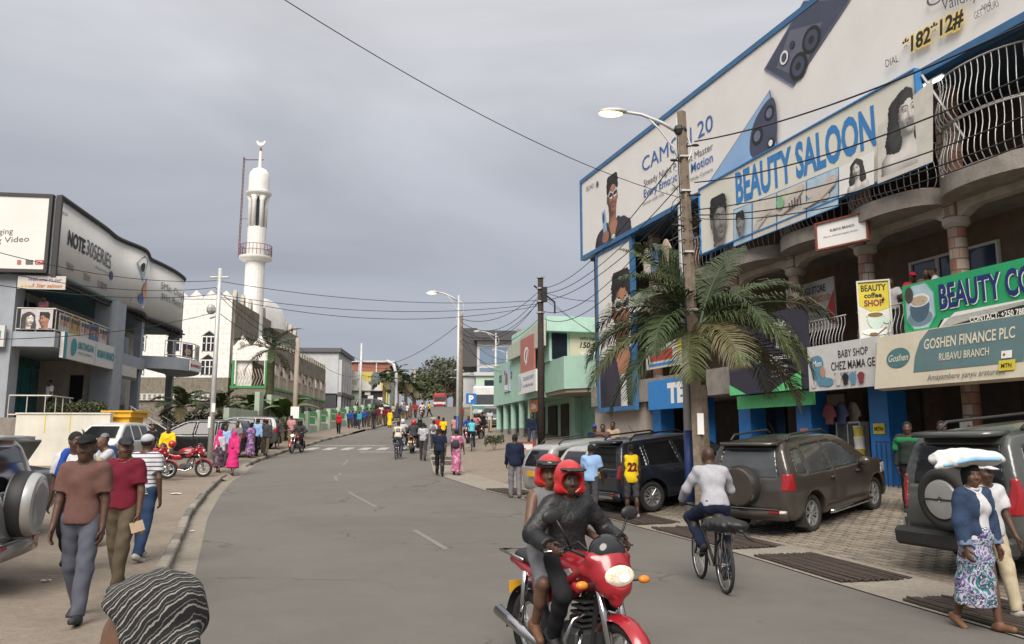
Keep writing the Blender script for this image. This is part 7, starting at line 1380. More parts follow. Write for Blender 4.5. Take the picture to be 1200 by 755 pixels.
def motorcycle(label, x, y, a, lit=None, col=None, h=.016, detail=True, group='motorcycles', fairing=True, zoff=0., lean=0.):
    o = root('motorcycle', label, 'motorcycle', (x, y, Z(x, y) + zoff), rad(a), group); o.rotation_euler = (0, lean, rad(a)); red = col or M_MRED
    moto_wheel(o, .66); moto_wheel(o, -.62)
    for sx_ in (-1, 1): m = MB(); m.tube([(sx_ * .075, .67, .3), (sx_ * .08, .42, .98)], [.032, .024], 8); m.build('fork', [M_CHR], o, True)
    m = MB(); K = 12; v = []; f = []
    for i in range(K + 1):
        t = math.radians(5 + 145 * i / K); r = .325; w_ = .075
        for (xx, dr) in ((-w_, -.03), (-w_ * .6, .0), (0, .014), (w_ * .6, 0), (w_, -.03)): v.append((xx, .66 + (r + dr) * math.cos(t), .3 + (r + dr) * math.sin(t)))
    for i in range(K):
        for j in range(4): f.append((5 * i + j, 5 * i + j + 1, 5 * i + 6 + j, 5 * i + 5 + j))
    m.add(v, f); m.build('front_mudguard', [red], o, True)
    m = MB(); v = []; f = []
    for i in range(K + 1):
        t = math.radians(50 + 140 * i / K)
        for xx, dr in ((-.07, -.02), (0, .01), (.07, -.02)): v.append((xx, -.62 + (.36 + dr) * math.cos(t), .3 + (.36 + dr) * math.sin(t)))
    for i in range(K):
        for j in range(2): f.append((3 * i + j, 3 * i + j + 1, 3 * i + 4 + j, 3 * i + 3 + j))
    m.add(v, f); m.build('rear_mudguard', [M_BUMP], o, True)
    s = SDF(); s.ell((0, .12, .88), (.155, .29, .13), .03).ell((0, .26, .86), (.13, .16, .13), .05).ell((0, -.08, .84), (.11, .16, .09), .05).cap((-.13, .3, .78), (-.1, .12, .7), .05, .04, .05).cap((.13, .3, .78), (.1, .12, .7), .05, .04, .05); sdfobj('fuel_tank', s, h, red, o)
    for sx_ in (-1, 1): m = MB(); m.prism([(-.02, .84), (.22, .90), (.3, .84), (.1, .80)], .148, .158, mx=Matrix(((0, 0, sx_, 0), (1, 0, 0, 0), (0, 1, 0, 0), (0, 0, 0, 1)))); m.build('tank_decal', [M_RIMW], o)
    s = SDF(); s.cap((0, -.05, .80), (0, -.32, .80), .13, .12, .05, np.array([0, 0, 1.]), .55).cap((0, -.36, .84), (0, -.72, .88), .115, .10, .05, np.array([0, 0, 1.]), .55); sdfobj('seat', s, h, M_SEAT, o)
    s = SDF()
    for sx_ in (-1, 1): s.ell((sx_ * .11, -.22, .68), (.045, .18, .10), .02).cap((sx_ * .09, -.35, .74), (sx_ * .07, -.8, .84), .05, .035, .04)
    s.ell((0, -.82, .84), (.09, .06, .05), .04); sdfobj('side_panel', s, h, red, o); m = MB(); m.ball((0, -.89, .83), (.07, .03, .035), 10); m.build('tail_lamp', [M_RED], o, True)
    m = MB(); m.bx(-.07, .07, -.90, -.89, .54, .64); m.build('number_plate', [M_PLY], o)
    if fairing:
        s = SDF(); s.ell((0, .50, .93), (.17, .15, .17), .04).ell((0, .56, .86), (.15, .12, .13), .05).cap((-.15, .42, .92), (-.15, .2, .8), .05, .03, .06).cap((.15, .42, .92), (.15, .2, .8), .05, .03, .06).cap((-.06, .6, .8), (.06, .6, .8), .06, .06, .03).cap((0, .6, .78), (0, .6, .72), .06, .05, .04).cap((-.14, .5, 1.0), (.14, .5, 1.0), .05, .05, .04); s.ell((0, .72, .9), (.13, .1, .1), sub=True); sdfobj('fairing', s, h, red, o)
        s = SDF(); s.ell((0, .49, 1.02), (.15, .12, .15), .0).ell((0, .43, 1.0), (.145, .12, .15), sub=True).half((0, 0, .98), (0, -.3, -1)); sdfobj('windscreen', s, .011, mat('dark_screen', (.02, .02, .022), .1, var=0), o)
    m = MB(); m.ball((0, .645, .895), (.125, .05, .075), 16); m.build('headlight', [mat('headlight_lens_lit', (.62, .55, .42), .1, emit=.25, var=.5, scale=30) if lit else M_HLG], o, True)
    if lit:
        m = MB(); m.ball((-.01, .69, .89), (.045, .012, .03), 12); m.build('bulb', [lit], o, True)
    m = MB(); m.tube([(-.37, .22, 1.04), (-.2, .3, 1.05), (-.1, .36, 1.0), (.1, .36, 1.0), (.2, .3, 1.05), (.37, .22, 1.04)], .014, 7); m.build('handlebar', [M_BUMP], o, True)
    for sx_ in (-1, 1):
        m = MB(); m.tube([(sx_ * .26, .27, 1.045), (sx_ * .38, .215, 1.04)], .02, 8); m.build('grip', [M_SEAT], o, True); m = MB(); m.tube([(sx_ * .25, .30, 1.05), (sx_ * .4, .27, 1.04)], .007, 5); m.build('lever', [M_CHR], o, True)
        m = MB(); m.tube([(sx_ * .2, .32, 1.06), (sx_ * .27, .33, 1.18), (sx_ * .32, .31, 1.27)], .009, 6); m.ball((sx_ * .35, .30, 1.29), (.085, .025, .055), 12); m.build('mirror', [M_SEAT], o, True)
        m = MB(); m.tube([(sx_ * .12, .56, .84), (sx_ * .23, .56, .84)], .009, 5); m.build('indicator_stem', [M_BUMP], o); m = MB(); m.ball((sx_ * .27, .57, .84), (.05, .035, .03), 10); m.build('indicator', [M_AMB], o, True)
        m = MB(); m.tube([(sx_ * .05, .05, .33), (sx_ * .24, .03, .32)], .014, 6); m.build('foot_peg', [M_SEAT], o)
        m = MB(); m.tube([(sx_ * .05, .32, .6), (sx_ * .2, .34, .56), (sx_ * .25, .3, .42), (sx_ * .18, .24, .3), (sx_ * .05, .2, .28)], .014, 6); m.build('crash_bar', [M_CHR], o, True)
        m = MB(); m.tube([(sx_ * .1, -.62, .3), (sx_ * .13, -.5, .78)], .028, 8); m.build('shock_absorber', [M_CHR], o, True); m = MB(); m.tube([(sx_ * .08, -.1, .35), (sx_ * .09, -.62, .3)], .02, 6); m.build('swing_arm', [M_BUMP], o)
    for sx_ in (-1, 1):
        m = MB(); m.tube([(sx_ * .24, .29, 1.05), (sx_ * .2, .42, 1.12), (sx_ * .08, .5, 1.0), (sx_ * .06, .46, .8)], .006, 5); m.build('control_cable', [M_BUMP], o, True)
        m = MB(); m.prism([(.3, .86), (.46, .98), (.5, .95), (.36, .84)], .0, .004, mx=Matrix.Translation((sx_ * .172, 0, 0)) @ Matrix(((0, 0, sx_, 0), (1, 0, 0, 0), (0, 1, 0, 0), (0, 0, 0, 1)))); m.build('fairing_decal', [M_RIMW], o)
    m = MB(); m.box((0, .08, .36), (.22, .36, .2), ch=.04)
    for i in range(5): m.box((0, .17 + i * .012, .48 + i * .045), (.16, .17, .018))
    m.lathe([(.11, -.14), (.11, .14)], 18, mx=TR(0, -.02, .36, 0, 0, math.pi / 2)); m.build('engine', [M_ENG], o); m = MB(); m.tube([(0, .44, .92), (0, .2, .62), (0, .1, .5)], .025, 6); m.tube([(0, .42, .88), (0, -.1, .74), (0, -.5, .74)], .022, 6); m.tube([(0, .36, .72), (0, .28, .3), (0, -.1, .24)], .02, 6); m.build('frame', [M_BUMP], o)
    m = MB(); m.tube([(.07, .24, .45), (.12, .28, .3), (.14, .1, .22), (.16, -.3, .28), (.18, -.45, .32), (.2, -.85, .42)], [.02, .022, .022, .025, .045, .05], 10); m.build('exhaust', [M_CHR], o, True)
    m = MB(); m.tube([(-.12, -.55, .86), (-.13, -.95, .9), (.13, -.95, .9), (.12, -.55, .86)], .012, 6); m.build('grab_rail', [M_CHR], o, True)
    return o
MOTO1 = motorcycle('red motorcycle ridden toward us with its headlight lit', .46, 6.4, 208, M_HLON, h=.011, lean=0.)
motorcycle('red motorcycle parked nearest the kerb on the left', -11.4, 28.0, -82, h=.02, group='parked motorcycles'); motorcycle('red motorcycle parked behind the first, by the striped shirt', -11.95, 26.3, -70, h=.02, group='parked motorcycles')
motorcycle('motorcycle coming toward us by the left kerb, headlight lit', (351 - 600) / 930 * 42, 42, 172, mat('headlight_far', (1., .82, .5), .4, emit=9, var=0), h=.025, group='ridden motorcycles', fairing=False)
motorcycle('motorcycle ridden away by a rider in a red helmet', (484.5 - 600) / 930 * 42, 42, 2, h=.03, group='ridden motorcycles', fairing=False); motorcycle('motorcycle ridden away by a rider in white', (472 - 600) / 930 * 44, 44, 4, h=.03, group='ridden motorcycles', fairing=False); motorcycle('motorcycle ridden away by a rider in a black helmet', (492 - 600) / 930 * 46, 46, 2, h=.03, group='ridden motorcycles', fairing=False); motorcycle('motorcycle by the parking sign with a rider in blue', (549 - 600) / 930 * 50, 50, 178, h=.03, group='ridden motorcycles', fairing=False); motorcycle('far motorcycle coming down the hill', (495 - 600) / 930 * 88, 88, 178, h=.035, group='ridden motorcycles', fairing=False); motorcycle('motorcycle waiting by the parking sign behind the blue rider', (558 - 600) / 930 * 53, 53, 150, h=.03, group='ridden motorcycles', fairing=False)
def bicycle(label, x, y, a, group='bicycles', rack=True, bag=False):
    o = root('bicycle', label, 'bicycle', (x, y, Z(x, y)), rad(a), group); R = .335; M_BF = mat('bicycle_frame', (.03, .032, .035), .35, .3, var=.1)
    for yy in (-.52, .55):
        w_ = mkobj('wheel', None, o, (0, yy, R)); m = MB(); ring(m, R - .02, .022); m.build('tyre', [M_TYRE], w_, True); m = MB(); ring(m, R - .045, .011, n=30, k=6); m.build('rim', [M_CHR], w_, True); m = MB()
        for i in range(20): t = 2 * math.pi * i / 20; m.tube([(.03 * (1 if i % 2 else -1), .02 * math.cos(t + .8), .02 * math.sin(t + .8)), (0, (R - .05) * math.cos(t), (R - .05) * math.sin(t))], .0022, 3)
        m.lathe([(.02, -.05), (.03, -.045), (.02, 0), (.03, .045), (.02, .05)], 10, mx=TR(ry=math.pi / 2)); q = m.build('spokes', [M_CHR], w_); q['kind'] = 'stuff'
    m = MB()
    for (p, q, r) in (((0, -.12, .27), (0, -.25, .80), .016), ((0, -.12, .27), (0, .38, .70), .02), ((0, -.22, .72), (0, .37, .80), .018), ((0, .36, .66), (0, .36, .88), .02)): m.tube([p, q], r, 8)
    for sx_ in (-1, 1):
        m.tube([(sx_ * .02, -.12, .27), (sx_ * .06, -.52, R)], .011, 6); m.tube([(sx_ * .02, -.23, .73), (sx_ * .06, -.52, R)], .010, 6); m.tube([(sx_ * .045, .38, .66), (sx_ * .055, .45, .5), (sx_ * .055, .55, R)], .014, 6)
    m.build('frame', [M_BF], o, True)
    m = MB(); m.tube([(-.29, .26, 1.0), (-.2, .32, .99), (0, .37, .96), (.2, .32, .99), (.29, .26, 1.0)], .012, 6); m.tube([(0, .36, .86), (0, .37, .97)], .014, 6); m.build('handlebar', [M_BF], o, True)
    for sx_ in (-1, 1): m = MB(); m.tube([(sx_ * .22, .31, 1.0), (sx_ * .3, .25, 1.0)], .018, 7); m.build('grip', [M_SEAT], o, True)
    s = SDF(); s.cap((0, -.36, .90), (0, -.1, .91), .075, .03, .03, np.array([0, 0, 1.]), .5); sdfobj('saddle', s, .012, M_SEAT, o); m = MB(); m.tube([(0, -.25, .78), (0, -.26, .89)], .013, 6); m.build('seat_post', [M_CHR], o)
    m = MB(); m.lathe([(.01, .04), (.09, .04), (.09, .046), (.01, .046)], 20, mx=TR(0, -.12, .27, 0, 0, math.pi / 2))
    for sx_, dz in ((1, -1), (-1, 1)): m.tube([(sx_ * .06, -.12, .27), (sx_ * .08, -.12 + .06 * dz, .27 + .15 * dz)], .01, 5); m.box((sx_ * .13, -.12 + .06 * dz, .27 + .15 * dz), (.09, .06, .02))
    m.build('crank', [M_BF], o); m = MB(); m.tube([(.05, -.12, .36), (.05, -.52, .37)], .006, 4); m.tube([(.05, -.12, .18), (.05, -.52, .3)], .006, 4); m.build('chain', [M_BUMP], o)
    if rack:
        m = MB()
        for sx_ in (-1, 1): m.tube([(sx_ * .06, -.28, .72), (sx_ * .07, -.82, .74)], .008, 5); m.tube([(sx_ * .07, -.7, .74), (sx_ * .06, -.52, R)], .008, 5)
        for k in range(4): m.tube([(-.07, -.4 - k * .13, .73), (.07, -.4 - k * .13, .73)], .007, 5)
        m.build('rack', [M_CHR], o)
    return o
bicycle('bicycle ridden away from us beside the brown SUV', 2.56, 10.5, 3); bicycle('bicycle ridden up the road by a boy in a numbered jersey', (467 - 600) / 930 * 38, 38, 2); bicycle('small bicycle ridden by a child in cyan', (553 - 600) / 930 * 42, 42, 3)
bg_ = root('cloth_bundle', 'black jacket bundled on the bicycle rack', 'bundle', (2.57, 9.87, Z(2.57, 9.87) + .8), rad(3)); s = SDF(); s.ell((0, 0, .04), (.17, .24, .09), .03).ell((.12, -.1, .03), (.14, .16, .07), .05).cap((.1, -.2, .0), (.22, -.4, -.12), .03, .012, .03).ell((-.12, .08, .02), (.12, .16, .07), .05); sdfobj('cloth', s, .014, M_SEAT, bg_, .008, 30)
# ------------------------------------------------------------------ people
SKIN = [mat('skin_%d' % i, c, .5, var=.12, scale=12, spec=.4) for i, c in enumerate([(.105, .054, .034), (.08, .040, .026), (.125, .066, .042), (.055, .028, .019)])]
M_HAIR = mat('black_hair', (.010, .009, .008), .9, var=.3, scale=40, bump=.5, bscale=120); M_EYEW = mat('eye_white', (.26, .23, .20), .3, var=0); M_EYED = mat('eye_dark', (.012, .008, .006), .2, var=0)
def fab(name, col, var=.12): return mat('fabric_' + name, col, .92, var=var, scale=14, bump=.25, bscale=260, spec=.2)
def rotx(a): c, s = math.cos(a), math.sin(a); return np.array([[1, 0, 0], [0, c, -s], [0, s, c]])
def rotz(a): c, s = math.cos(a), math.sin(a); return np.array([[c, -s, 0], [s, c, 0], [0, 0, 1]])
def ik(a, t, l1, l2, pole):
    a, t, pole = np.array(a, float), np.array(t, float), np.array(pole, float); d = t - a; L = np.linalg.norm(d); L2 = min(L, (l1 + l2) * .999); u = d / max(L, 1e-6)
    c = (l1 * l1 + L2 * L2 - l2 * l2) / (2 * l1 * L2); h = l1 * math.sqrt(max(0, 1 - c * c)); p = pole - u * (pole @ u); p = p / max(np.linalg.norm(p), 1e-6)
    return a + u * (l1 * c) + p * h, a + u * L2
def person(label, pos, a, H=1.72, sex='m', skin=0, top=('tee', None), bottom=('trousers', None), shoes=None, head=('hair',), legs=(.35, .1, -.3, .25), arms=((.2, .12, .25), (-.2, .12, .3)), lean=0., look=(0., 0.), h=.02, group=None, z=None, feet=None, hands=None, hip=None, fat=1., face=True, extras=None, fold=.0055):
    """local frame: +y ahead, +x to the person's right; pos = ground point; a = heading in degrees (0 = away from the camera)"""
    S = H / 1.72; fem = sex == 'f'; lo = h > .03
    hipz = .93; hp = np.array([0, 0, hipz]) if hip is None else np.array(hip, float) / S
    T = rotx(-lean); sw = .155 if fem else .17; ft = fat
    def tp(x, y, z_): return hp + T @ np.array([x, y, z_ - hipz])
    J = {}
    LG = {}
    for i, sx_ in ((0, -1), (1, 1)):
        hj = hp + np.array([sx_ * .088, 0, -.02])
        if feet is not None: kn, an = ik(hj, np.array(feet[i]) / S, .43, .42, (sx_ * .35, 1, .25))
        else:
            th, kb = legs[2 * i], legs[2 * i + 1]; kn = hj + .43 * np.array([sx_ * .03, math.sin(th), -math.cos(th)]); an = kn + .42 * np.array([0, math.sin(th - kb), -math.cos(th - kb)])
        LG[i] = (hj, kn, an)
    if feet is None and hip is None:
        dz = .075 - min(LG[0][2][2], LG[1][2][2]); hp = hp + np.array([0, 0, dz]); LG = {i: tuple(p + np.array([0, 0, dz]) for p in LG[i]) for i in LG}
    AR = {}
    for i, sx_ in ((0, -1), (1, 1)):
        sj = tp(sx_ * sw, 0, 1.395)
        if hands is not None and hands[i] is not None: el, wr = ik(sj, np.array(hands[i]) / S, .29, .255, (sx_ * .7, -.25, -.7))
        else:
            f, ab, e = arms[i]; ud = np.array([sx_ * math.sin(ab), math.sin(f) * math.cos(ab), -math.cos(f) * math.cos(ab)]); el = sj + .29 * ud; wr = el + .255 * np.array([sx_ * math.sin(ab * .3), math.sin(f + e) * math.cos(ab * .3), -math.cos(f + e) * math.cos(ab * .3)])
        AR[i] = (sj, el, wr)
    hc = tp(0, .015, 1.60); HR = T @ rotz(look[0]) @ rotx(look[1]); hd = lambda x, y, z_: hc + HR @ np.array([x, y, z_])
    B = SDF(); K = .045
    B.ell(tp(0, -.005, .97), (.155 * ft, .112 * ft, .13), K, T).ell(tp(0, 0, 1.11), (.128 * ft, .098 * ft, .14), K, T).ell(tp(0, 0, 1.27), (.155 * ft, .112 * ft, .18), K, T)
    B.cap(tp(-sw + .05, 0, 1.395), tp(sw - .05, 0, 1.395), .06, .06, K).cap(tp(0, -.005, 1.38), tp(0, .012, 1.53), .056 if not fem else .05, .052 if not fem else .046, .04)
    for sx_ in (-1, 1): B.cap(tp(0, -.01, 1.46), tp(sx_ * .12, 0, 1.42), .04, .045, .04)
    if fem: B.ell(tp(-.065, .09, 1.26), (.06, .05, .06), .04, T).ell(tp(.065, .09, 1.26), (.06, .05, .06), .04, T)
    for i, sx_ in ((0, -1), (1, 1)):
        sj, el, wr = AR[i]; B.cap(sj, el, .052, .04, .035).cap(el, wr, .042, .027, .02); d = (wr - el) / max(np.linalg.norm(wr - el), 1e-6)
        cross = np.cross(d, (0, 1., 0)) if abs(d[1]) < .9 else np.cross(d, (0, 0, 1.)); cross /= max(np.linalg.norm(cross), 1e-6); fwd = np.cross(cross, d)
        pc = wr + d * .055; B.cap(wr, wr + d * .085, .03, .034, .02, cross, .55)
        fn = fwd if not lo else fwd
        for q in range(4):
            b0 = wr + d * .085 + fn * (.026 - .0175 * q); L = (.07, .08, .075, .058)[q]; b1 = b0 + d * L * .55 - cross * sx_ * .008; b2 = b1 + d * L * .38 - cross * sx_ * .028
            rr = max(.0095, h * .62); B.cap(b0, b1, rr, rr * .95, .006).cap(b1, b2, rr * .95, rr * .8, .004)
        b0 = wr + d * .03 + fn * .028; b1 = b0 + d * .035 + fn * .028 - cross * sx_ * .01; B.cap(b0, b1, max(.012, h * .65), max(.011, h * .62), .01).cap(b1, b1 + d * .035 - cross * sx_ * .012, max(.011, h * .62), max(.009, h * .6), .004)
        hj, kn, an = LG[i]; B.cap(hj, kn, .082 * ft, .055, .04).cap(kn, an, .054, .036, .02); mid = kn * .68 + an * .32 + np.array([0, -.018, 0]); B.ell(mid, (.052, .056, .1), .03)
        sd_ = (an - kn) / max(np.linalg.norm(an - kn), 1e-6); fd = np.array([sx_ * .12, 1., 0]); fd -= sd_ * (fd @ sd_); fd[2] = min(fd[2], .25) if sd_[2] < -.8 else fd[2]; fd /= np.linalg.norm(fd)
        B.cap(an + sd_ * .025 - fd * .035, an + sd_ * .035 + fd * .13, .036, .026, .03)
        J[i] = (an, sd_, fd)
    B.ell(hd(0, -.008, .025), (.076, .095, .095), .03, HR).ell(hd(0, .018, -.055), (.058, .07, .072), .05, HR).ell(hd(0, .055, -.095), (.032, .03, .025), .03, HR)
    if not lo:
        B.cap(hd(0, .088, .012), hd(0, .106, -.03), .011, .017, .015).cap(hd(-.017, .094, -.034), hd(.017, .094, -.034), .011, .011, .012).cap(hd(-.038, .080, .034), hd(.038, .080, .034), .013, .013, .02).cap(hd(-.02, .087, -.064), hd(.02, .087, -.064), .0095, .0095, .01).cap(hd(-.017, .085, -.078), hd(.017, .085, -.078), .010, .010, .008)
        for sx_ in (-1, 1): B.ell(hd(sx_ * .078, -.008, -.008), (.012, .022, .034), .01, HR).ell(hd(sx_ * .04, .06, -.03), (.026, .028, .026), .03, HR); B.ell(hd(sx_ * .032, .098, .012), (.019, .016, .011), sub=True)
    def mk(name, s, m, hh=h, fo=0., ff=18.):
        for i_, q in enumerate(s.p): pass
        v, f = s.mesh(hh, fo, ff); v = v * S; return mkobj(name, mesh_from(name, v, f, [m], None, True), o)
    o = root('person', label, 'person', (pos[0], pos[1], Z(pos[0], pos[1]) if z is None else z), rad(a), group)
    mk('body', B, SKIN[skin])
    if not lo and face:
        for sx_ in (-1, 1):
            m = MB(); c = hd(sx_ * .032, .0765, .012) * S; m.ball(tuple(c), (.0125 * S, .0125 * S, .0075 * S), 8, 0); c2 = hd(sx_ * .032, .0845, .012) * S; m.ball(tuple(c2), (.0068 * S,) * 3, 6, 1); m.build('eye', [M_EYEW, M_EYED], o, True)
    # clothes
    kind, tm = top[0], top[1]; e = .016 if kind != 'jacket' else .03
    if tm is not None:
        C = SDF(); hem = top[2] if len(top) > 2 else .90
        C.ell(tp(0, -.005, .95), (.168 * ft + e, .128 * ft + e, .21), .05, T).ell(tp(0, 0, 1.10), (.133 * ft + e, .105 * ft + e, .16), .06, T).ell(tp(0, 0, 1.27), (.16 * ft + e, .118 * ft + e, .18), .05, T).cap(tp(-sw + .06, 0, 1.39), tp(sw - .06, 0, 1.39), .062 + e, .062 + e, .05)
        for sx_ in (-1, 1): C.cap(tp(sx_ * .03, -.02, 1.425), tp(sx_ * .11, 0, 1.405), .045, .05, .04)
        if fem: C.ell(tp(-.065, .095, 1.26), (.066 + e * .5, .056 + e * .5, .066), .05, T).ell(tp(.065, .095, 1.26), (.066 + e * .5, .056 + e * .5, .066), .05, T)
        C.half(tp(0, 0, hem), T @ np.array([0, 0, -1.]))
        for i in (0, 1):
            sj, el, wr = AR[i]
            if kind == 'tee': C.cap(sj, sj + (el - sj) * .72, .058 + e, .062 + e, .04, cut=True)
            elif kind in ('long', 'jacket'): C.cap(sj, el, .056 + e, .046 + e, .04).cap(el, el + (wr - el) * .97, .048 + e, .036 + e, .02, cut=True)
        if kind != 'strap': C.p.append(('ell', np.array(tp(0, .045, 1.49)), np.array((.068, .085, .06)), 0, None, True))
        mk('jersey' if kind == 'vest' else {'tee': 'shirt', 'long': 'shirt', 'jacket': 'jacket', 'strap': 'top'}[kind], C, tm, h, fold, 16)
        if len(top) > 3 and top[3] == 'collar':
            C = SDF(); 
            for q in range(9): t0 = 2 * math.pi * q / 9; t1 = 2 * math.pi * (q + 1) / 9; C.cap(tp(.062 * math.sin(t0), .008 + .06 * math.cos(t0), 1.475 - .02 * math.cos(t0)), tp(.062 * math.sin(t1), .008 + .06 * math.cos(t1), 1.475 - .02 * math.cos(t1)), .016, .016, .01)
            mk('collar', C, top[4] if len(top) > 4 else tm)
    kind, bm = bottom[0], bottom[1]
    if kind in ('trousers', 'shorts'):
        C = SDF(); C.ell(hp + T @ np.array([0, -.005, .03]), (.172 * ft, .13 * ft, .13), .05, T)
        for i in (0, 1):
            hj, kn, an = LG[i]; C.cap(hj + np.array([0, 0, .03]), kn if kind == 'trousers' else hj + (kn - hj) * 1.0, .102 * ft, .078, .04, cut=kind == 'shorts')
            if kind == 'trousers': C.cap(kn, kn + (an - kn) * 1.0, .078, .063, .02, cut=True)
        mk(kind, C, bm, h, fold * 1.2, 20)
    elif kind in ('skirt', 'dress'):
        C = SDF(); hm = bottom[2] if len(bottom) > 2 else .16; mid = (LG[0][2] + LG[1][2]) / 2; b1 = np.array([mid[0], mid[1], hm]); sp = abs(LG[0][2][1] - LG[1][2][1])
        C.ell(hp + np.array([0, -.01, .0]), (.175 * ft, .14 * ft, .14), .05).cap(hp + np.array([0, 0, .02]), b1, .155 * ft, .145 + sp * .2, .05, np.array([0, 1., 0]), .82 + sp * .45, cut=True); mk('skirt', C, bm, h, fold * 2.2, 13)
    if shoes is not None:
        for i in (0, 1):
            an, sd_, fd = J[i]; C = SDF(); C.cap(an + sd_ * .03 - fd * .045, an + sd_ * .04 + fd * .15, .043, .036, .03).cap(an - sd_ * .0, an + sd_ * .03, .045, .045, .03); up = -sd_; C.half(an + sd_ * .068, sd_); mk('shoe', C, shoes, min(h, .022))
    k = head[0]
    if k == 'hair': C = SDF(); C.ell(hd(0, -.014, .036), (.083, .099, .096), .02, HR); C.half(hd(0, .05, .03), HR @ np.array([0, 1., -.62])); mk('hair', C, M_HAIR, h, .0015, 90)
    elif k == 'cap':
        m_ = head[1]; C = SDF(); C.ell(hd(0, -.008, .045), (.087, .106, .086), .02, HR).cap(hd(-.03, .10, .058), hd(-.025, .172, .046), .034, .026, .02, HR @ np.array([0, 0, 1.]), .4).cap(hd(.03, .10, .058), hd(.025, .172, .046), .034, .026, .02, HR @ np.array([0, 0, 1.]), .4); C.half(hd(0, 0, .046), HR @ np.array([0, -.12, -1.])); mk('cap', C, m_, min(h, .012)); C = SDF(); C.ell(hd(0, -.03, .005), (.080, .085, .06), .02, HR).half(hd(0, .0, 0), HR @ np.array([0, 1., .0])); mk('hair', C, M_HAIR)
    elif k == 'kufi': C = SDF(); C.ell(hd(0, -.012, .05), (.088, .104, .08), .02, HR); C.half(hd(0, 0, .035), HR @ np.array([0, .25, -1.])); mk('cap', C, head[1]); C = SDF(); C.ell(hd(0, -.03, .01), (.079, .082, .06), .02, HR).half(hd(0, .0, 0), HR @ np.array([0, 1., .0])); mk('hair', C, M_HAIR)
    elif k == 'helmet':
        C = SDF(); C.ell(hd(0, -.01, .02), (.128, .15, .148), .03, HR).cap(hd(-.09, .02, -.07), hd(.09, .02, -.07), .05, .05, .03); C.ell(hd(0, .15, -.02), (.105, .12, .10), sub=True); C.ell(hd(0, 0, -.17), (.09, .1, .09), sub=True); mk('helmet', C, head[1], min(h, .016))
        C = SDF(); C.cap(hd(-.085, .11, .09), hd(.085, .11, .09), .03, .03, .02, HR @ np.array([0, 0, 1.]), .5).cap(hd(-.06, .16, .085), hd(.06, .16, .085), .02, .02, .03, HR @ np.array([0, 0, 1.]), .5); mk('peak', C, M_SEAT, min(h, .014))
        if len(head) > 2: C = SDF(); C.ell(hd(0, .0, .07), (.13, .165, .11), .0, HR).ell(hd(0, -.01, .065), (.122, .155, .103), sub=True).half(hd(0, .03, 0), HR @ np.array([0, -1., .0])).half(hd(0, 0, .05), HR @ np.array([0, 0, -1.])); C.half(hd(0, 0, .115), HR @ np.array([0, 0, 1.])); mk('visor', C, head[2], .011)
    elif k == 'scarf':
        C = SDF(); C.ell(hd(0, -.012, .03), (.092, .11, .105), .03, HR).ell(hd(0, -.03, -.06), (.085, .08, .09), .06, HR); C.ell(hd(0, .13, -.03), (.062, .075, .085), sub=True)
        if len(head) > 2: C.cap(tp(-.1, .0, 1.44), tp(.1, .0, 1.44), .07, .07, .06).cap(tp(-.12, -.03, 1.42), tp(-.2, -.03, .9), .06, .05, .05).cap(tp(-.1, -.1, 1.4), tp(.0, -.16, 1.1), .05, .06, .05)
        mk('headscarf', C, head[1], h, .003, 30)
    elif k == 'bun': C = SDF(); C.ell(hd(0, -.014, .036), (.085, .10, .096), .02, HR).ell(hd(0, -.09, .05), (.05, .05, .05), .03, HR); C.half(hd(0, .05, .03), HR @ np.array([0, 1., -.62])); mk('hair', C, M_HAIR)
    if extras: extras(o, tp, hd, AR, LG, S, mk, h)
    return o
def back_number(txt, m, zc=1.28, wd=.2, hh=.17):
    def f(o, tp, hd, AR, LG, S, mk, h):
        sh = [c for c in CHILD[o.name] if c.name.startswith(('shirt', 'jersey'))][0].data
        from mathutils.bvhtree import BVHTree
        bv = BVHTree.FromPolygons([v.co.copy() for v in sh.vertices], [tuple(p.vertices) for p in sh.polygons]); v, fc, tw, cap, lo = text_geo(txt, .05); V = []
        for p in v:
            x = (p[0] / tw - .5) * wd * S; z_ = zc * S + (p[1] / .7 - .5) * hh * S; hit = bv.ray_cast(Vector((x, -1, z_)), Vector((0, 1, 0))); y_ = hit[0].y if hit[0] else -.12; V.append((x, y_ - .014, z_))
        mkobj('number', mesh_from('number', V, fc, [m]), o)
    return f
F = {n: fab(n, c) for n, c in dict(brown=(.125, .065, .055), jeans=(.055, .065, .095), greyjeans=(.085, .09, .115), maroon=(.13, .012, .025), khaki=(.095, .075, .05), white=(.50, .50, .52), black=(.014, .014, .016), navy=(.012, .018, .04), blue=(.02, .06, .28), paleblue=(.24, .38, .60), yellow=(.70, .48, .015), grey=(.16, .16, .17), charcoal=(.045, .045, .05), lightgrey=(.42, .42, .45), denim=(.025, .05, .105), beige=(.42, .36, .25), pink=(.45, .12, .19), hotpink=(.55, .03, .16), orange=(.6, .2, .05), purple=(.14, .06, .18), red=(.36, .02, .03), cyan=(.10, .42, .52), teal=(.05, .25, .3), olive=(.07, .08, .05), green=(.02, .16, .06), mauve=(.42, .18, .30), tan=(.35, .27, .19), cream=(.52, .48, .4), brownshoe=(.12, .06, .03), rose=(.48, .22, .24)).items()}
M_SHOE = mat('dark_shoe', (.02, .02, .022), .7, var=.2); M_SHOEW = mat('pale_shoe', (.35, .33, .3), .7, var=.2); M_SANDAL = mat('tan_sandal', (.13, .06, .03), .7, var=.2)
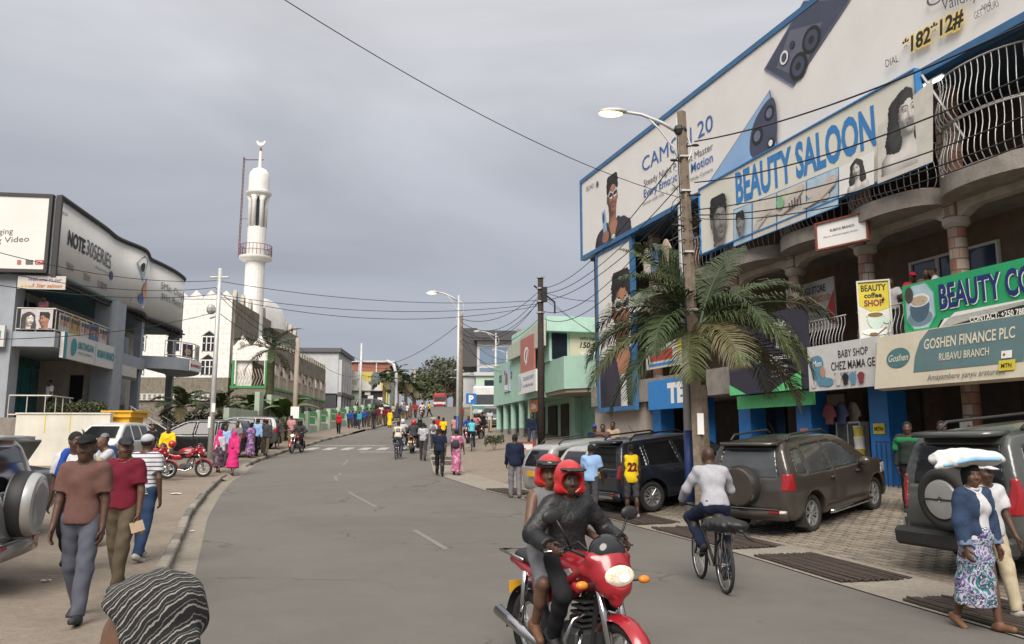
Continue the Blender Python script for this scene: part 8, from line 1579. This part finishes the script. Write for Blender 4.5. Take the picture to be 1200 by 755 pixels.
M_STRIPE = pattern_mat('striped_jersey', 'stripes', [(.52, .51, .53), (.05, .05, .08)], 5.2, .9, stops=[0, .72]); M_FLORAL = pattern_mat('floral_print', 'flow', [(.5, .5, .52), (.035, .03, .06), (.16, .13, .30), (.45, .43, .5), (.03, .17, .20), (.04, .04, .06), (.5, .5, .5)], 9, .9); M_WRAP = pattern_mat('black_white_wrap', 'stripes', [(.012, .012, .013), (.26, .245, .22), (.012, .012, .013), (.16, .15, .14)], 22, .95, (.9, 1.2, .7), stops=[0, .50, .66, .92]); _w = [n_ for n_ in M_WRAP.node_tree.nodes if n_.type == 'TEX_WAVE'][0]; _w.bands_direction = 'DIAGONAL'; _w.inputs['Distortion'].default_value = 2.2; _w.inputs['Detail'].default_value = 3; _w.inputs['Detail Scale'].default_value = 2.2; M_PURP = pattern_mat('purple_print', 'cells', [(.16, .07, .2), (.3, .2, .34), (.1, .04, .13)], 14, .9); M_PLAID = pattern_mat('dark_plaid', 'cells', [(.06, .04, .06), (.14, .11, .13), (.03, .02, .03)], 12, .9); M_PINKP = pattern_mat('pink_print', 'cells', [(.42, .12, .24), (.5, .3, .36), (.36, .08, .18)], 12, .9); M_SPOT = pattern_mat('patterned_white', 'flow', [(.48, .48, .5), (.25, .26, .3), (.5, .5, .5)], 8, .9)
def gp(px, d): x = (px - 600) / 930 * (d * _c + (G(d) - .95) * _s); return (x, d)
# --- near left group
person('man in a brown T-shirt, black cap and grey jeans walking toward us', gp(94, 7.95), 186, 1.77, 'm', 1, ('tee', F['brown'], .90), ('trousers', F['greyjeans']), M_SHOE, ('cap', F['black']), (.25, .05, -.22, .3), ((-.05, .1, .25), (.12, .1, .2)), h=.0115, look=(.05, 0), fold=.005, fat=.93)
def paper(o, tp, hd, AR, LG, S, mk, h):
    w_ = AR[0][2] * S; m = MB(); m.box((0, 0, 0), (.15, .012, .12), mx=TR(w_[0] - .02, w_[1] + .05, w_[2] - .14, .2, 0, .3)); m.build('envelope', [mat('manila_paper', (.42, .32, .22), .8)], o)
person('man in a maroon polo shirt and dark cap holding an envelope', gp(142, 9.5), 176, 1.76, 'm', 0, ('tee', F['maroon'], .92, 'collar', fab('maroon_collar', (.22, .02, .03))), ('trousers', F['khaki']), M_SHOE, ('cap', mat('dark_cap', (.012, .014, .02), .8)), (.3, .15, -.15, .2), ((.05, .18, .15), (.1, .16, .2)), look=(.55, -.05), h=.0125, extras=paper)
def shawl(o, tp, hd, AR, LG, S, mk, h):
    C = SDF(); C.cap(tp(-.16, .08, 1.42), tp(.02, .15, 1.1), .05, .06, .05).cap(tp(-.16, .0, 1.45), tp(.1, -.02, 1.47), .06, .05, .05).cap(tp(.1, .05, 1.44), tp(.14, .13, 1.2), .05, .05, .05).cap(tp(-.17, -.05, 1.42), tp(-.1, -.14, 1.15), .05, .06, .05); mk('blue_jacket', C, F['blue'], h, .004, 25)
person('man in a white T-shirt with a blue jacket over his shoulders', gp(83, 10.6), 196, 1.80, 'm', 1, ('tee', F['white'], .92), ('trousers', F['charcoal']), M_SHOE, ('hair',), (.1, .05, -.3, .45), ((.1, .12, .3), (.1, .14, .3)), look=(.7, 0), h=.0135, extras=shawl)
person('man in a striped shirt and white skullcap walking away', gp(168, 11.7), -6, 1.78, 'm', 1, ('tee', M_STRIPE, .90), ('trousers', F['denim']), M_SHOEW, ('kufi', F['lightgrey']), (.25, .1, -.2, .2), ((.1, .14, .1), (-.15, .2, .25)), h=.015)
person('man with a shaved head bent over behind the maroon shirt', gp(131, 15.5), 140, 1.74, 'm', 2, ('tee', F['lightgrey']), ('trousers', F['jeans']), M_SHOE, ('none',), (.05, .05, -.05, .05), ((.9, .2, .9), (.6, .2, .8)), lean=.35, h=.02)
person('man in a blue shirt raising a hand to his head', gp(119, 16.5), 200, 1.72, 'm', 1, ('tee', F['denim']), ('trousers', F['charcoal']), M_SHOE, ('cap', F['grey']), (.05, .05, -.05, .05), ((.3, .2, .3), (1.6, .5, 1.6)), h=.022)
person('woman glimpsed behind the man with the blue jacket', gp(103, 13.0), 170, 1.66, 'f', 2, ('tee', F['tan']), ('skirt', F['purple']), M_SANDAL, ('hair',), h=.02)
person('man in a black T-shirt standing by the parked motorcycles', gp(178, 28.5), 175, 1.74, 'm', 1, ('tee', F['black']), ('trousers', F['jeans']), M_SHOE, ('hair',), (.05, 0, -.05, 0), h=.024)
def hb(o, tp, hd, AR, LG, S, mk, h): C = SDF(); C.ell(np.array(AR[0][2]) + np.array([0, .05, -.02]), (.13, .14, .13), .02); mk('helmet', C, mat('helmet_red', (.42, .015, .018), .25, coat=.5, var=.05), .02)
person('motorcycle taxi rider in a yellow vest holding a red helmet', gp(196, 28), 190, 1.72, 'm', 1, ('long', F['yellow']), ('trousers', F['grey']), M_SHOE, ('hair',), (.05, 0, -.05, 0), ((.5, .2, .9), (.3, .2, .6)), h=.024, extras=hb)
# --- woman in the foreground
person('woman in a black and white wrapped headscarf close to the camera', (-.735, 1.86), 104, 1.50, 'f', 2, ('tee', M_WRAP, .9), ('skirt', M_WRAP), M_SANDAL, ('none',), (.15, .05, -.1, .1), lean=.12, look=(.1, -.3), h=.0125, z=0, extras=lambda o, tp, hd, AR, LG, S, mk, h: mk('headwrap', SDF().ell(hd(0, -.03, .05), (.118, .125, .105), .03).ell(hd(.0, -.095, .06), (.10, .08, .085), .06).ell(hd(.0, -.02, .085), (.098, .12, .07), .06).cap(hd(-.1, .03, .03), hd(-.1, -.1, -.03), .03, .035, .04).cap(hd(.1, .03, .03), hd(.1, -.1, -.03), .03, .035, .04).half(hd(0, .0, .055), np.array([.05, .8, -.6])), M_WRAP, .008, .0045, 42))
# --- left pavement walkers
W1 = (.3, .1, -.25, .3)
person('woman in a magenta headscarf, white top and dark skirt walking away', gp(257, 30), 5, 1.58, 'f', 1, ('long', F['lightgrey']), ('skirt', M_PLAID, .2), M_SANDAL, ('scarf', F['hotpink'], 1), W1, h=.025); person('woman in a bright pink and orange wrap walking away', gp(274, 30), -3, 1.66, 'f', 1, ('long', pattern_mat('pink_orange_wrap', 'cells', [(.6, .03, .15), (.62, .2, .04), (.5, .04, .16)], 3, .9)), ('skirt', F['hotpink'], .3), M_SANDAL, ('scarf', F['hotpink'], 1), W1, h=.025)
person('man in a pale blue shirt over black walking toward us', gp(264, 33), 178, 1.66, 'm', 1, ('long', F['paleblue']), ('trousers', F['charcoal']), M_SHOE, ('hair',), W1, h=.028); person('man in a grey T-shirt with a yellow print standing by the minivan', gp(277.5, 34.5), 176, 1.76, 'm', 0, ('tee', F['grey']), ('trousers', F['jeans']), M_SHOE, ('hair',), h=.028)
person('woman in a purple print dress walking away by the kerb', gp(294, 37), 2, 1.62, 'f', 1, ('tee', M_PURP), ('skirt', M_PURP, .15), M_SANDAL, ('scarf', F['black']), W1, h=.028); person('man in a light blue shirt and dark trousers walking away', gp(301.5, 38), 0, 1.78, 'm', 1, ('long', F['paleblue']), ('trousers', F['black']), M_SHOE, ('hair',), W1, h=.028); person('person in a black jacket and red collar walking away', gp(312, 38), 4, 1.72, 'm', 1, ('jacket', F['charcoal']), ('trousers', F['khaki']), M_SHOE, ('hair',), W1, h=.028); person('person in a red cap beside the black jacket', gp(309, 40), 4, 1.72, 'm', 1, ('long', F['black']), ('trousers', F['khaki']), M_SHOE, ('cap', F['red']), W1, h=.028); person('woman in dark clothes carrying a pale bag on the left pavement', gp(325, 43), 190, 1.66, 'f', 1, ('long', F['charcoal']), ('skirt', F['black'], .35), M_SANDAL, ('bun',), W1, h=.03); person('man in a pink striped shirt by the concrete pole', gp(341, 45), 0, 1.76, 'm', 2, ('tee', F['rose']), ('trousers', F['tan']), M_SHOEW, ('hair',), W1, h=.03)
person('woman in dark clothes half hidden behind the purple dress', gp(289.5, 39), 2, 1.62, 'f', 1, ('long', F['black']), ('skirt', F['black'], .3), M_SANDAL, ('scarf', F['black']), W1, h=.03)
person('person in a long red coat on the left pavement', gp(397, 58), 185, 1.62, 'f', 1, ('long', F['red'], .6), ('trousers', F['black']), M_SHOE, ('hair',), W1, h=.032)
CR = [('blue', 409, 66, 1.5), ('blue', 413, 67, 1.45), ('navy', 417, 66, 1.5), ('teal', 421, 64, 1.55), ('blue', 426, 67, 1.6), ('denim', 430, 68, 1.6), ('charcoal', 434, 67, 1.65), ('black', 438.5, 66, 1.7), ('maroon', 443, 70, 1.7), ('cream', 446, 72, 1.8), ('maroon', 451, 71, 1.75), ('red', 454, 72, 1.7), ('yellow', 457, 69, 1.5), ('tan', 461, 78, 1.7), ('charcoal', 465, 80, 1.7), ('navy', 469, 79, 1.7), ('grey', 473, 82, 1.7), ('white', 477, 84, 1.7), ('brown', 481, 86, 1.7), ('cream', 472, 92, 1.7)]
ORD = ['leftmost', 'second', 'third', 'fourth', 'fifth', 'sixth', 'seventh', 'eighth', 'ninth', 'tenth', 'eleventh', 'twelfth', 'thirteenth', 'fourteenth', 'fifteenth', 'sixteenth', 'seventeenth', 'eighteenth', 'nineteenth', 'hindmost']
for k, (c, px, d, hh) in enumerate(CR):
    if c in ('blue', 'navy', 'teal'): hh *= .95
    person('%s person of the far pavement crowd, dressed in %s' % (ORD[k], c), gp(px, d), random.choice((0, 8, 180, 170)), hh, random.choice('mf'), random.randrange(4), (random.choice(('tee', 'long')), F[c]), random.choice((('trousers', F['charcoal']), ('skirt', F[c], .2), ('trousers', F['khaki']))), M_SHOE, ('hair',), W1, h=.042, group='people crowding the far left pavement')
# --- road
SEATF = lambda s: ((-.2 * 1, .05, .34), (.2, .05, .34))
def rider(label, px, d, a, topm, hel, h=.03, group=None, pos=None, hipy=-.12, hands=True, skin=1, kind='jacket', bm=None, H=1.72, zoff=0, lean=.12, look=(0, 0), visor=None, shoes=M_SHOE, hipz=.90, feety=.03, sex='m', bot='trousers', fold=.004):
    p = pos or gp(px, d)
    return person(label, p, a, H, sex, skin, (kind, topm), (bot, bm or F['black']), shoes, ('helmet', hel, visor) if hel is not None and visor is not None else (('helmet', hel) if hel is not None else ('hair',)), lean=lean, look=look, h=h, group=group, hip=(0, hipy, hipz + zoff), feet=((-.19, feety, .40), (.19, feety, .40)), hands=((-.33, .22, 1.07), (.33, .22, 1.07)) if hands else None, arms=((.9, .15, .4), (.9, .15, .4)), fold=fold)
HR_ = mat('helmet_red', (.42, .015, .018), .25, coat=.5, var=.05); HK = mat('helmet_black', (.015, .015, .017), .25, coat=.4, var=.05); HW_ = mat('helmet_white', (.5, .5, .5), .3, var=.05)
rider('helmeted rider on the motorcycle by the left kerb', 351, 42, 172, F['charcoal'], HK); rider('rider in a red helmet and dark jacket riding away', 484.5, 42, 2, F['charcoal'], HR_); rider('rider in a white shirt and cap riding away', 472, 44, 4, F['lightgrey'], HW_, kind='long'); rider('rider in a black helmet riding away', 492, 46, 2, F['black'], HK); rider('rider in a blue top by the parking sign', 549, 50, 178, F['blue'], None, kind='long'); rider('far rider in white coming down the hill', 495, 88, 178, F['white'], HR_, .042); rider('rider in orange waiting by the parking sign', 558, 53, 150, F['rose'], None, kind='tee')
def cyclist(label, x, y, a, topm, bm, H=1.7, h=.03, skin=1, kind='tee', shoes=M_SHOE, extras=None, lean=.42, hd_=('hair',)):
    return person(label, (x, y), a, H, 'm', skin, (kind, topm, .93), ('trousers', bm), shoes, hd_, lean=lean, look=(0, lean * .7), h=h, hip=(0, -.22, .99), feet=((-.13, -.06, .24 + .26), (.13, -.18, .20)), hands=((-.29, .27, 1.06), (.29, .27, 1.06)), extras=extras)
cyclist('cyclist in a grey long-sleeved shirt and dark jeans riding away', 2.56, 10.5, 3, fab('pale_grey', (.34, .34, .37)), F['navy'], 1.74, .014, 3, 'long', M_SHOE, lean=.32, hd_=('none',)); cyclist('boy in a white numbered jersey cycling up the road', *gp(467, 38), 2, F['cream'], F['jeans'], 1.7, .024, extras=back_number('52', M_TK, 1.36, .2, .16), lean=.25); cyclist('child in a cyan shirt on a small bicycle', *gp(553, 42), 3, F['cyan'], F['navy'], 1.5, .03, lean=.2)
person('man in a patterned white T-shirt and dark trousers walking up the road', gp(496, 37), 2, 1.74, 'm', 1, ('tee', M_SPOT), ('trousers', F['charcoal']), M_SHOE, ('hair',), W1, h=.026)
def basin(o, tp, hd, AR, LG, S, mk, h): m = MB(); c = hd(0, 0, .2) * S; m.lathe([(.1, -.05), (.22, .08), (.24, .08), (.1, -.06)], 18, mx=Matrix.Translation(tuple(c)), cap=False); m.lathe([(.01, -.05), (.11, -.05)], 18, mx=Matrix.Translation(tuple(c)), cap=False); m.build('basin', [F['cream']], o, True); C = SDF(); C.ell(tp(0, -.18, 1.25), (.14, .09, .19), .03); mk('backpack', C, F['grey'])
person('woman carrying a pale basin on her head up the road', gp(508, 45), 2, 1.62, 'f', 1, ('tee', F['lightgrey']), ('trousers', F['jeans']), M_SHOE, ('hair',), W1, h=.028, extras=basin)
person('person in a red shirt walking beside the yellow shirt', gp(514, 50), 3, 1.72, 'm', 1, ('tee', F['red']), ('trousers', F['charcoal']), M_SHOE, ('hair',), W1, h=.03); person('person in a yellow shirt walking up the road', gp(519.5, 49), 0, 1.66, 'm', 1, ('tee', F['yellow']), ('trousers', F['black']), M_SHOE, ('hair',), W1, h=.03); person('person in a salmon shirt beside the lamp post', gp(533, 50), 5, 1.72, 'f', 1, ('tee', fab('salmon', (.5, .24, .19))), ('trousers', F['grey']), M_SHOE, ('hair',), W1, h=.03)
person('man in a navy T-shirt and black trousers walking up the road edge', gp(515.5, 30), 3, 1.76, 'm', 1, ('tee', F['navy']), ('trousers', F['black']), M_SHOE, ('hair',), W1, h=.022)
def rucksack(o, tp, hd, AR, LG, S, mk, h): C = SDF(); C.ell(tp(-.03, -.19, 1.16), (.16, .1, .17), .03).cap(tp(-.1, -.14, 1.3), tp(-.12, .02, 1.44), .02, .02, .03).cap(tp(.06, -.14, 1.3), tp(.1, .02, 1.44), .02, .02, .03); mk('backpack', C, F['charcoal'])
person('woman in a long pink dress with a black backpack', gp(535, 30.2), 0, 1.68, 'f', 1, ('tee', M_PINKP), ('skirt', M_PINKP, .12), M_SANDAL, ('bun',), (.2, .05, -.15, .2), ((.1, .12, .2), (.1, .35, .2)), h=.022, extras=rucksack)
person('far person in a red shirt on the left road edge', gp(487, 87), 178, 1.7, 'm', 1, ('tee', F['red']), ('trousers', F['charcoal']), M_SHOE, ('hair',), W1, h=.04); person('far person in yellow carrying a white bag across the road', gp(503, 90), 90, 1.7, 'm', 1, ('tee', F['yellow']), ('trousers', F['black']), M_SHOE, ('hair',), W1, h=.04)
person('man in dark clothes by the parking sign', gp(565, 55), 5, 1.74, 'm', 1, ('long', F['black']), ('trousers', F['black']), M_SHOE, ('hair',), W1, h=.032); person('man in grey standing beyond the parking sign', gp(574, 60), 175, 1.74, 'm', 1, ('tee', F['lightgrey']), ('trousers', F['tan']), M_SHOE, ('hair',), W1, h=.035); person('far man in red by the roadside on the right', gp(541, 75), 175, 1.74, 'm', 1, ('tee', F['red']), ('trousers', F['charcoal']), M_SHOE, ('hair',), W1, h=.035)
# --- right side walkers
person('man in a dark navy jacket and grey trousers standing by the gutter', gp(603.5, 22.8), 8, 1.76, 'm', 3, ('jacket', F['navy'], .86), ('trousers', F['grey']), M_SANDAL, ('hair',), (.12, .05, -.1, .1), ((.1, .1, .5), (.1, .1, .5)), h=.019)
def bag(o, tp, hd, AR, LG, S, mk, h): C = SDF(); C.ell(np.array(AR[0][2]) + np.array([.02, .06, -.08]), (.06, .08, .08), .03); mk('white_bag', C, F['white'], h, .004, 40)
person('boy in a pale blue T-shirt holding a white bag, seen from behind', gp(693, 17.9), -14, 1.64, 'm', 3, ('tee', F['paleblue'], .88), ('trousers', F['charcoal']), M_SHOEW, ('hair',), (.1, .05, -.3, .35), ((.35, .12, .7), (.15, .2, .35)), h=.0165, extras=bag)
person('boy in a yellow basketball jersey and grey shorts, seen from behind', gp(740, 18.1), 4, 1.62, 'm', 3, ('vest', F['yellow'], .82), ('shorts', F['charcoal']), mat('grey_sandal', (.2, .2, .22), .8), ('hair',), (.12, .05, -.1, .15), ((.05, .12, .2), (.1, .12, .25)), h=.0165, extras=back_number('22', F['maroon'], 1.2, .23, .19))
person('man in dark clothes standing under the mint arcade', gp(623, 40), 190, 1.74, 'm', 1, ('long', F['navy']), ('trousers', F['jeans']), M_SHOE, ('hair',), h=.028); person('man seen over the roof of the white car', gp(707, 26), 175, 1.72, 'm', 1, ('tee', F['brown']), ('trousers', F['charcoal']), M_SHOE, ('hair',), h=.028); person('man seen over the navy car by the mint wall', gp(719, 26.5), 150, 1.74, 'm', 1, ('tee', F['tan']), ('trousers', F['charcoal']), M_SHOE, ('hair',), h=.028); person('person in a blue cap seen over the silver estate', gp(697, 27), 175, 1.66, 'm', 1, ('tee', F['navy']), ('trousers', F['charcoal']), M_SHOE, ('cap', F['blue']), h=.028)
# --- riders of the near motorcycle
VIS = mat('smoked_visor', (.03, .03, .032), .1, var=0, alpha=.85)
rider('motorcyclist in a red helmet and black jacket riding toward us', 0, 0, 208, mat('black_leather', (.010, .010, .011), .5, var=.3, scale=6, bump=.5, bscale=30), HR_, .0115, H=1.64, pos=(.46, 6.4), skin=3, kind='jacket', bm=F['black'], lean=.08, hipy=-.08, look=(-.25, .05), hipz=.90, fold=.006)
person('passenger in a strappy top and red helmet behind the motorcyclist', (.46, 6.4), 208, 1.62, 'f', 2, ('strap', F['grey'], .93), ('shorts', F['grey']), M_SANDAL, ('helmet', HR_, VIS), lean=.05, look=(-.5, 0), h=.0125, hip=(0, -.36, .95), feet=((-.2, -.22, .42), (.2, -.22, .42)), arms=((.35, .35, .9), (.35, .35, .9)))
# --- woman with the sack, and her companion
def denim_jacket(o, tp, hd, AR, LG, S, mk, h):
    e = .034; C = SDF(); C.ell(tp(0, -.005, 1.02), (.165 + e, .12 + e, .14), .05).ell(tp(0, 0, 1.10), (.145 + e, .112 + e, .16), .06).ell(tp(0, 0, 1.27), (.16 + e, .125 + e, .18), .05).cap(tp(-.09, 0, 1.385), tp(.09, 0, 1.385), .06 + e * .6, .06 + e * .6, .05).ell(tp(-.07, .09, 1.26), (.09, .08, .09), .05).ell(tp(.07, .09, 1.26), (.09, .08, .09), .05)
    C.half(tp(0, 0, .96), np.array([0, 0, -1.])); C.ell(tp(-.01, .2, 1.2), (.085, .17, .34), sub=True).ell(tp(0, .05, 1.48), (.075, .085, .07), sub=True)
    for i in (0, 1): sj, el, wr = AR[i]; C.cap(sj, el, .084, .086, .04).cap(el, el + (wr - el) * .93, .08, .06, .02, cut=True)
    mk('denim_jacket', C, mat('denim_cloth', (.018, .038, .085), .9, var=.5, scale=5, bump=.4, bscale=60), h, .005, 20)
    for i in (0, 1): sj, el, wr = AR[i]; C = SDF(); C.cap(el + (wr - el) * .74, el + (wr - el) * .95, .066, .066, .01, cut=True); mk('turned_cuff', C, mat('denim_cuff', (.14, .19, .27), .9, var=.2, scale=9))
wo_ = person('woman in a denim jacket and floral skirt balancing a white sack', gp(1143, 8.15), 197, 1.60, 'f', 0, ('tee', F['white'], .93, 'collar'), ('skirt', M_FLORAL, .26), M_SANDAL, ('scarf', F['black']), (.16, .05, -.18, .22), ((.05, .16, .2), (.05, .16, .2)), look=(-.35, .05), h=.0115, fat=1.04, extras=denim_jacket)
x_, y_ = gp(1143, 8.15)
sk = root('flour_sack', 'white woven sack with a pale blue stripe carried on the woman\'s head', 'sack', (x_ - .02, y_ + .02, Z(x_, y_) + 1.63), rad(12))
s = SDF(); s.ell((0, 0, .05), (.36, .2, .085), .03).ell((-.2, 0, .02), (.2, .17, .07), .06).ell((.2, .0, .02), (.2, .18, .065), .06).cap((-.3, -.12, 0), (-.43, -.1, -.05), .06, .03, .05).cap((.3, .1, .02), (.42, .08, .0), .05, .03, .05); sdfobj('sack_body', s, .014, mat('woven_sack', (.60, .59, .57), .75, var=.06, scale=10, bump=.2), sk, .006, 22)
s = SDF(); s.cap((-.38, -.14, -.03), (-.1, -.205, .03), .02, .02, .02).cap((-.1, -.205, .03), (.2, -.2, .03), .02, .022, .02).cap((.2, -.2, .03), (.4, -.05, .0), .022, .015, .02); sdfobj('blue_stripe', s, .01, mat('sack_blue', (.22, .42, .6), .75), sk)
person('person in white and beige walking just behind the woman with the sack', gp(1158, 8.75), 190, 1.6, 'm', 1, ('tee', F['white']), ('trousers', F['beige']), M_SHOEW, ('cap', F['white']), (.3, .1, -.2, .3), h=.016)
# --- guards, balcony people, others on buildings
def guard(lb, px, d): return person(lb, gp(px, d), 150, 1.74, 'm', 1, ('jacket', mat('guard_black_green', (.012, .02, .016), .9)), ('trousers', F['black']), M_SHOE, ('hair',), (.03, 0, -.03, 0), h=.02, extras=lambda o, tp, hd, AR, LG, S, mk, h: mk('green_yoke', SDF().cap(tp(-.17, .06, 1.36), tp(.17, .06, 1.36), .07, .07, .03).cap(tp(-.2, 0, 1.36), tp(-.24, .02, 1.2), .065, .06, .03).cap(tp(.2, 0, 1.36), tp(.24, .02, 1.2), .065, .06, .03), F['green']))
guard('guard in a green and black uniform beside the fence', 1068, 15.9); guard('second guard in green and black behind the off-roader', 1109, 15.2)
for (px, c, k, hd_, lb, a) in ((1051, 'white', 'tee', ('hair',), 'man in a white shirt leaning on the balcony by the coffee sign', 160), (1077, 'red', 'long', ('cap', F['red']), 'person in a red top and red cap on the balcony', 165), (1097, 'brown', 'tee', ('hair',), 'person in brown looking down from the balcony', 140), (1111, 'lightgrey', 'tee', ('hair',), 'man in a checked shirt turned sideways on the balcony', 60)):
    t = TT(px, -.05); person(lb, W(t, -.05), a, 1.74, 'm', 1, (k, F[c]), ('trousers', F['charcoal']), M_SHOE, hd_, (.03, 0, -.03, 0), ((.5, .2, .9), (.5, .2, .9)), lean=.2, h=.022, z=4.36)
p_ = LW(1.3, .05); person('man in a white shirt on the podium by the teal shopfront', at(57, 470, 35.2)[:2], 150, 1.74, 'm', 1, ('tee', F['white']), ('trousers', F['black']), M_SHOE, ('hair',), h=.028, z=2.76); person('woman in pink leaning on the corner balcony rail', at(49, 380, 33.5)[:2], 170, 1.66, 'f', 2, ('tee', F['rose']), ('trousers', F['charcoal']), M_SHOE, ('hair',), h=.028, z=6.31)
# --- litter on the left pavement
for k, (px, d, sz, lb) in enumerate(((208, 22.5, .3, 'flattened white paper lying beyond the striped shirt'), (228, 16, .1, 'small paper scrap near the kerb'), (170, 14.2, .12, 'crumpled pale wrapper behind the pedestrians'), (60, 10, .09, 'tiny scrap of paper by the silver SUV'))):
    x, y = gp(px, d); m = MB(); random.seed(k); n = 4
    for i in range(n + 1):
        for j in range(n + 1): m.v.append((sz * (i / n - .5) + random.uniform(-.01, .01), sz * .7 * (j / n - .5), .012 + random.uniform(0, .018)))
    m.f = [(i * 5 + j, (i + 1) * 5 + j, (i + 1) * 5 + j + 1, i * 5 + j + 1) for i in range(n) for j in range(n)]; m.m = [0] * 16; o = m.build('litter', [M_TW]); o.location = (x, y, Z(x, y)); o.rotation_euler = (0, 0, k * 1.3); tag(o, lb, 'litter')
